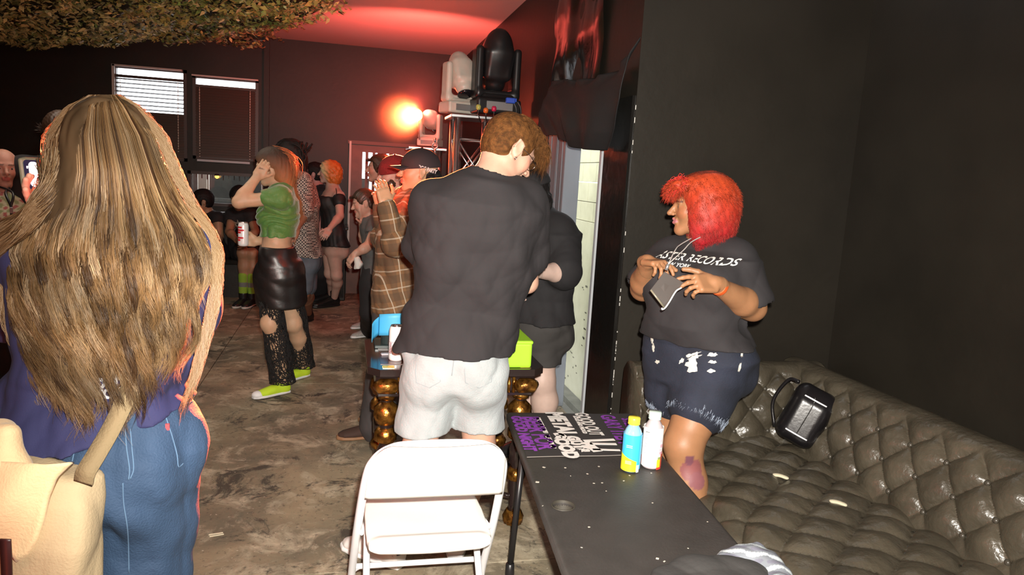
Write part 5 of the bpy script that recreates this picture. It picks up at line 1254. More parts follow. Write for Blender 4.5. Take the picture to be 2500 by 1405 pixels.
# hair: a full bob of tight waves
m_hr = mat('red_hair', (.42, .022, .014), .55, vcol=True, spec=.3); S = SDF(); R = w.headR()
S.ell(w.hp(0, -.045, .030), (.112, .118, .112), R, .02); S.ell(w.hp(0, -.062, -.055), (.112, .098, .110), R, .04); S.ell(w.hp(0, -.015, .09), (.075, .09, .045), R, .03)
for s_ in (-1, 1): S.ell(w.hp(s_*.078, -.012, -.045), (.035, .052, .105), R, .03)
S.ell(w.hp(0, .125, -.06), (.095, .085, .145), R, .02, 's'); S.cut(w.hp(0, 0, -.150), -R@A3(0, .35, 1))
for k in range(6): S.ell(w.hp((k-2.5)*.018, .085+.008*math.sin(k*2), .082+.006*math.cos(k*3)), (.020, .034, .022), R, .02)
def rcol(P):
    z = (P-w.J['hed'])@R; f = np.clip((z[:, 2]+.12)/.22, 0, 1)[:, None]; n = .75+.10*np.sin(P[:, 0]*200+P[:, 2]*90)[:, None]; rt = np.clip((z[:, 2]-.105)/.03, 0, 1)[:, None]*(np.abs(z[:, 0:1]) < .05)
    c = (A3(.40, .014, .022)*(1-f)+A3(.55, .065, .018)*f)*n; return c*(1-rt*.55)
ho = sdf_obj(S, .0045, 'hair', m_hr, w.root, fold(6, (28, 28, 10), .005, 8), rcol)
me = ho.data; Vh = np.empty(len(me.vertices)*3, np.float32); me.vertices.foreach_get('co', Vh); Vh = Vh.reshape(-1, 3)+wloc(ho); Nh = np.empty(len(me.vertices)*3, np.float32); me.vertices.foreach_get('normal', Nh); Nh = Nh.reshape(-1, 3)
ii = r_.integers(0, len(Vh), 22000); t = np.linspace(0, 1, 8)[None, :, None]; base = Vh[ii][:, None]-Nh[ii][:, None]*.004; dn = np.array([0, 0, -1.])-Nh[ii]*(Nh[ii]@np.array([0, 0, -1.]))[:, None]
ph = r_.uniform(0, 6.28, (22000, 1, 1)); am = r_.uniform(.002, .005, (22000, 1, 1)); side = np.cross(Nh[ii], dn); side /= np.linalg.norm(side, axis=1, keepdims=True)+1e-6
ln = r_.uniform(.03, .07, (22000, 1, 1)); lines = base+dn[:, None]*t*ln+Nh[ii][:, None]*(.004+.006*np.sin(t*3)+.004*r_.random((22000, 1, 1)))+side[:, None]*am*np.sin(t*11+ph)+Nh[ii][:, None]*am*.7*np.cos(t*11+ph)
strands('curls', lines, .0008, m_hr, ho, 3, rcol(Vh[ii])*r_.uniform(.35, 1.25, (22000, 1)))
Lq = []      # springy fringe poking forwards
for k in range(700):
    a = r_.normal()*.5; b0 = w.hp(.03*r_.normal(), .055+.02*r_.random(), .095+.012*r_.normal()); L0 = r_.uniform(.03, .075); th = r_.uniform(0, 6.28); f_ = R@nrm(A3(.25*a, 1, .35-.5*r_.random()))
    Lq.append([b0+f_*L0*x+R@A3(math.sin(x*14+th), 0, math.cos(x*14+th))*.005-R[:, 2]*.045*x*x for x in np.linspace(0, 1, 9)])
strands('fringe', Lq, .0012, m_hr, ho, 3, np.array(A3(.55, .03, .02))[None]*r_.uniform(.6, 1.3, (700, 1)))
# lanyard with clear badge sleeve, wristband
m_cordw = mat('pale_lanyard_cord', (.62, .60, .58), .5)
ly = MB(); hk = C(1632, 645, 2.52)
for q in (1, -1):
    st = w.hp(q*.045, -.04, -.105); mid = C(1690 if q < 0 else 1664, 590 if q < 0 else 596, 2.74); ly.tube(smooth_path([st, mid, C(1668 if q < 0 else 1648, 612, 2.64), hk], 7), .0022, 6)
lo_ = ly.build('lanyard', m_cordw, w.root, True)
b = MB(); b.tube([hk, C(1626, 660, 2.52)], .006, 8); b.build('clip', m_gm, lo_, True)
bc_ = [C(1622, 664, 2.50), C(1668, 690, 2.50), C(1622, 752, 2.52), C(1588, 708, 2.52)]
b = MB(); n_ = nrm(np.cross(bc_[1]-bc_[0], bc_[3]-bc_[0]))*.0012; b.add([p+n_ for p in bc_]+[p-n_ for p in bc_], [(0, 1, 2, 3), (7, 6, 5, 4), (0, 4, 5, 1), (1, 5, 6, 2), (2, 6, 7, 3), (3, 7, 4, 0)]); b.build('badge_sleeve', mat('smoky_badge_plastic', (.07, .06, .055), .15, spec=.8), lo_)
b = MB(); b.tube([bc_[3]+(bc_[2]-bc_[3])*t_+A3(0, -.002, 0) for t_ in (0, 1)], .004, 6); b.build('sleeve_edge', mat('badge_edge', (.20, .18, .13), .3), lo_, True)
b = MB(); b.tube(smooth_path([C(1664, 703, 2.49), C(1650, 712, 2.49), C(1634, 738, 2.50), C(1624, 752, 2.50), C(1617, 756, 2.50), C(1616, 752, 2.50)], 5), .0028, 6); b.build('loop', m_wsole, lo_, True)
d = nrm(w.J['wrl']-w.J['ell']); S = SDF(); c_ = w.J['ell']+(w.J['wrl']-w.J['ell'])*.90; S.cone(c_-d*.010, c_+d*.010, .0345, .0335, .002); S.cut(c_-d*.010, -d); S.cut(c_+d*.010, d); sdf_obj(S, .003, 'wristband', mat('orange_wristband', (.62, .10, .02), .5), w.root)
for q in 'lr': w.shoe(q, m_blk, m_blk)

# ---------- long-haired woman in the foreground ----------
a = Person('person with very long wavy brown hair and blue t-shirt, back turned, holding up a phone', (-.85, 1.35), math.radians(92), 1.68, SKA, 1.12, 1.0, True)
js(a, pel=(238, 1105, 1.56), wst=(245, 925, 1.57), cst=(255, 740, 1.56), nck=(262, 545, 1.56), hed=(272, 385, 1.58),
   shl=(78, 622, 1.58), shr=(428, 622, 1.55), ell=(30, 790, 1.80), wrl=(112, 530, 1.86), elr=(450, 800, 1.74), wrr=(420, 880, 1.98),
   hpl=(140, 1160, 1.56), hpr=(345, 1140, 1.56), knl=(195, 1640, 1.52), knr=(352, 1620, 1.55))
for q in 'lr': k_ = a.J['kn'+q]; a.J['an'+q] = A3(k_[0]+(.02 if q == 'l' else -.01), k_[1]-.03, .076); a.J['to'+q] = a.J['an'+q]+A3(0, .155, -.045)
a.face(math.radians(100)); a.leg = 1.08; a.butt = 1.0; a.arm = .95
a.hand('l', C(34, 440, 1.74)-a.J['wrl'], nrm(A3(.8, .5, .1)), .2, .1, .3, [.12, .2, .3, .4], 1.0)
a.body(.009, .006, .0035)
m_blue = mat('blue_jersey', (.021, .022, .080), .85, bump=.08, bscale=300, var=.12, vscale=4)
ta = ftee(31, .016); hc_ = C(240, 1045, 1.50)
hn = nrm(np.cross(C(475, 968, 1.5)-C(0, 1082, 1.5), A3(0, 1, 0)));  hn = hn if hn[2] < 0 else -hn
at_ = a.tee(m_blue, .8, C(240, 1040, 1.5), .014, .0065, .012, .018, hemn=hn, noise=lambda X, Y, Z: ta(X, Y, Z)-.006*np.sin((Z*1.0-X*.28)*60+np.sin(X*7)*1.5)*np.exp(-((Z-1.07)/.09)**2))
m_wp = mat('white_shirt_lettering', (.80, .80, .82), .6)
rA = nrm(C(420, 860, 1.4)-C(100, 860, 1.4))
for txt, px, py, sz, tilt in (('I    ', 215, 795, .040, 0), ("YOU'VE", 246, 860, .036, .0), ('LIVED', 305, 912, .040, -.02), ('YOU', 245, 938, .030, -.05), ('FOR', 268, 962, .026, .1)):
    lettering(txt, hit(at_, px, py)-HD*.03, rA+A3(0, 0, tilt), (0, 0, 1.), sz, m_wp, at_, at_, 'back_print', 0, .0016)
m_jn = mat('blue_denim', (.027, .058, .118), .8, bump=.3, bscale=220, var=.28, vscale=5, col2=(.015, .037, .078)); fj = ftee(13, .013)
jn = a.trousers(m_jn, 2.0, .012, .0075, 'jeans', top=C(240, 1000, 1.5), noise=lambda X, Y, Z: fj(X, Y, Z)-.0045*np.sin((X*.9+Z*.8)*50+np.sin(X*11))*np.exp(-((Z-.80)/.10)**2), bell=.01)
m_st = mat('denim_stitching', (.09, .16, .26), .9); dA = HD
def seam(o, pts, r, nm, m=m_st, Y=1.30): b = MB(); b.tube(on_surface(o, [C(x, y, Y) for x, y in pts], dA, .001), r, 5); b.build(nm, m, o, True)
def dense(pts, n=8): return [tuple(p[:2]) for p in smooth_path([(*p, 0) for p in pts], n)]
seam(jn, dense([(306, 1050), (309, 1095), (316, 1145), (314, 1172)]), .0016, 'seam'); seam(jn, dense([(318, 1048), (322, 1095), (326, 1145), (318, 1170)]), .0016, 'seam')
seam(jn, dense([(402, 1010), (420, 1065), (432, 1110), (436, 1140), (448, 1132)]), .0014, 'pocket_seam'); seam(jn, dense([(403, 1008), (440, 990), (472, 980)]), .0016, 'pocket_seam')
seam(jn, dense([(186, 1076), (182, 1100), (176, 1128)]), .0014, 'pocket_seam'); seam(jn, dense([(300, 1180), (302, 1230), (312, 1300), (315, 1400)]), .0014, 'inner_seam')
p_ = on_surface(jn, [C(409, 1043, 1.3)], dA)[0]; b = MB(); b.box(p_, (.004, .002, .007)); b.build('red_tag', MATS['red_tag'], jn)
for q in 'lr': a.shoe(q, m_blk, m_wsole)
# --- her hair: layered wavy locks from the crown to the small of the back ---
m_lh = mat('long_brown_hair', (.4, .27, .14), .42, vcol=True, spec=.55)
_nt = m_lh.node_tree; _tr = _nt.nodes.new('ShaderNodeBsdfTranslucent'); _mx = _nt.nodes.new('ShaderNodeMixShader'); _mx.inputs[0].default_value = .5; _at = _nt.nodes.new('ShaderNodeAttribute'); _at.attribute_name = 'Col'
_nt.links.new(_at.outputs['Color'], _tr.inputs['Color']); _nt.links.new(_nt.nodes['Principled BSDF'].outputs[0], _mx.inputs[1]); _nt.links.new(_tr.outputs[0], _mx.inputs[2]); _nt.links.new(_mx.outputs[0], _nt.nodes['Material Output'].inputs[0])
S = SDF(); R = a.headR(); S.ell(a.hp(0, -.015, .034), (.086, .100, .092), R, .02); S.ell(a.hp(0, -.035, -.05), (.088, .075, .10), R, .04)
S.loft([(a.hp(0, -.05, -.06), a.r, .095, .050, .050), (C(262, 560, 1.51), a.r, .12, .05, .045), (C(262, 660, 1.47), a.r, .13, .05, .040), (C(262, 760, 1.45), a.r, .10, .03, .02)], .05, rd=.015)
S.ell(a.hp(0, .12, -.04), (.09, .08, .13), R, .02, 's')
hb = [A3(.27, .155, .068), A3(.17, .094, .040), A3(.38, .245, .125), A3(.50, .36, .22), A3(.10, .052, .024)]
def lcol(P): n = np.sin(P[:, 0]*90+np.sin(P[:, 2]*20)*2)[:, None]; return A3(.15, .095, .050)*(1+.3*n)
hair = sdf_obj(S, .007, 'hair', m_lh, a.root, fold(77, (40, 40, 4), .006, 6), lcol)
r_ = np.random.default_rng(12); Lk = []; Cc = []
# target outline of the hair in the picture: half-left and half-right edges by height fraction
def outline(py):
    xs = np.interp(py, [225, 260, 330, 420, 500, 560, 620, 700, 800, 900, 1000], [225, 168, 126, 120, 92, 40, 5, 10, 30, 70, 105]); xe = np.interp(py, [225, 260, 330, 420, 500, 560, 620, 700, 800, 900, 1000], [285, 330, 384, 420, 460, 502, 524, 520, 500, 470, 440]); return xs, xe
nl = 190
for li in range(nl):
    u = (li+.5)/120 if li < 120 else (r_.random() if li < 145 else r_.uniform(0, .34)); back = r_.random()      # lock across the width
    x0 = (u-.5)*2; pyend = np.interp(u, [0, .12, .25, .5, .7, .85, 1], [900, 990, 1000, 975, 1010, 900, 860])+r_.uniform(-95, 45); layer = r_.choice([0, 1, 2], p=[.35, .35, .3])
    if layer == 2: pyend -= r_.uniform(60, 260)
    lockc = hb[r_.choice(5, p=[.36, .22, .22, .08, .12])]; amp = r_.uniform(9, 20); wl = r_.uniform(150, 230); ph = r_.uniform(0, 6.28); ph = ph*.4+u*8; nstr = 60; K = 44
    ys = np.linspace(0, 1, K)
    for si in range(nstr):
        du = r_.normal()*.010*(1+0*ys)+r_.normal()*.016*np.clip((.5-abs(ys-.55)), 0, 1); uu = np.clip(u+du, .0, 1.0); pe = pyend+r_.normal()*22; ph2 = ph+r_.normal()*.25; am2 = amp*r_.uniform(.7, 1.2)
        py = 232+(pe-232)*ys; xs, xe = outline(py); wv = am2*np.clip((py-430)/380, 0, 1.25)*np.sin(2*PI*py/wl+ph2)
        # locks gather towards their tips
        tip = np.clip((ys-.78)/.22, 0, 1); uc = uu*(1-tip*.55)+u*tip*.55
        px = xs+(xe-xs)*(.03+.94*uc)+wv+np.where(tip > 0, tip**2*r_.choice([-1, 1], p=[.5, .5])*8, 0)
        # depth: over the skull, then on the shoulders and the back
        xi = (uc-.5)*2; Yc = np.interp(py, [225, 260, 320, 400, 480, 560, 650, 800, 1000], [1.60, 1.515, 1.475, 1.455, 1.45, 1.435, 1.405, 1.395, 1.39]); Ye = np.interp(py, [225, 300, 400, 500, 600, 700, 1000], [1.60, 1.60, 1.60, 1.57, 1.51, 1.47, 1.43])
        Y = Yc+(Ye-Yc)*np.abs(xi)**2.6-.010*layer-.012*np.cos(2*PI*py/wl+ph2)*np.clip((py-430)/300, 0, 1)+.004*r_.normal()
        Lk.append(np.array([C(px[k], py[k], Y[k]) for k in range(K)]) if False else np.stack([px, py, Y], 1)); Cc.append(np.clip(lockc*r_.uniform(.65, 1.35)+r_.normal()*.01, .01, 1))
Lk = np.array(Lk); D_ = FW*FOC+RT*(Lk[..., :1]-1250)+DN*(Lk[..., 1:2]-702.5); Lw = CAM+D_*(Lk[..., 2:3]/(D_@HD)[..., None])
Cc = np.array(Cc)[:, None, :]*np.ones((1, Lw.shape[1], 1)); shade = np.linspace(0, 1, Lw.shape[1])[None, :, None]
Cc = Cc*(1.0+.25*np.sin(Lw[..., 2:3]*38+Lw[..., 0:1]*12))
strands('locks', Lw, .00085, m_lh, hair, 3, Cc)
# a sweep of hair over the left shoulder, and loose strands
Ls = []
for k in range(2200):
    e = r_.uniform(-.4, 1.2); j_ = r_.normal(); P_ = [(140+r_.normal()*16, 395+r_.normal()*14), (112+j_*9, 465+e*26), (66+j_*5, 522+e*34), (8, 560+e*44), (-55, 600+e*62)]
    Q = smooth_path([C(x+r_.normal()*2, y+r_.normal()*4, Y) for (x, y), Y in zip(P_, (1.50, 1.465, 1.455, 1.475, 1.50))], 4); Ls.append(Q)
strands('shoulder_sweep', Ls, .0009, m_lh, hair, 3, np.array(hb)[r_.integers(0, 5, 2200)])
Ls = []
for k in range(2000):
    s_ = r_.choice([-1, 1], p=[.25, .75]); y0 = r_.uniform(230, 850); xs, xe = outline(y0); x0 = (xe-r_.uniform(0, 30)) if s_ > 0 else xs+r_.uniform(0, 30); L0 = r_.uniform(60, 200); ph = r_.uniform(0, 6.28); sp = r_.uniform(4, 26)
    pts = []
    for t_ in np.linspace(0, 1, 12):
        y = y0+L0*t_; a1, a2 = outline(y); x = (a2 if s_ > 0 else a1)+s_*(sp*math.sin(t_*PI*.8)-3)+5*math.sin(t_*9+ph); pts.append(C(x, y, np.interp(y, [225, 500, 700, 1000], [1.58, 1.57, 1.50, 1.44])))
    Ls.append(pts)
strands('flyaway_strands', Ls, .00055, m_lh, hair, 3, np.array(hb)[r_.integers(0, 4, 2000)])
# phone she holds
m_case = mat('sage_phone_case', (.17, .19, .13), .5); pc_ = [C(46, 386, 1.80), C(150, 392, 1.90), C(150, 472, 1.90), C(62, 466, 1.80)]
pr_ = nrm(pc_[1]-pc_[0]); pu = nrm(pc_[0]-pc_[3]); pu = nrm(pu-pr_*(pu@pr_)); pn = np.cross(pr_, pu); pcn = pc_[0]*.5+pc_[3]*.5+pr_*.072
ph_ = thing('smartphone', 'smartphone in a sage green case held up sideways by the long-haired person, bright screen', 'phone', tuple(pcn)); RP = np.stack([pr_, pu, pn], 1)
S = SDF(); S.box(pcn, (.077, .040, .0058), RP, .0056, .001); S.box(pcn, (.066, .040, .0056), RP, .0056, .012); sdf_obj(S, .0018, 'case', m_case, ph_)
sgn = 1 if pn@(CAM-pcn) > 0 else -1
def rrect(cx, cy, hw, hh, rd, z, m, name, par, n=6):
    pts = []
    for (sx, sy, a0) in ((1, 1, 0), (-1, 1, 90), (-1, -1, 180), (1, -1, 270)):
        for k in range(n+1): a_ = math.radians(a0+90*k/n); pts.append(pcn+RP@A3(cx+sx*(hw-rd)+rd*math.cos(a_), cy+sy*(hh-rd)+rd*math.sin(a_), z))
    return obj(name, pts, [tuple(range(len(pts)))], m, par, False)
scn = rrect(0, 0, .072, .0355, .009, sgn*.0092, mat('phone_screen', (.01, .01, .012), .1, emit=(.05, .035, .10), estr=.5), 'screen', ph_)
rrect(-.048, 0, .012, .031, .010, sgn*.0096, mat('screen_white', (1, 1, 1), .3, emit=(.95, .97, 1), estr=2.2), 'bright_window', scn)
rrect(-.022, .0, .012, .031, .002, sgn*.0094, mat('screen_maroon', (.05, .01, .02), .3, emit=(.14, .04, .05), estr=.8, var=.5, vscale=60), 'stage_view', scn)
for y_ in (.017, -.012): rrect(-.0635, y_, .0020, .003, .001, sgn*.0098, MATS['screen_white'], 'icon', scn)
# her bag: top-level, hung from the strap over the shoulder
m_cv = mat('tan_canvas', (.80, .56, .32), .85, bump=.2, bscale=180, var=.12, vscale=6, sheen=.2); m_cv2 = mat('brown_canvas_strap', (.20, .145, .075), .85, bump=.25, bscale=200)
bg = thing('messenger_bag', 'tan canvas messenger bag with curved flap hanging at the hip of the long-haired person', 'bag', tuple(zfix(C(80, 1250, 1.38), .6)))
c0 = C(72, 1262, 1.36); Rb = np.stack([nrm(RT*.98-FW*.1), nrm(np.cross(nrm(np.cross(RT*.98-FW*.1, -DN)), RT*.98-FW*.1)), nrm(np.cross(RT*.98-FW*.1, -DN))], 1)
S = SDF(); S.loft([(C(95, 1138, 1.37), Rb[:, 0], .105, .045), (C(92, 1200, 1.36), Rb[:, 0], .112, .055), (C(85, 1300, 1.35), Rb[:, 0], .118, .06), (C(75, 1420, 1.35), Rb[:, 0], .122, .06), (C(70, 1500, 1.36), Rb[:, 0], .12, .05)], .02, pw=4, rd=.01)
bgo = sdf_obj(S, .006, 'body', mat('side_canvas', (.46, .35, .21), .85, bump=.2, bscale=180), bg, fold(51, (9, 9, 5), .008, 6))
FL0 = [(-40, 1125), (20, 1128), (80, 1133), (130, 1135), (178, 1128)]; FLR = [(178, 1128), (140, 1165), (120, 1215), (108, 1270), (92, 1320), (70, 1355), (42, 1372)]
def flap(u, v):
    T = poly_at([(-60, 1125), (20, 1130), (100, 1136), (165, 1130)], u); Rr = poly_at(FLR, v); B = poly_at([(-60, 1330), (-20, 1340), (20, 1345), (42, 1372)], u); Lf = poly_at([(-60, 1125), (-60, 1330)], v)
    p = (1-v)*T+v*B+(1-u)*Lf+u*Rr-((1-u)*(1-v)*np.array((-60, 1125))+u*(1-v)*np.array((165, 1130))+(1-u)*v*np.array((-60, 1330))+u*v*np.array((42, 1372)))
    return C(p[0], p[1], 1.292-.03*math.sin(v*2.6)*(1-.4*u)+.006*math.sin(u*7+v*4)+(.03 if u > .98 else 0))
V, F = grid(30, 26, flap); o = obj('flap', V, F, m_cv, bg); md = o.modifiers.new('t', 'SOLIDIFY'); md.thickness = .004
S = SDF(); S.box(C(8, 1100, 1.33), (.028, .05, .02), Rb, .018, .01); S.cone(C(0, 1060, 1.36), C(10, 1150, 1.32), .026, .022, .03); S.ell(C(30, 1150, 1.32), (.03, .03, .02), None, .03); sdf_obj(S, .005, 'top_corner', m_cv, bg, fold(4, (12, 12, 9), .005))
def ribbon(name, path, wid, nrm_d, m, parent, th=.003):
    P_ = smooth_path(path, 8); V = []
    for i, p in enumerate(P_):
        t_ = nrm(P_[min(i+1, len(P_)-1)]-P_[max(i-1, 0)]); s_ = nrm(np.cross(t_, nrm_d)); V += [p+s_*wid/2, p-s_*wid/2]
    o = obj(name, V, [(2*i, 2*i+1, 2*i+3, 2*i+2) for i in range(len(P_)-1)], m, parent); md = o.modifiers.new('t', 'SOLIDIFY'); md.thickness = th; return o
ribbon('strap', [C(372, 780, 1.47), C(340, 880, 1.43), C(312, 960, 1.385), C(275, 1040, 1.355), C(235, 1110, 1.32), C(210, 1152, 1.30), C(203, 1180, 1.30)], .036, HD, m_cv2, bg)
V, F = grid(10, 20, lambda u, v: C(205-62*v**.8+u*14+6*math.sin(v*5), 1132+v*300, 1.298-.012*math.sin(u*3))); 
ribbon('leather_strap', [C(12, 1318, 1.24), C(14, 1360, 1.24), C(16, 1420, 1.25)], .020, HD, mat('dark_leather', (.05, .015, .015), .4), bg)
# ================= THE CROWD FARTHER BACK =================
def far_body(p, h=.012, hh=.007, hd=.006, **k): return p.body(h, hh, hd, **k)
m_bkh = mat('black_hair', (.009, .007, .007), .6, spec=.3, bump=.4, bscale=160); m_brh = mat('dark_brown_hair', (.045, .022, .012), .45); m_skirt = mat('black_leatherette', (.014, .011, .011), .38, spec=.7, bump=.15, bscale=30)
def strand_tail(name, m, par, pts, n, spread, rad=.0016, seed=0, wave=.006, cols=None):
    r = np.random.default_rng(seed); P_ = np.array(smooth_path(pts, 5)); K = len(P_); t = np.linspace(0, 1, K); Ls = []
    for k in range(n): o_ = r.normal(size=3)*spread; ph = r.uniform(0, 6.28); Ls.append(P_+o_*(np.interp(t, [0, .3, 1], [.7, 1, .6]))[:, None]+np.stack([np.sin(t*9+ph), np.cos(t*9+ph), 0*t], 1)*wave)
    return strands(name, Ls, rad, m, par, 3, cols)

# --- green top, hand raised to her head ---
p = Person('person in a green crop top and shiny black skirt, one hand raised to the forehead', (-.42, 4.88), math.radians(172), 1.62, (.60, .38, .24), 1.0, 1.0, True); gr = p
js(p, pel=(680, 655, 4.78), wst=(677, 592, 4.78), cst=(688, 530, 4.80), nck=(686, 458, 4.80), hed=(662, 408, 4.78), shl=(684, 482, 4.66), shr=(692, 484, 4.96),
   ell=(582, 494, 4.58), wrl=(628, 432, 4.66), elr=(662, 580, 5.02), wrr=(626, 590, 4.86), hpl=(672, 668, 4.70), hpr=(690, 668, 4.88), knl=(660, 790, 4.68), knr=(716, 790, 4.94))
feet(p, 'l', (690, 962), (625, 975)); feet(p, 'r', (740, 922), (690, 935)); p.face(math.radians(180), tilt=.25)
p.hand('l', C(650, 398, 4.68)-p.J['wrl'], C(660, 410, 4.78)-C(640, 410, 4.5), .35, .3); p.hand('r', A3(-1, -.12, .05), A3(0, -1, .1), .9, .1, .6); p.bust = .9
far_body(p); fcr = fold(5, (22, 22, 22), .012, 7)
def crease(X, Y, Z): s_ = Z*95+np.sin(X*26+Z*14)*2.6-X*26+Y*14; return -.010*np.abs(np.sin(s_*.62+np.sin(Z*31)*1.4))**.7
cz = C(690, 574, 4.8)[2]; p.tee(mat('crumpled_green_velvet', (.085, .21, .045), .6, sheen=.4, bump=.5, bscale=45), .30, zfix(p.J['pel'], cz), .010, .005, .004, .006, name='crop_top', noise=crease)
hz_ = C(680, 745, 4.78)[2]; tz_ = C(680, 602, 4.78)[2]
def skirt(S):
    p.torso(S, .012, 0, .5, .03); mid = (p.J['hpl']+p.J['hpr'])/2; e_ = zfix((p.J['knl']+p.J['knr'])/2, hz_)
    S.loft([(mid+A3(0, 0, .08), p.r, .17, .14), (mid, p.r, .20, .165), (e_, p.r, .20, .160)], .03, rd=.01); S.cut(A3(0, 0, tz_), (0, 0, 1)); S.cut(A3(0, 0, hz_), (0, 0, -1))
p.garment('skirt', m_skirt, skirt, .008, lambda X, Y, Z: -.004*np.abs(np.sin(Z*30+X*14+np.sin(Y*20))))
# lace leggings: flared dark net over the shins
def lace(name, q, seed):
    r = np.random.default_rng(seed); A_, B_ = p.J['kn'+q]+A3(0, 0, .13), p.J['an'+q]+A3(0, 0, .01); b = MB(); pts = lambda t, a: A_+(B_-A_)*t+A3(math.cos(a), math.sin(a), 0)*(.066+.012*t+.010*abs(math.sin(t*7+a*2)))
    Ls = []
    for k in range(420):
        a0 = r.uniform(0, 6.28); t0 = r.uniform(-.05, .95); da = r.uniform(-1.6, 1.6); dt = r.uniform(.05, .30); wb = r.uniform(0, .5); Ls.append([pts(min(1.0, t0+dt*x+.02*math.sin(x*9)), a0+da*x+wb*math.sin(x*7)) for x in np.linspace(0, 1, 9)])
    for k in range(46): a0 = k*2*PI/46; Ls.append([pts(x, a0+.15*math.sin(x*8+k)) for x in np.linspace(0, 1, 9)])
    strands(name, Ls, .0036, mat('black_lace', (.012, .010, .010), .8), p.root)
lace('lace_legging', 'l', 4); lace('lace_legging', 'r', 5)
m_ny = mat('neon_yellow_canvas', (.55, .78, .03), .7, emit=None)
for q in 'lr': p.shoe(q, m_ny, m_wsole, laces=m_blk, toecap=m_wsole, soleh=.026, size=.98)
S = SDF(); R = p.headR(); S.ell(p.hp(0, -.020, .034), A3(.086, .108, .096), R, .01); S.ell(p.hp(0, -.07, -.06), A3(.075, .07, .11), R, .04); S.loft([(p.hp(0, -.06, -.05), p.r, .07, .06), (C(705, 462, 4.86), p.r, .07, .045), (C(722, 500, 4.90), p.r, .05, .03)], .03); S.ell(p.hp(0, .13, -.06), (.10, .08, .14), R, .02, 's')
m_oh = mat('brown_to_copper_hair', (.3, .1, .03), .7, vcol=True, bump=.4, bscale=90, stretch=(1, 1, .12))
def oc(P): z = np.clip((P[:, 2]-p.J['hed'][2]+.12)/.20, 0, 1)[:, None]; return A3(.34, .135, .045)*(1-z)+A3(.045, .026, .016)*z
hr = sdf_obj(S, .006, 'hair', m_oh, p.root, fold(6, (40, 40, 5), .004), oc)
strand_tail('locks', m_oh, hr, [p.hp(0, -.04, .10), p.hp(0, -.12, .04), p.hp(0, -.125, -.06), C(704, 455, 4.84), C(722, 495, 4.88), C(732, 530, 4.90)], 420, .022, .0016, 3, .006, np.tile(A3(.36, .12, .04), (420, 1)))
# her can
cp = C(594, 601, 4.78); t = thing('drink_can', 'white drink can with red print held by the person in the green crop top', 'can', tuple(cp), 'drink cans'); bd = make_can(t, cp, .033, .158)
for k, (z_, a0_, a1_) in enumerate(((.035, -.9, .2), (.05, -.5, .8), (.085, -1.0, .3), (.10, -.6, .9), (.118, -.8, .5))): shell(cp, .0336, z_, z_+.012, ca+a0_-.25, ca+a1_-.25, mat('bright_red_ink', (.60, .03, .04), .5), bd, 'red_mark', 10)

# --- tall person with long black dreadlocks, checked shirt ---
p = Person('tall person with long black dreadlocks and a small-checked shirt, behind the green crop top', (.15, 6.55), math.radians(176), 1.80, (.30, .15, .09), 1.0); dr = p
dx = C(728, 500, 6.3); 
js(p, pel=(738, 628, 6.35), wst=(738, 572, 6.35), cst=(738, 500, 6.35), nck=(726, 428, 6.35), hed=(700, 378, 6.30), shl=(738, 444, 6.18), shr=(736, 446, 6.55), ell=(742, 520, 6.12), wrl=(722, 560, 5.98), elr=(732, 520, 6.6), wrr=(712, 560, 6.5),
   hpl=(736, 640, 6.28), hpr=(742, 640, 6.45), knl=(738, 715, 6.28), knr=(748, 715, 6.5))
feet(p, 'l', (752, 785), (725, 792)); feet(p, 'r', (745, 770), (712, 776)); p.face(math.radians(178), tilt=.05); far_body(p)
def checks(P): u_ = (np.floor(P[:, 0]*70+P[:, 1]*70).astype(int)+np.floor(P[:, 2]*70).astype(int)) % 2; return np.where(u_[:, None] == 0, A3(.36, .30, .26), A3(.045, .035, .035))
m_ck = bpy.data.materials.new('small_checked_cotton'); m_ck.use_nodes = True; nt = m_ck.node_tree; ckn = nt.nodes.new('ShaderNodeTexChecker'); ckn.inputs['Scale'].default_value = 75; ckn.inputs['Color1'].default_value = (.42, .36, .31, 1); ckn.inputs['Color2'].default_value = (.05, .04, .04, 1)
_tc = nt.nodes.new('ShaderNodeTexCoord'); nt.links.new(_tc.outputs['Object'], ckn.inputs['Vector']); nt.links.new(ckn.outputs['Color'], nt.nodes['Principled BSDF'].inputs['Base Color']); nt.nodes['Principled BSDF'].inputs['Roughness'].default_value = .8
p.tee(m_ck, .95, C(735, 622, 6.3), .016, .008, .03, .02, name='shirt', noise=ftee(8, .014))
p.trousers(mat('washed_shorts', (.10, .12, .15), .85, var=.3), .80, .016, .01, 'shorts', wide=.012)
m_boot = mat('black_boot_leather', (.012, .011, .011), .3)
for q in 'lr': p.shoe(q, m_boot, m_blk, hi=.08, size=1.05, soleh=.03)
S = SDF(); R = p.headR(); S.ell(p.hp(0, -.03, .035), A3(.10, .12, .10), R, .01); S.ell(p.hp(0, -.08, -.05), A3(.09, .09, .13), R, .03); S.ell(p.hp(0, .13, -.06), (.10, .085, .14), R, .02, 's'); hr = sdf_obj(S, .008, 'hair', m_bkh, p.root, fold(3, (40, 40, 20), .01))
r_ = np.random.default_rng(8); b = MB()
for k in range(58):
    a0 = r_.uniform(-1.5, 1.5); st = p.hp(.07*math.sin(a0), -.07+.05*r_.normal(), .06+.05*r_.random()); e1 = C(738+r_.normal()*9, 440+r_.uniform(-15, 15), 6.34+r_.normal()*.06); e2 = C(752+r_.normal()*9, 540+r_.uniform(-40, 60), 6.40+r_.normal()*.06)
    b.tube(smooth_path([st, p.hp(.085*math.sin(a0), -.13, 0)+r_.normal(size=3)*.01, e1, (e1+e2)/2+r_.normal(size=3)*.01, e2], 4), .0085, 5)
b.build('dreadlocks', m_bkh, hr, True)

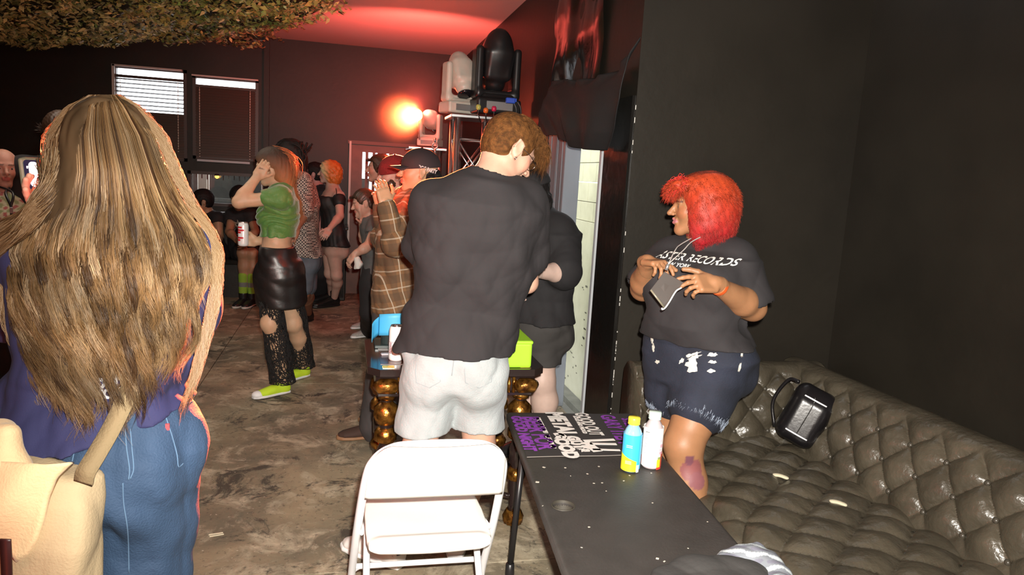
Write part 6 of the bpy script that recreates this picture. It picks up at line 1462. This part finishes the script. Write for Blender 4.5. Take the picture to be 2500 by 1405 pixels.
# --- orange-blonde hair, black off-shoulder dress ---
p = Person('person with short orange-blonde hair in a black off-shoulder dress and chunky black boots', (-.2, 8.15), math.radians(178), 1.66, (.58, .36, .29), 1.05, 1.0, True); og = p
js(p, pel=(816, 605, 7.9), wst=(812, 545, 7.9), cst=(812, 495, 7.9), nck=(812, 455, 7.9), hed=(803, 422, 7.9), shl=(828, 480, 7.75), shr=(806, 472, 8.1), ell=(830, 528, 7.62), wrl=(804, 560, 7.45), elr=(800, 530, 8.1), wrr=(790, 565, 7.8),
   hpl=(816, 615, 7.84), hpr=(806, 612, 8.0), knl=(822, 672, 7.88), knr=(806, 668, 8.05))
feet(p, 'l', (815, 748), (778, 752)); feet(p, 'r', (808, 738), (775, 740)); p.face(math.radians(176)); p.bust = .9; far_body(p)
dz = C(815, 602, 7.8)[2]; tz = C(812, 482, 7.8)[2]
def dress(S):
    p.torso(S, .014, 0, .9, .03, .004)
    for q in 'rl': p.thigh(S, q, .02, .34, .05, .012)
    S.cut(A3(0, 0, dz), (0, 0, -1)); S.cut(A3(0, 0, tz), (0, 0, 1))
p.garment('dress', mat('black_dress_cloth', (.012, .011, .012), .6), dress, .010, fold(4, (12, 12, 8), .008))
d = nrm(p.J['ell']-p.J['shl']); S = SDF(); c_ = p.J['shl']+(p.J['ell']-p.J['shl'])*.16; S.cone(c_, c_+d*.035, .072, .068, .003); sdf_obj(S, .006, 'sleeve_band', MATS['black_dress_cloth'], p.root)
b = MB(); b.tube(smooth_path([p.hp(.03, -.05, -.11), C(822, 470, 7.7), C(812, 486, 7.68)], 5), .005, 5); b.build('strap', m_blk, p.root, True)
for q in 'lr': p.shoe(q, m_boot, m_blk, hi=.05, size=1.25, soleh=.05)
S = SDF(); R = p.headR(); S.ell(p.hp(0, -.02, .035), A3(.098, .115, .10), R, .01); S.ell(p.hp(0, -.055, -.03), A3(.10, .09, .11), R, .03); S.ell(p.hp(0, .13, -.055), (.10, .085, .13), R, .02, 's')
def ogc(P): z = (P-p.J['hed'])@R; f = np.clip((z[:, 1]+.02)/.08, 0, 1)[:, None]; return A3(.62, .16, .03)*(1-f)+A3(.75, .60, .32)*f
hr = sdf_obj(S, .008, 'hair', mat('orange_blonde_hair', (.6, .2, .05), .5, vcol=True), p.root, fold(8, (50, 50, 30), .014, 7), ogc)

# --- dark-haired person just behind ---
p = Person('dark-haired person in a black top, mostly hidden behind the orange-haired one', (-.5, 8.3), math.radians(170), 1.62, (.62, .26, .24), .95, 1.0, True)
js(p, pel=(782, 600, 8.15), wst=(780, 545, 8.15), cst=(780, 500, 8.15), nck=(778, 458, 8.15), hed=(766, 425, 8.15), shl=(790, 475, 8.05), shr=(772, 472, 8.3), ell=(796, 520, 8.05), wrl=(782, 560, 7.95), elr=(775, 520, 8.3), wrr=(765, 560, 8.2), hpl=(784, 610, 8.1), hpr=(778, 610, 8.25), knl=(784, 668, 8.1), knr=(776, 668, 8.25))
feet(p, 'l', (782, 735), (760, 738)); feet(p, 'r', (775, 730), (752, 732)); p.face(math.radians(175)); far_body(p); p.tee(mat('black_top', (.015, .012, .015), .8), .02, None, .012, .01, .005, .0, name='top'); p.trousers(m_tee2, 2.0, .014, .011, 'trousers', wide=.01); short_hair(p, m_bkh, seed=9, n=0, thick=.022)
for q in 'lr': p.shoe(q, m_boot, m_blk, h=.008)

# --- seated people on the bench ---
def seat_feet(p, l, r):
    for q, c in (('l', l), ('r', r)): a_ = zfix(C(*c), .078); p.J['an'+q] = a_; p.J['to'+q] = a_+nrm(p.f)*.15-A3(0, 0, .046)
p = Person('seated person with short dark hair in a black tank top on the far bench', (-1.75, 8.7), math.radians(215), 1.70, (.40, .22, .13), 1.15)
js(p, pel=(512, 612, 8.32), wst=(510, 575, 8.30), cst=(508, 545, 8.26), nck=(505, 520, 8.22), hed=(494, 492, 8.16), shl=(532, 534, 8.15), shr=(484, 530, 8.32), ell=(536, 578, 8.08), wrl=(520, 606, 7.85), elr=(478, 578, 8.20), wrr=(492, 606, 7.95), hpl=(524, 618, 8.25), hpr=(503, 618, 8.32), knl=(508, 622, 7.83), knr=(485, 622, 7.92))
seat_feet(p, (508, 706, 7.87), (482, 704, 7.92)); p.face(math.radians(195), tilt=.2); far_body(p)
p.tee(m_tee2, .02, None, .010, .010, .012, 0, name='tank_top'); p.trousers(m_tee2, 2.0, .012, .011, 'trousers', wide=.012); short_hair(p, m_bkh, seed=5, n=500, thick=.022, ln=.04, up=.2)
for q in 'lr': p.shoe(q, m_blk, m_blk, h=.008)
p = Person('seated person in a black printed t-shirt with neon green striped socks on the far bench', (-1.3, 8.6), math.radians(255), 1.72, (.36, .19, .11), 1.05)
js(p, pel=(600, 612, 8.33), wst=(596, 575, 8.28), cst=(590, 540, 8.22), nck=(588, 512, 8.16), hed=(584, 484, 8.10), shl=(612, 526, 8.14), shr=(568, 524, 8.18), ell=(624, 566, 8.03), wrl=(604, 590, 7.86), elr=(560, 566, 8.03), wrr=(578, 588, 7.83), hpl=(610, 618, 8.28), hpr=(592, 618, 8.30), knl=(616, 620, 7.86), knr=(594, 618, 7.84))
seat_feet(p, (616, 700, 7.85), (594, 698, 7.85)); p.face(math.radians(240), tilt=.5); far_body(p)
tt = p.tee(m_tee2, .35, None, .012, .010, .012, .01, noise=ftee(3, .008)); b = MB(); r_ = random.Random(6); c_ = C(566, 572, 8.0)
m_pt = mat('pale_tee_print', (.40, .38, .30), .8)
b = MB(); cc = (p.J['elr']+p.J['wrr'])/2+A3(-.05, -.02, .0)
for k in range(26): q_ = on_surface(tt, [C(574+r_.uniform(-12, 16), 560+r_.uniform(-18, 22), 8)], None, .004); b.tube([q_[0]+A3(r_.uniform(-.03, .03), 0, r_.uniform(-.03, .03)), q_[0], q_[0]+A3(r_.uniform(-.03, .03), 0, r_.uniform(-.03, .03))], .004, 4)
b.build('shirt_print', m_pt, tt, True)
p.trousers(m_tee2, .8, .014, .010, 'shorts', wide=.015); short_hair(p, m_bkh, seed=6, n=0, thick=.018)
m_ng = mat('neon_green_sock', (.22, .38, .03), .8); m_gs = mat('grey_sock_band', (.16, .16, .15), .8)
for q in 'lr':
    A_, B_ = p.J['kn'+q], p.J['an'+q]; d = B_-A_
    for t0, t1, mm, nm in ((.50, .66, m_ng, 'sock_stripe'), (.66, .76, m_gs, 'sock_stripe'), (.76, .90, m_ng, 'sock_stripe'), (.9, 1.0, m_blk, 'sock_stripe')): S = SDF(); S.cone(A_+d*t0, A_+d*t1, .058-.012*t0, .056-.012*t1, .003); sdf_obj(S, .008, nm, mm, p.root)
    p.shoe(q, m_blk, mat('off_white_sole', (.5, .5, .46), .6), h=.006, soleh=.03)

# --- group by the slatted door ---
p = Person('person with short dark hair and grey shirt holding a pale cloth near the slatted door', (.6, 6.2), math.radians(190), 1.52, (.52, .30, .22), .95)
js(p, pel=(916, 690, 5.9), wst=(918, 640, 5.9), cst=(920, 585, 5.9), nck=(905, 532, 5.88), hed=(888, 496, 5.84), shl=(922, 548, 5.76), shr=(908, 545, 6.05), ell=(898, 602, 5.60), wrl=(866, 622, 5.52), elr=(888, 585, 6.0), wrr=(884, 545, 5.86), hpl=(912, 700, 5.83), hpr=(918, 700, 6.0), knl=(906, 760, 5.83), knr=(912, 755, 6.0))
feet(p, 'l', (905, 822), (872, 826)); feet(p, 'r', (902, 800), (868, 804)); p.face(math.radians(185), tilt=.3); p.hand('r', C(880, 512, 5.8)-p.J['wrr'], A3(-1, 0, 0), .8, .1, .6, [.05, 1.3, 1.4, 1.4]); p.hand('l', A3(-.6, 0, -.8), A3(.4, .3, -.3), .6); far_body(p)
p.tee(mat('grey_jersey', (.085, .085, .085), .85), .35, None, .014, .009, .015, .01, noise=ftee(6, .008)); p.trousers(m_tee2, 2.0, .016, .010, 'trousers', wide=.02, bell=.01); short_hair(p, m_brh, seed=7, n=600, ln=.03)
for q in 'lr': p.shoe(q, mat('grey_knit_shoe', (.40, .38, .36), .8, var=.2, vscale=120), m_wsole, h=.006)
S = SDF(); S.loft([(C(870, 628, 5.50), p.r, .02, .02), (C(876, 645, 5.50), p.r, .045, .03), (C(872, 656, 5.50), p.r, .05, .02)], .02); o = sdf_obj(S, .006, 'pale_cloth', mat('pale_cotton', (.62, .60, .56), .9), None, fold(2, (40, 40, 30), .006)); tag(o, 'pale white cloth held by the grey-shirted person near the slatted door', 'cloth')

p = Person('person with dark hair swept back, face in profile before the bright door slats', (.75, 6.8), math.radians(184), 1.74, (.50, .26, .19), 1.0)
js(p, pel=(955, 680, 6.55), wst=(955, 610, 6.55), cst=(952, 520, 6.55), nck=(945, 452, 6.55), hed=(926, 413, 6.55), shl=(958, 468, 6.40), shr=(942, 466, 6.70), ell=(962, 540, 6.35), wrl=(950, 590, 6.25), elr=(930, 540, 6.70), wrr=(925, 590, 6.55), hpl=(955, 690, 6.48), hpr=(950, 690, 6.65), knl=(955, 745, 6.48), knr=(950, 745, 6.65))
feet(p, 'l', (952, 808), (920, 812)); feet(p, 'r', (945, 798), (915, 800)); p.face(math.radians(180)); far_body(p); p.tee(mat('dark_brown_jersey', (.03, .016, .014), .8), .6, None, .014, .010, .015, .012); p.trousers(m_tee2, 2.0, .014, .012, 'trousers', wide=.012); short_hair(p, m_brh, seed=8, n=900, ln=.035, thick=.016, up=.35)
for q in 'lr': p.shoe(q, m_blk, m_blk, h=.008)

p = Person('bearded person in a dark red beanie and charcoal shirt, left of the black cap', (.62, 5.3), math.radians(186), 1.74, (.55, .32, .25), 1.0)
js(p, pel=(985, 700, 5.25), wst=(985, 620, 5.25), cst=(980, 535, 5.25), nck=(975, 468, 5.25), hed=(962, 428, 5.22), shl=(985, 490, 5.10), shr=(968, 485, 5.42), ell=(985, 570, 5.05), wrl=(960, 620, 5.0), elr=(962, 570, 5.4), wrr=(945, 620, 5.3), hpl=(985, 712, 5.18), hpr=(980, 712, 5.34), knl=(985, 790, 5.18), knr=(980, 790, 5.34))
feet(p, 'l', (980, 878), (945, 884)); feet(p, 'r', (975, 862), (940, 866)); p.face(math.radians(186), tilt=.08); far_body(p)
tt = p.tee(mat('charcoal_jersey', (.06, .055, .058), .85), .6, None, .014, .009, .015, .012, noise=ftee(9, .008)); p.trousers(m_tee2, 2.0, .014, .011, 'trousers', wide=.012)
cap(p, mat('dark_red_knit', (.20, .012, .012), .9, bump=.6, bscale=90), brim=False, name='beanie', low=.012, puff=.020)
S = SDF(); R = p.headR(); S.cone(p.hp(-.05, .03, -.06), p.hp(0, .075, -.10), .028, .030, .03); S.cone(p.hp(.05, .03, -.06), p.hp(0, .075, -.10), .028, .030, .03); S.cone(p.hp(0, .06, -.11), p.hp(0, .055, -.16), .04, .02, .03); sdf_obj(S, .006, 'beard', m_brh, p.root, fold(4, (60, 60, 60), .010))
S = SDF(); S.ell(p.hp(0, -.075, -.05), A3(.075, .06, .12), R, .03); S.loft([(p.hp(0, -.08, -.08), p.r, .06, .05), (C(990, 500, 5.32), p.r, .07, .04)], .03); sdf_obj(S, .007, 'hair', m_brh, p.root, fold(4, (40, 40, 6), .008))
for q in 'lr': p.shoe(q, m_blk, m_blk, h=.008)

# --- plaid flannel shirt and black cap, hands raised ---
p = Person('person in a black cap and brown plaid flannel shirt, hands raised before the face', (.12, 4.28), math.radians(176), 1.68, (.55, .30, .17), 1.05); pf = p
js(p, pel=(975, 765, 4.22), wst=(972, 690, 4.22), cst=(988, 570, 4.22), nck=(1018, 468, 4.22), hed=(1022, 420, 4.16), shl=(1020, 500, 4.06), shr=(990, 490, 4.36), ell=(968, 592, 3.88), wrl=(944, 500, 3.86), elr=(940, 580, 4.36), wrr=(932, 502, 4.20), hpl=(968, 790, 4.14), hpr=(975, 790, 4.30), knl=(945, 915, 4.12), knr=(960, 915, 4.32))
feet(p, 'l', (925, 1068), (862, 1072)); feet(p, 'r', (965, 1020), (905, 1028)); p.face(math.radians(182), tilt=-.02)
p.hand('l', C(930, 445, 3.84)-p.J['wrl'], A3(-.3, .9, 0), .5, .25, .5); p.hand('r', C(918, 445, 4.1)-p.J['wrr'], A3(-.2, -.9, 0), .45, .25, .5); far_body(p, .010, .006, .0045)
m_pl = bpy.data.materials.new('brown_plaid_flannel'); m_pl.use_nodes = True; nt = m_pl.node_tree; N = nt.nodes; L = nt.links; b_ = N['Principled BSDF']; b_.inputs['Roughness'].default_value = .85; tc = N.new('ShaderNodeTexCoord'); mp = N.new('ShaderNodeMapping'); L.new(tc.outputs['Object'], mp.inputs[0]); mp.inputs['Rotation'].default_value = (0, .22, .35); sp = N.new('ShaderNodeSeparateXYZ'); L.new(mp.outputs[0], sp.inputs[0])
def band(src, sc, wd, off=0):
    m1 = N.new('ShaderNodeMath'); m1.operation = 'MULTIPLY_ADD'; m1.inputs[1].default_value = sc; m1.inputs[2].default_value = off; L.new(src, m1.inputs[0]); m2 = N.new('ShaderNodeMath'); m2.operation = 'FRACT'; L.new(m1.outputs[0], m2.inputs[0]); m3 = N.new('ShaderNodeMath'); m3.operation = 'LESS_THAN'; m3.inputs[1].default_value = wd; L.new(m2.outputs[0], m3.inputs[0]); return m3.outputs[0]
def mixc(f, A, col, amt=1):
    x = N.new('ShaderNodeMix'); x.data_type = 'RGBA'; mm = N.new('ShaderNodeMath'); mm.operation = 'MULTIPLY'; mm.inputs[1].default_value = amt; L.new(f, mm.inputs[0]); L.new(mm.outputs[0], x.inputs['Factor'])
    if isinstance(A, tuple): x.inputs['A'].default_value = (*A, 1)
    else: L.new(A, x.inputs['A'])
    x.inputs['B'].default_value = (*col, 1); return x.outputs['Result']
xy = N.new('ShaderNodeMath'); xy.operation = 'ADD'; L.new(sp.outputs['X'], xy.inputs[0]); L.new(sp.outputs['Y'], xy.inputs[1])
c0 = (.20, .105, .045); c1 = mixc(band(xy.outputs[0], 10, .45), c0, (.07, .045, .028), .45); c2 = mixc(band(sp.outputs['Z'], 10, .45, .2), c1, (.07, .045, .028), .45)
c3 = mixc(band(xy.outputs[0], 10, .075, .3), c2, (.50, .44, .34), .7); c4 = mixc(band(sp.outputs['Z'], 10, .075, .55), c3, (.50, .44, .34), .55); L.new(c4, b_.inputs['Base Color'])
phz = C(960, 760, 4.2); 
tt = p.tee(m_pl, 1.0, A3(*C(955, 772, 4.1)), .018, .007, .030, .018, name='flannel_shirt', noise=ftee(14, .014), hemn=(.25, 0, -1))
for q in 'lr':
    S = SDF(); d = p.J['wr'+q]-p.J['el'+q]; S.cone(p.J['el'+q], p.J['el'+q]+d*.92, .056, .046, .02); S.cone(p.J['el'+q]+d*.9, p.J['el'+q]+d*1.1, .034, .034, .004, 's'); sdf_obj(S, .006, 'sleeve', m_pl, tt, ftee(15, .010))
p.trousers(mat('grey_trousers', (.055, .048, .048), .85, var=.15), 2.0, .018, .009, 'trousers', wide=.03, bell=.018, noise=ftee(16, .012))
cp_ = cap(p, mat('black_cap_twill', (.030, .018, .020), .8), low=.020, puff=.016)
rr_ = nrm(C(1060, 414, 4.1)-C(1025, 404, 4.1)); lettering('DOG PARTY', hit(cp_, 1044, 410)-A3(0, 0, .01), rr_, (0, 0, 1.), .030, mat('pale_embroidery', (.55, .48, .46), .7), cp_, cp_, 'cap_lettering', .1, .0016, .001, sx=.62)
lettering('STICKS', hit(cp_, 1048, 404)+A3(0, 0, .018), rr_, (0, 0, 1.), .020, MATS['pale_embroidery'], cp_, cp_, 'cap_lettering', .1, .0012, .001, sx=.8) if False else None
S = SDF(); R = p.headR(); S.ell(p.hp(0, -.07, -.045), A3(.082, .06, .08), R, .03); S.cut(p.hp(0, 0, -.10), -R[:, 2]); sdf_obj(S, .006, 'hair', m_bkh, p.root, fold(4, (40, 40, 20), .008))
m_bs = mat('dark_brown_suede', (.045, .022, .015), .8); m_gum = mat('gum_sole', (.26, .14, .07), .6)
for q in 'lr': p.shoe(q, m_bs, m_gum, laces=m_blk, soleh=.03, size=1.05)

# --- black t-shirt and cap behind the gold table ---
p = Person('person in a black cap, black t-shirt and charcoal shorts before the side doorway', (1.1, 3.85), math.radians(200), 1.66, (.62, .44, .37), 1.22); bt_ = p
js(p, pel=(1296, 800, 3.92), wst=(1300, 720, 3.92), cst=(1308, 620, 3.92), nck=(1312, 522, 3.90), hed=(1291, 468, 3.84), shl=(1362, 562, 3.80), shr=(1262, 555, 4.0), ell=(1376, 666, 3.66), wrl=(1300, 664, 3.46), elr=(1240, 650, 3.9), wrr=(1255, 700, 3.7), hpl=(1322, 815, 3.86), hpr=(1275, 815, 3.98), knl=(1324, 930, 3.84), knr=(1290, 930, 3.98))
for q in 'lr': k_ = p.J['kn'+q]; p.J['an'+q] = A3(k_[0]+(.03 if q == 'l' else .0), k_[1]+.02, .076); p.J['to'+q] = p.J['an'+q]+A3(-.14, -.05, -.045)
p.face(math.radians(175), tilt=.2); p.calf = 1.15; far_body(p, .009, .006, .005)
p.tee(m_tee2, .95, A3(*C(1290, 775, 3.9)), .018, .007, .045, .03, noise=ftee(19, .012))
def bsh(S):
    p.torso(S, .020, 0, .5, .03, .01)
    for q in 'rl': A_ = p.J['hp'+q]; B_ = p.J['kn'+q]; S.cone(A_, A_+(B_-A_)*.62, .115, .100, .03)
    S.cut(A3(0, 0, C(1320, 884, 3.85)[2]), (0, 0, -1))
p.garment('shorts', mat('charcoal_shorts', (.042, .038, .036), .85), bsh, .008, ftee(20, .008))
cp_ = cap(p, m_tee2, low=.020, puff=.016); b = MB(); q_ = hit(cp_, 1270, 456); b.tube([q_+A3(-.015, 0, .004), q_+A3(0, -.002, -.004), q_+A3(.015, 0, .002)], .0035, 5); b.tube([q_+A3(-.005, -.002, .008), q_+A3(.006, -.002, -.008)], .003, 5); b.build('cap_mark', m_pr, cp_, True)
short_hair(p, m_bkh, seed=12, n=0, thick=.006)
S = SDF(); R = p.headR(); S.ell(p.hp(0, -.06, -.06), A3(.075, .055, .08), R, .03); sdf_obj(S, .006, 'hair', m_bkh, p.root, fold(4, (50, 50, 20), .008))
for q in 'lr': p.shoe(q, m_blk, m_blk, h=.007)

# --- older person at the far left edge ---
p = Person('balding person in a pale floral shirt with black neck cords at the far left edge', (-2.9, 3.7), math.radians(80), 1.72, (.50, .24, .17), 1.05)
js(p, pel=(20, 735, 4.4), wst=(18, 660, 4.4), cst=(16, 575, 4.4), nck=(14, 480, 4.4), hed=(8, 412, 4.4), shl=(-45, 512, 4.35), shr=(62, 520, 4.5), ell=(-60, 590, 4.3), wrl=(-40, 600, 4.1), elr=(75, 600, 4.5), wrr=(60, 660, 4.35), hpl=(-5, 745, 4.4), hpr=(40, 745, 4.45), knl=(-8, 870, 4.4), knr=(38, 870, 4.45))
for q in 'lr': k_ = p.J['kn'+q]; p.J['an'+q] = A3(k_[0], k_[1], .076); p.J['to'+q] = p.J['an'+q]+A3(.1, -.12, -.045)
p.face(math.radians(300)); far_body(p, .011, .007, .006, hands='')
def flo(P): n = np.sin(P[:, 0]*95+2*np.sin(P[:, 2]*50))*np.sin(P[:, 2]*88+2*np.sin(P[:, 0]*42)); return np.where((n > .25)[:, None], A3(.24, .26, .12), np.where((n < -.45)[:, None], A3(.34, .10, .09), A3(.46, .42, .28)))
p.tee(mat('floral_cotton', (.4, .4, .3), .85, vcol=True), .8, None, .016, .008, .03, .02, name='floral_shirt', cols=flo, noise=ftee(21, .008)); p.trousers(m_tee2, 2.0, .014, .012, 'trousers', wide=.012)
S = SDF(); R = p.headR(); S.ell(p.hp(0, -.045, -.01), A3(.084, .075, .055), R, .03); S.cut(p.hp(0, .0, .03), R[:, 2]); sdf_obj(S, .006, 'hair', m_brh, p.root, fold(4, (60, 60, 60), .006))
b = MB()
for q in (1, -1): b.tube(smooth_path([p.hp(q*.05, -.03, -.10), C(22+q*8, 470, 4.24), C(27, 505, 4.2), C(28, 525, 4.2)], 6), .007, 6)
b.build('neck_cord', m_blk, p.root, True); b = MB(); b.box(C(28, 514, 4.19), (.008, .004, .018), bev=.002); b.build('badge_clip', m_gm, p.root)
for q in 'lr': p.shoe(q, m_blk, m_blk, h=.008)
# --- a head and shoulders half hidden behind the long-haired person ---
p = Person('dark-haired person glimpsed behind the head of the long-haired person, edged in red', (-2.4, 3.9), math.radians(110), 1.80, (.40, .22, .15), 1.0)
hq = C(150, 318, 4.6); p.J = {k: v+A3(hq[0], hq[1], 0)-A3(*p.J['hed'][:2], 0) if True else v for k, v in p.J.items()}; p.root.location = (hq[0], hq[1], 0)
p.J = {k: A3(v[0], v[1], v[2]) for k, v in p.J.items()}; p.face(math.radians(110)); p.body(.013, .009, .009, hands='')
p.tee(m_tee2, .7, None, .014, .012, .02, .012); p.trousers(m_tee2, 2.0, .014, .013, 'trousers', wide=.012); short_hair(p, m_brh, seed=15, n=1500, ln=.05, thick=.022, up=.6)
for q in 'lr': p.shoe(q, m_blk, m_blk, h=.009)
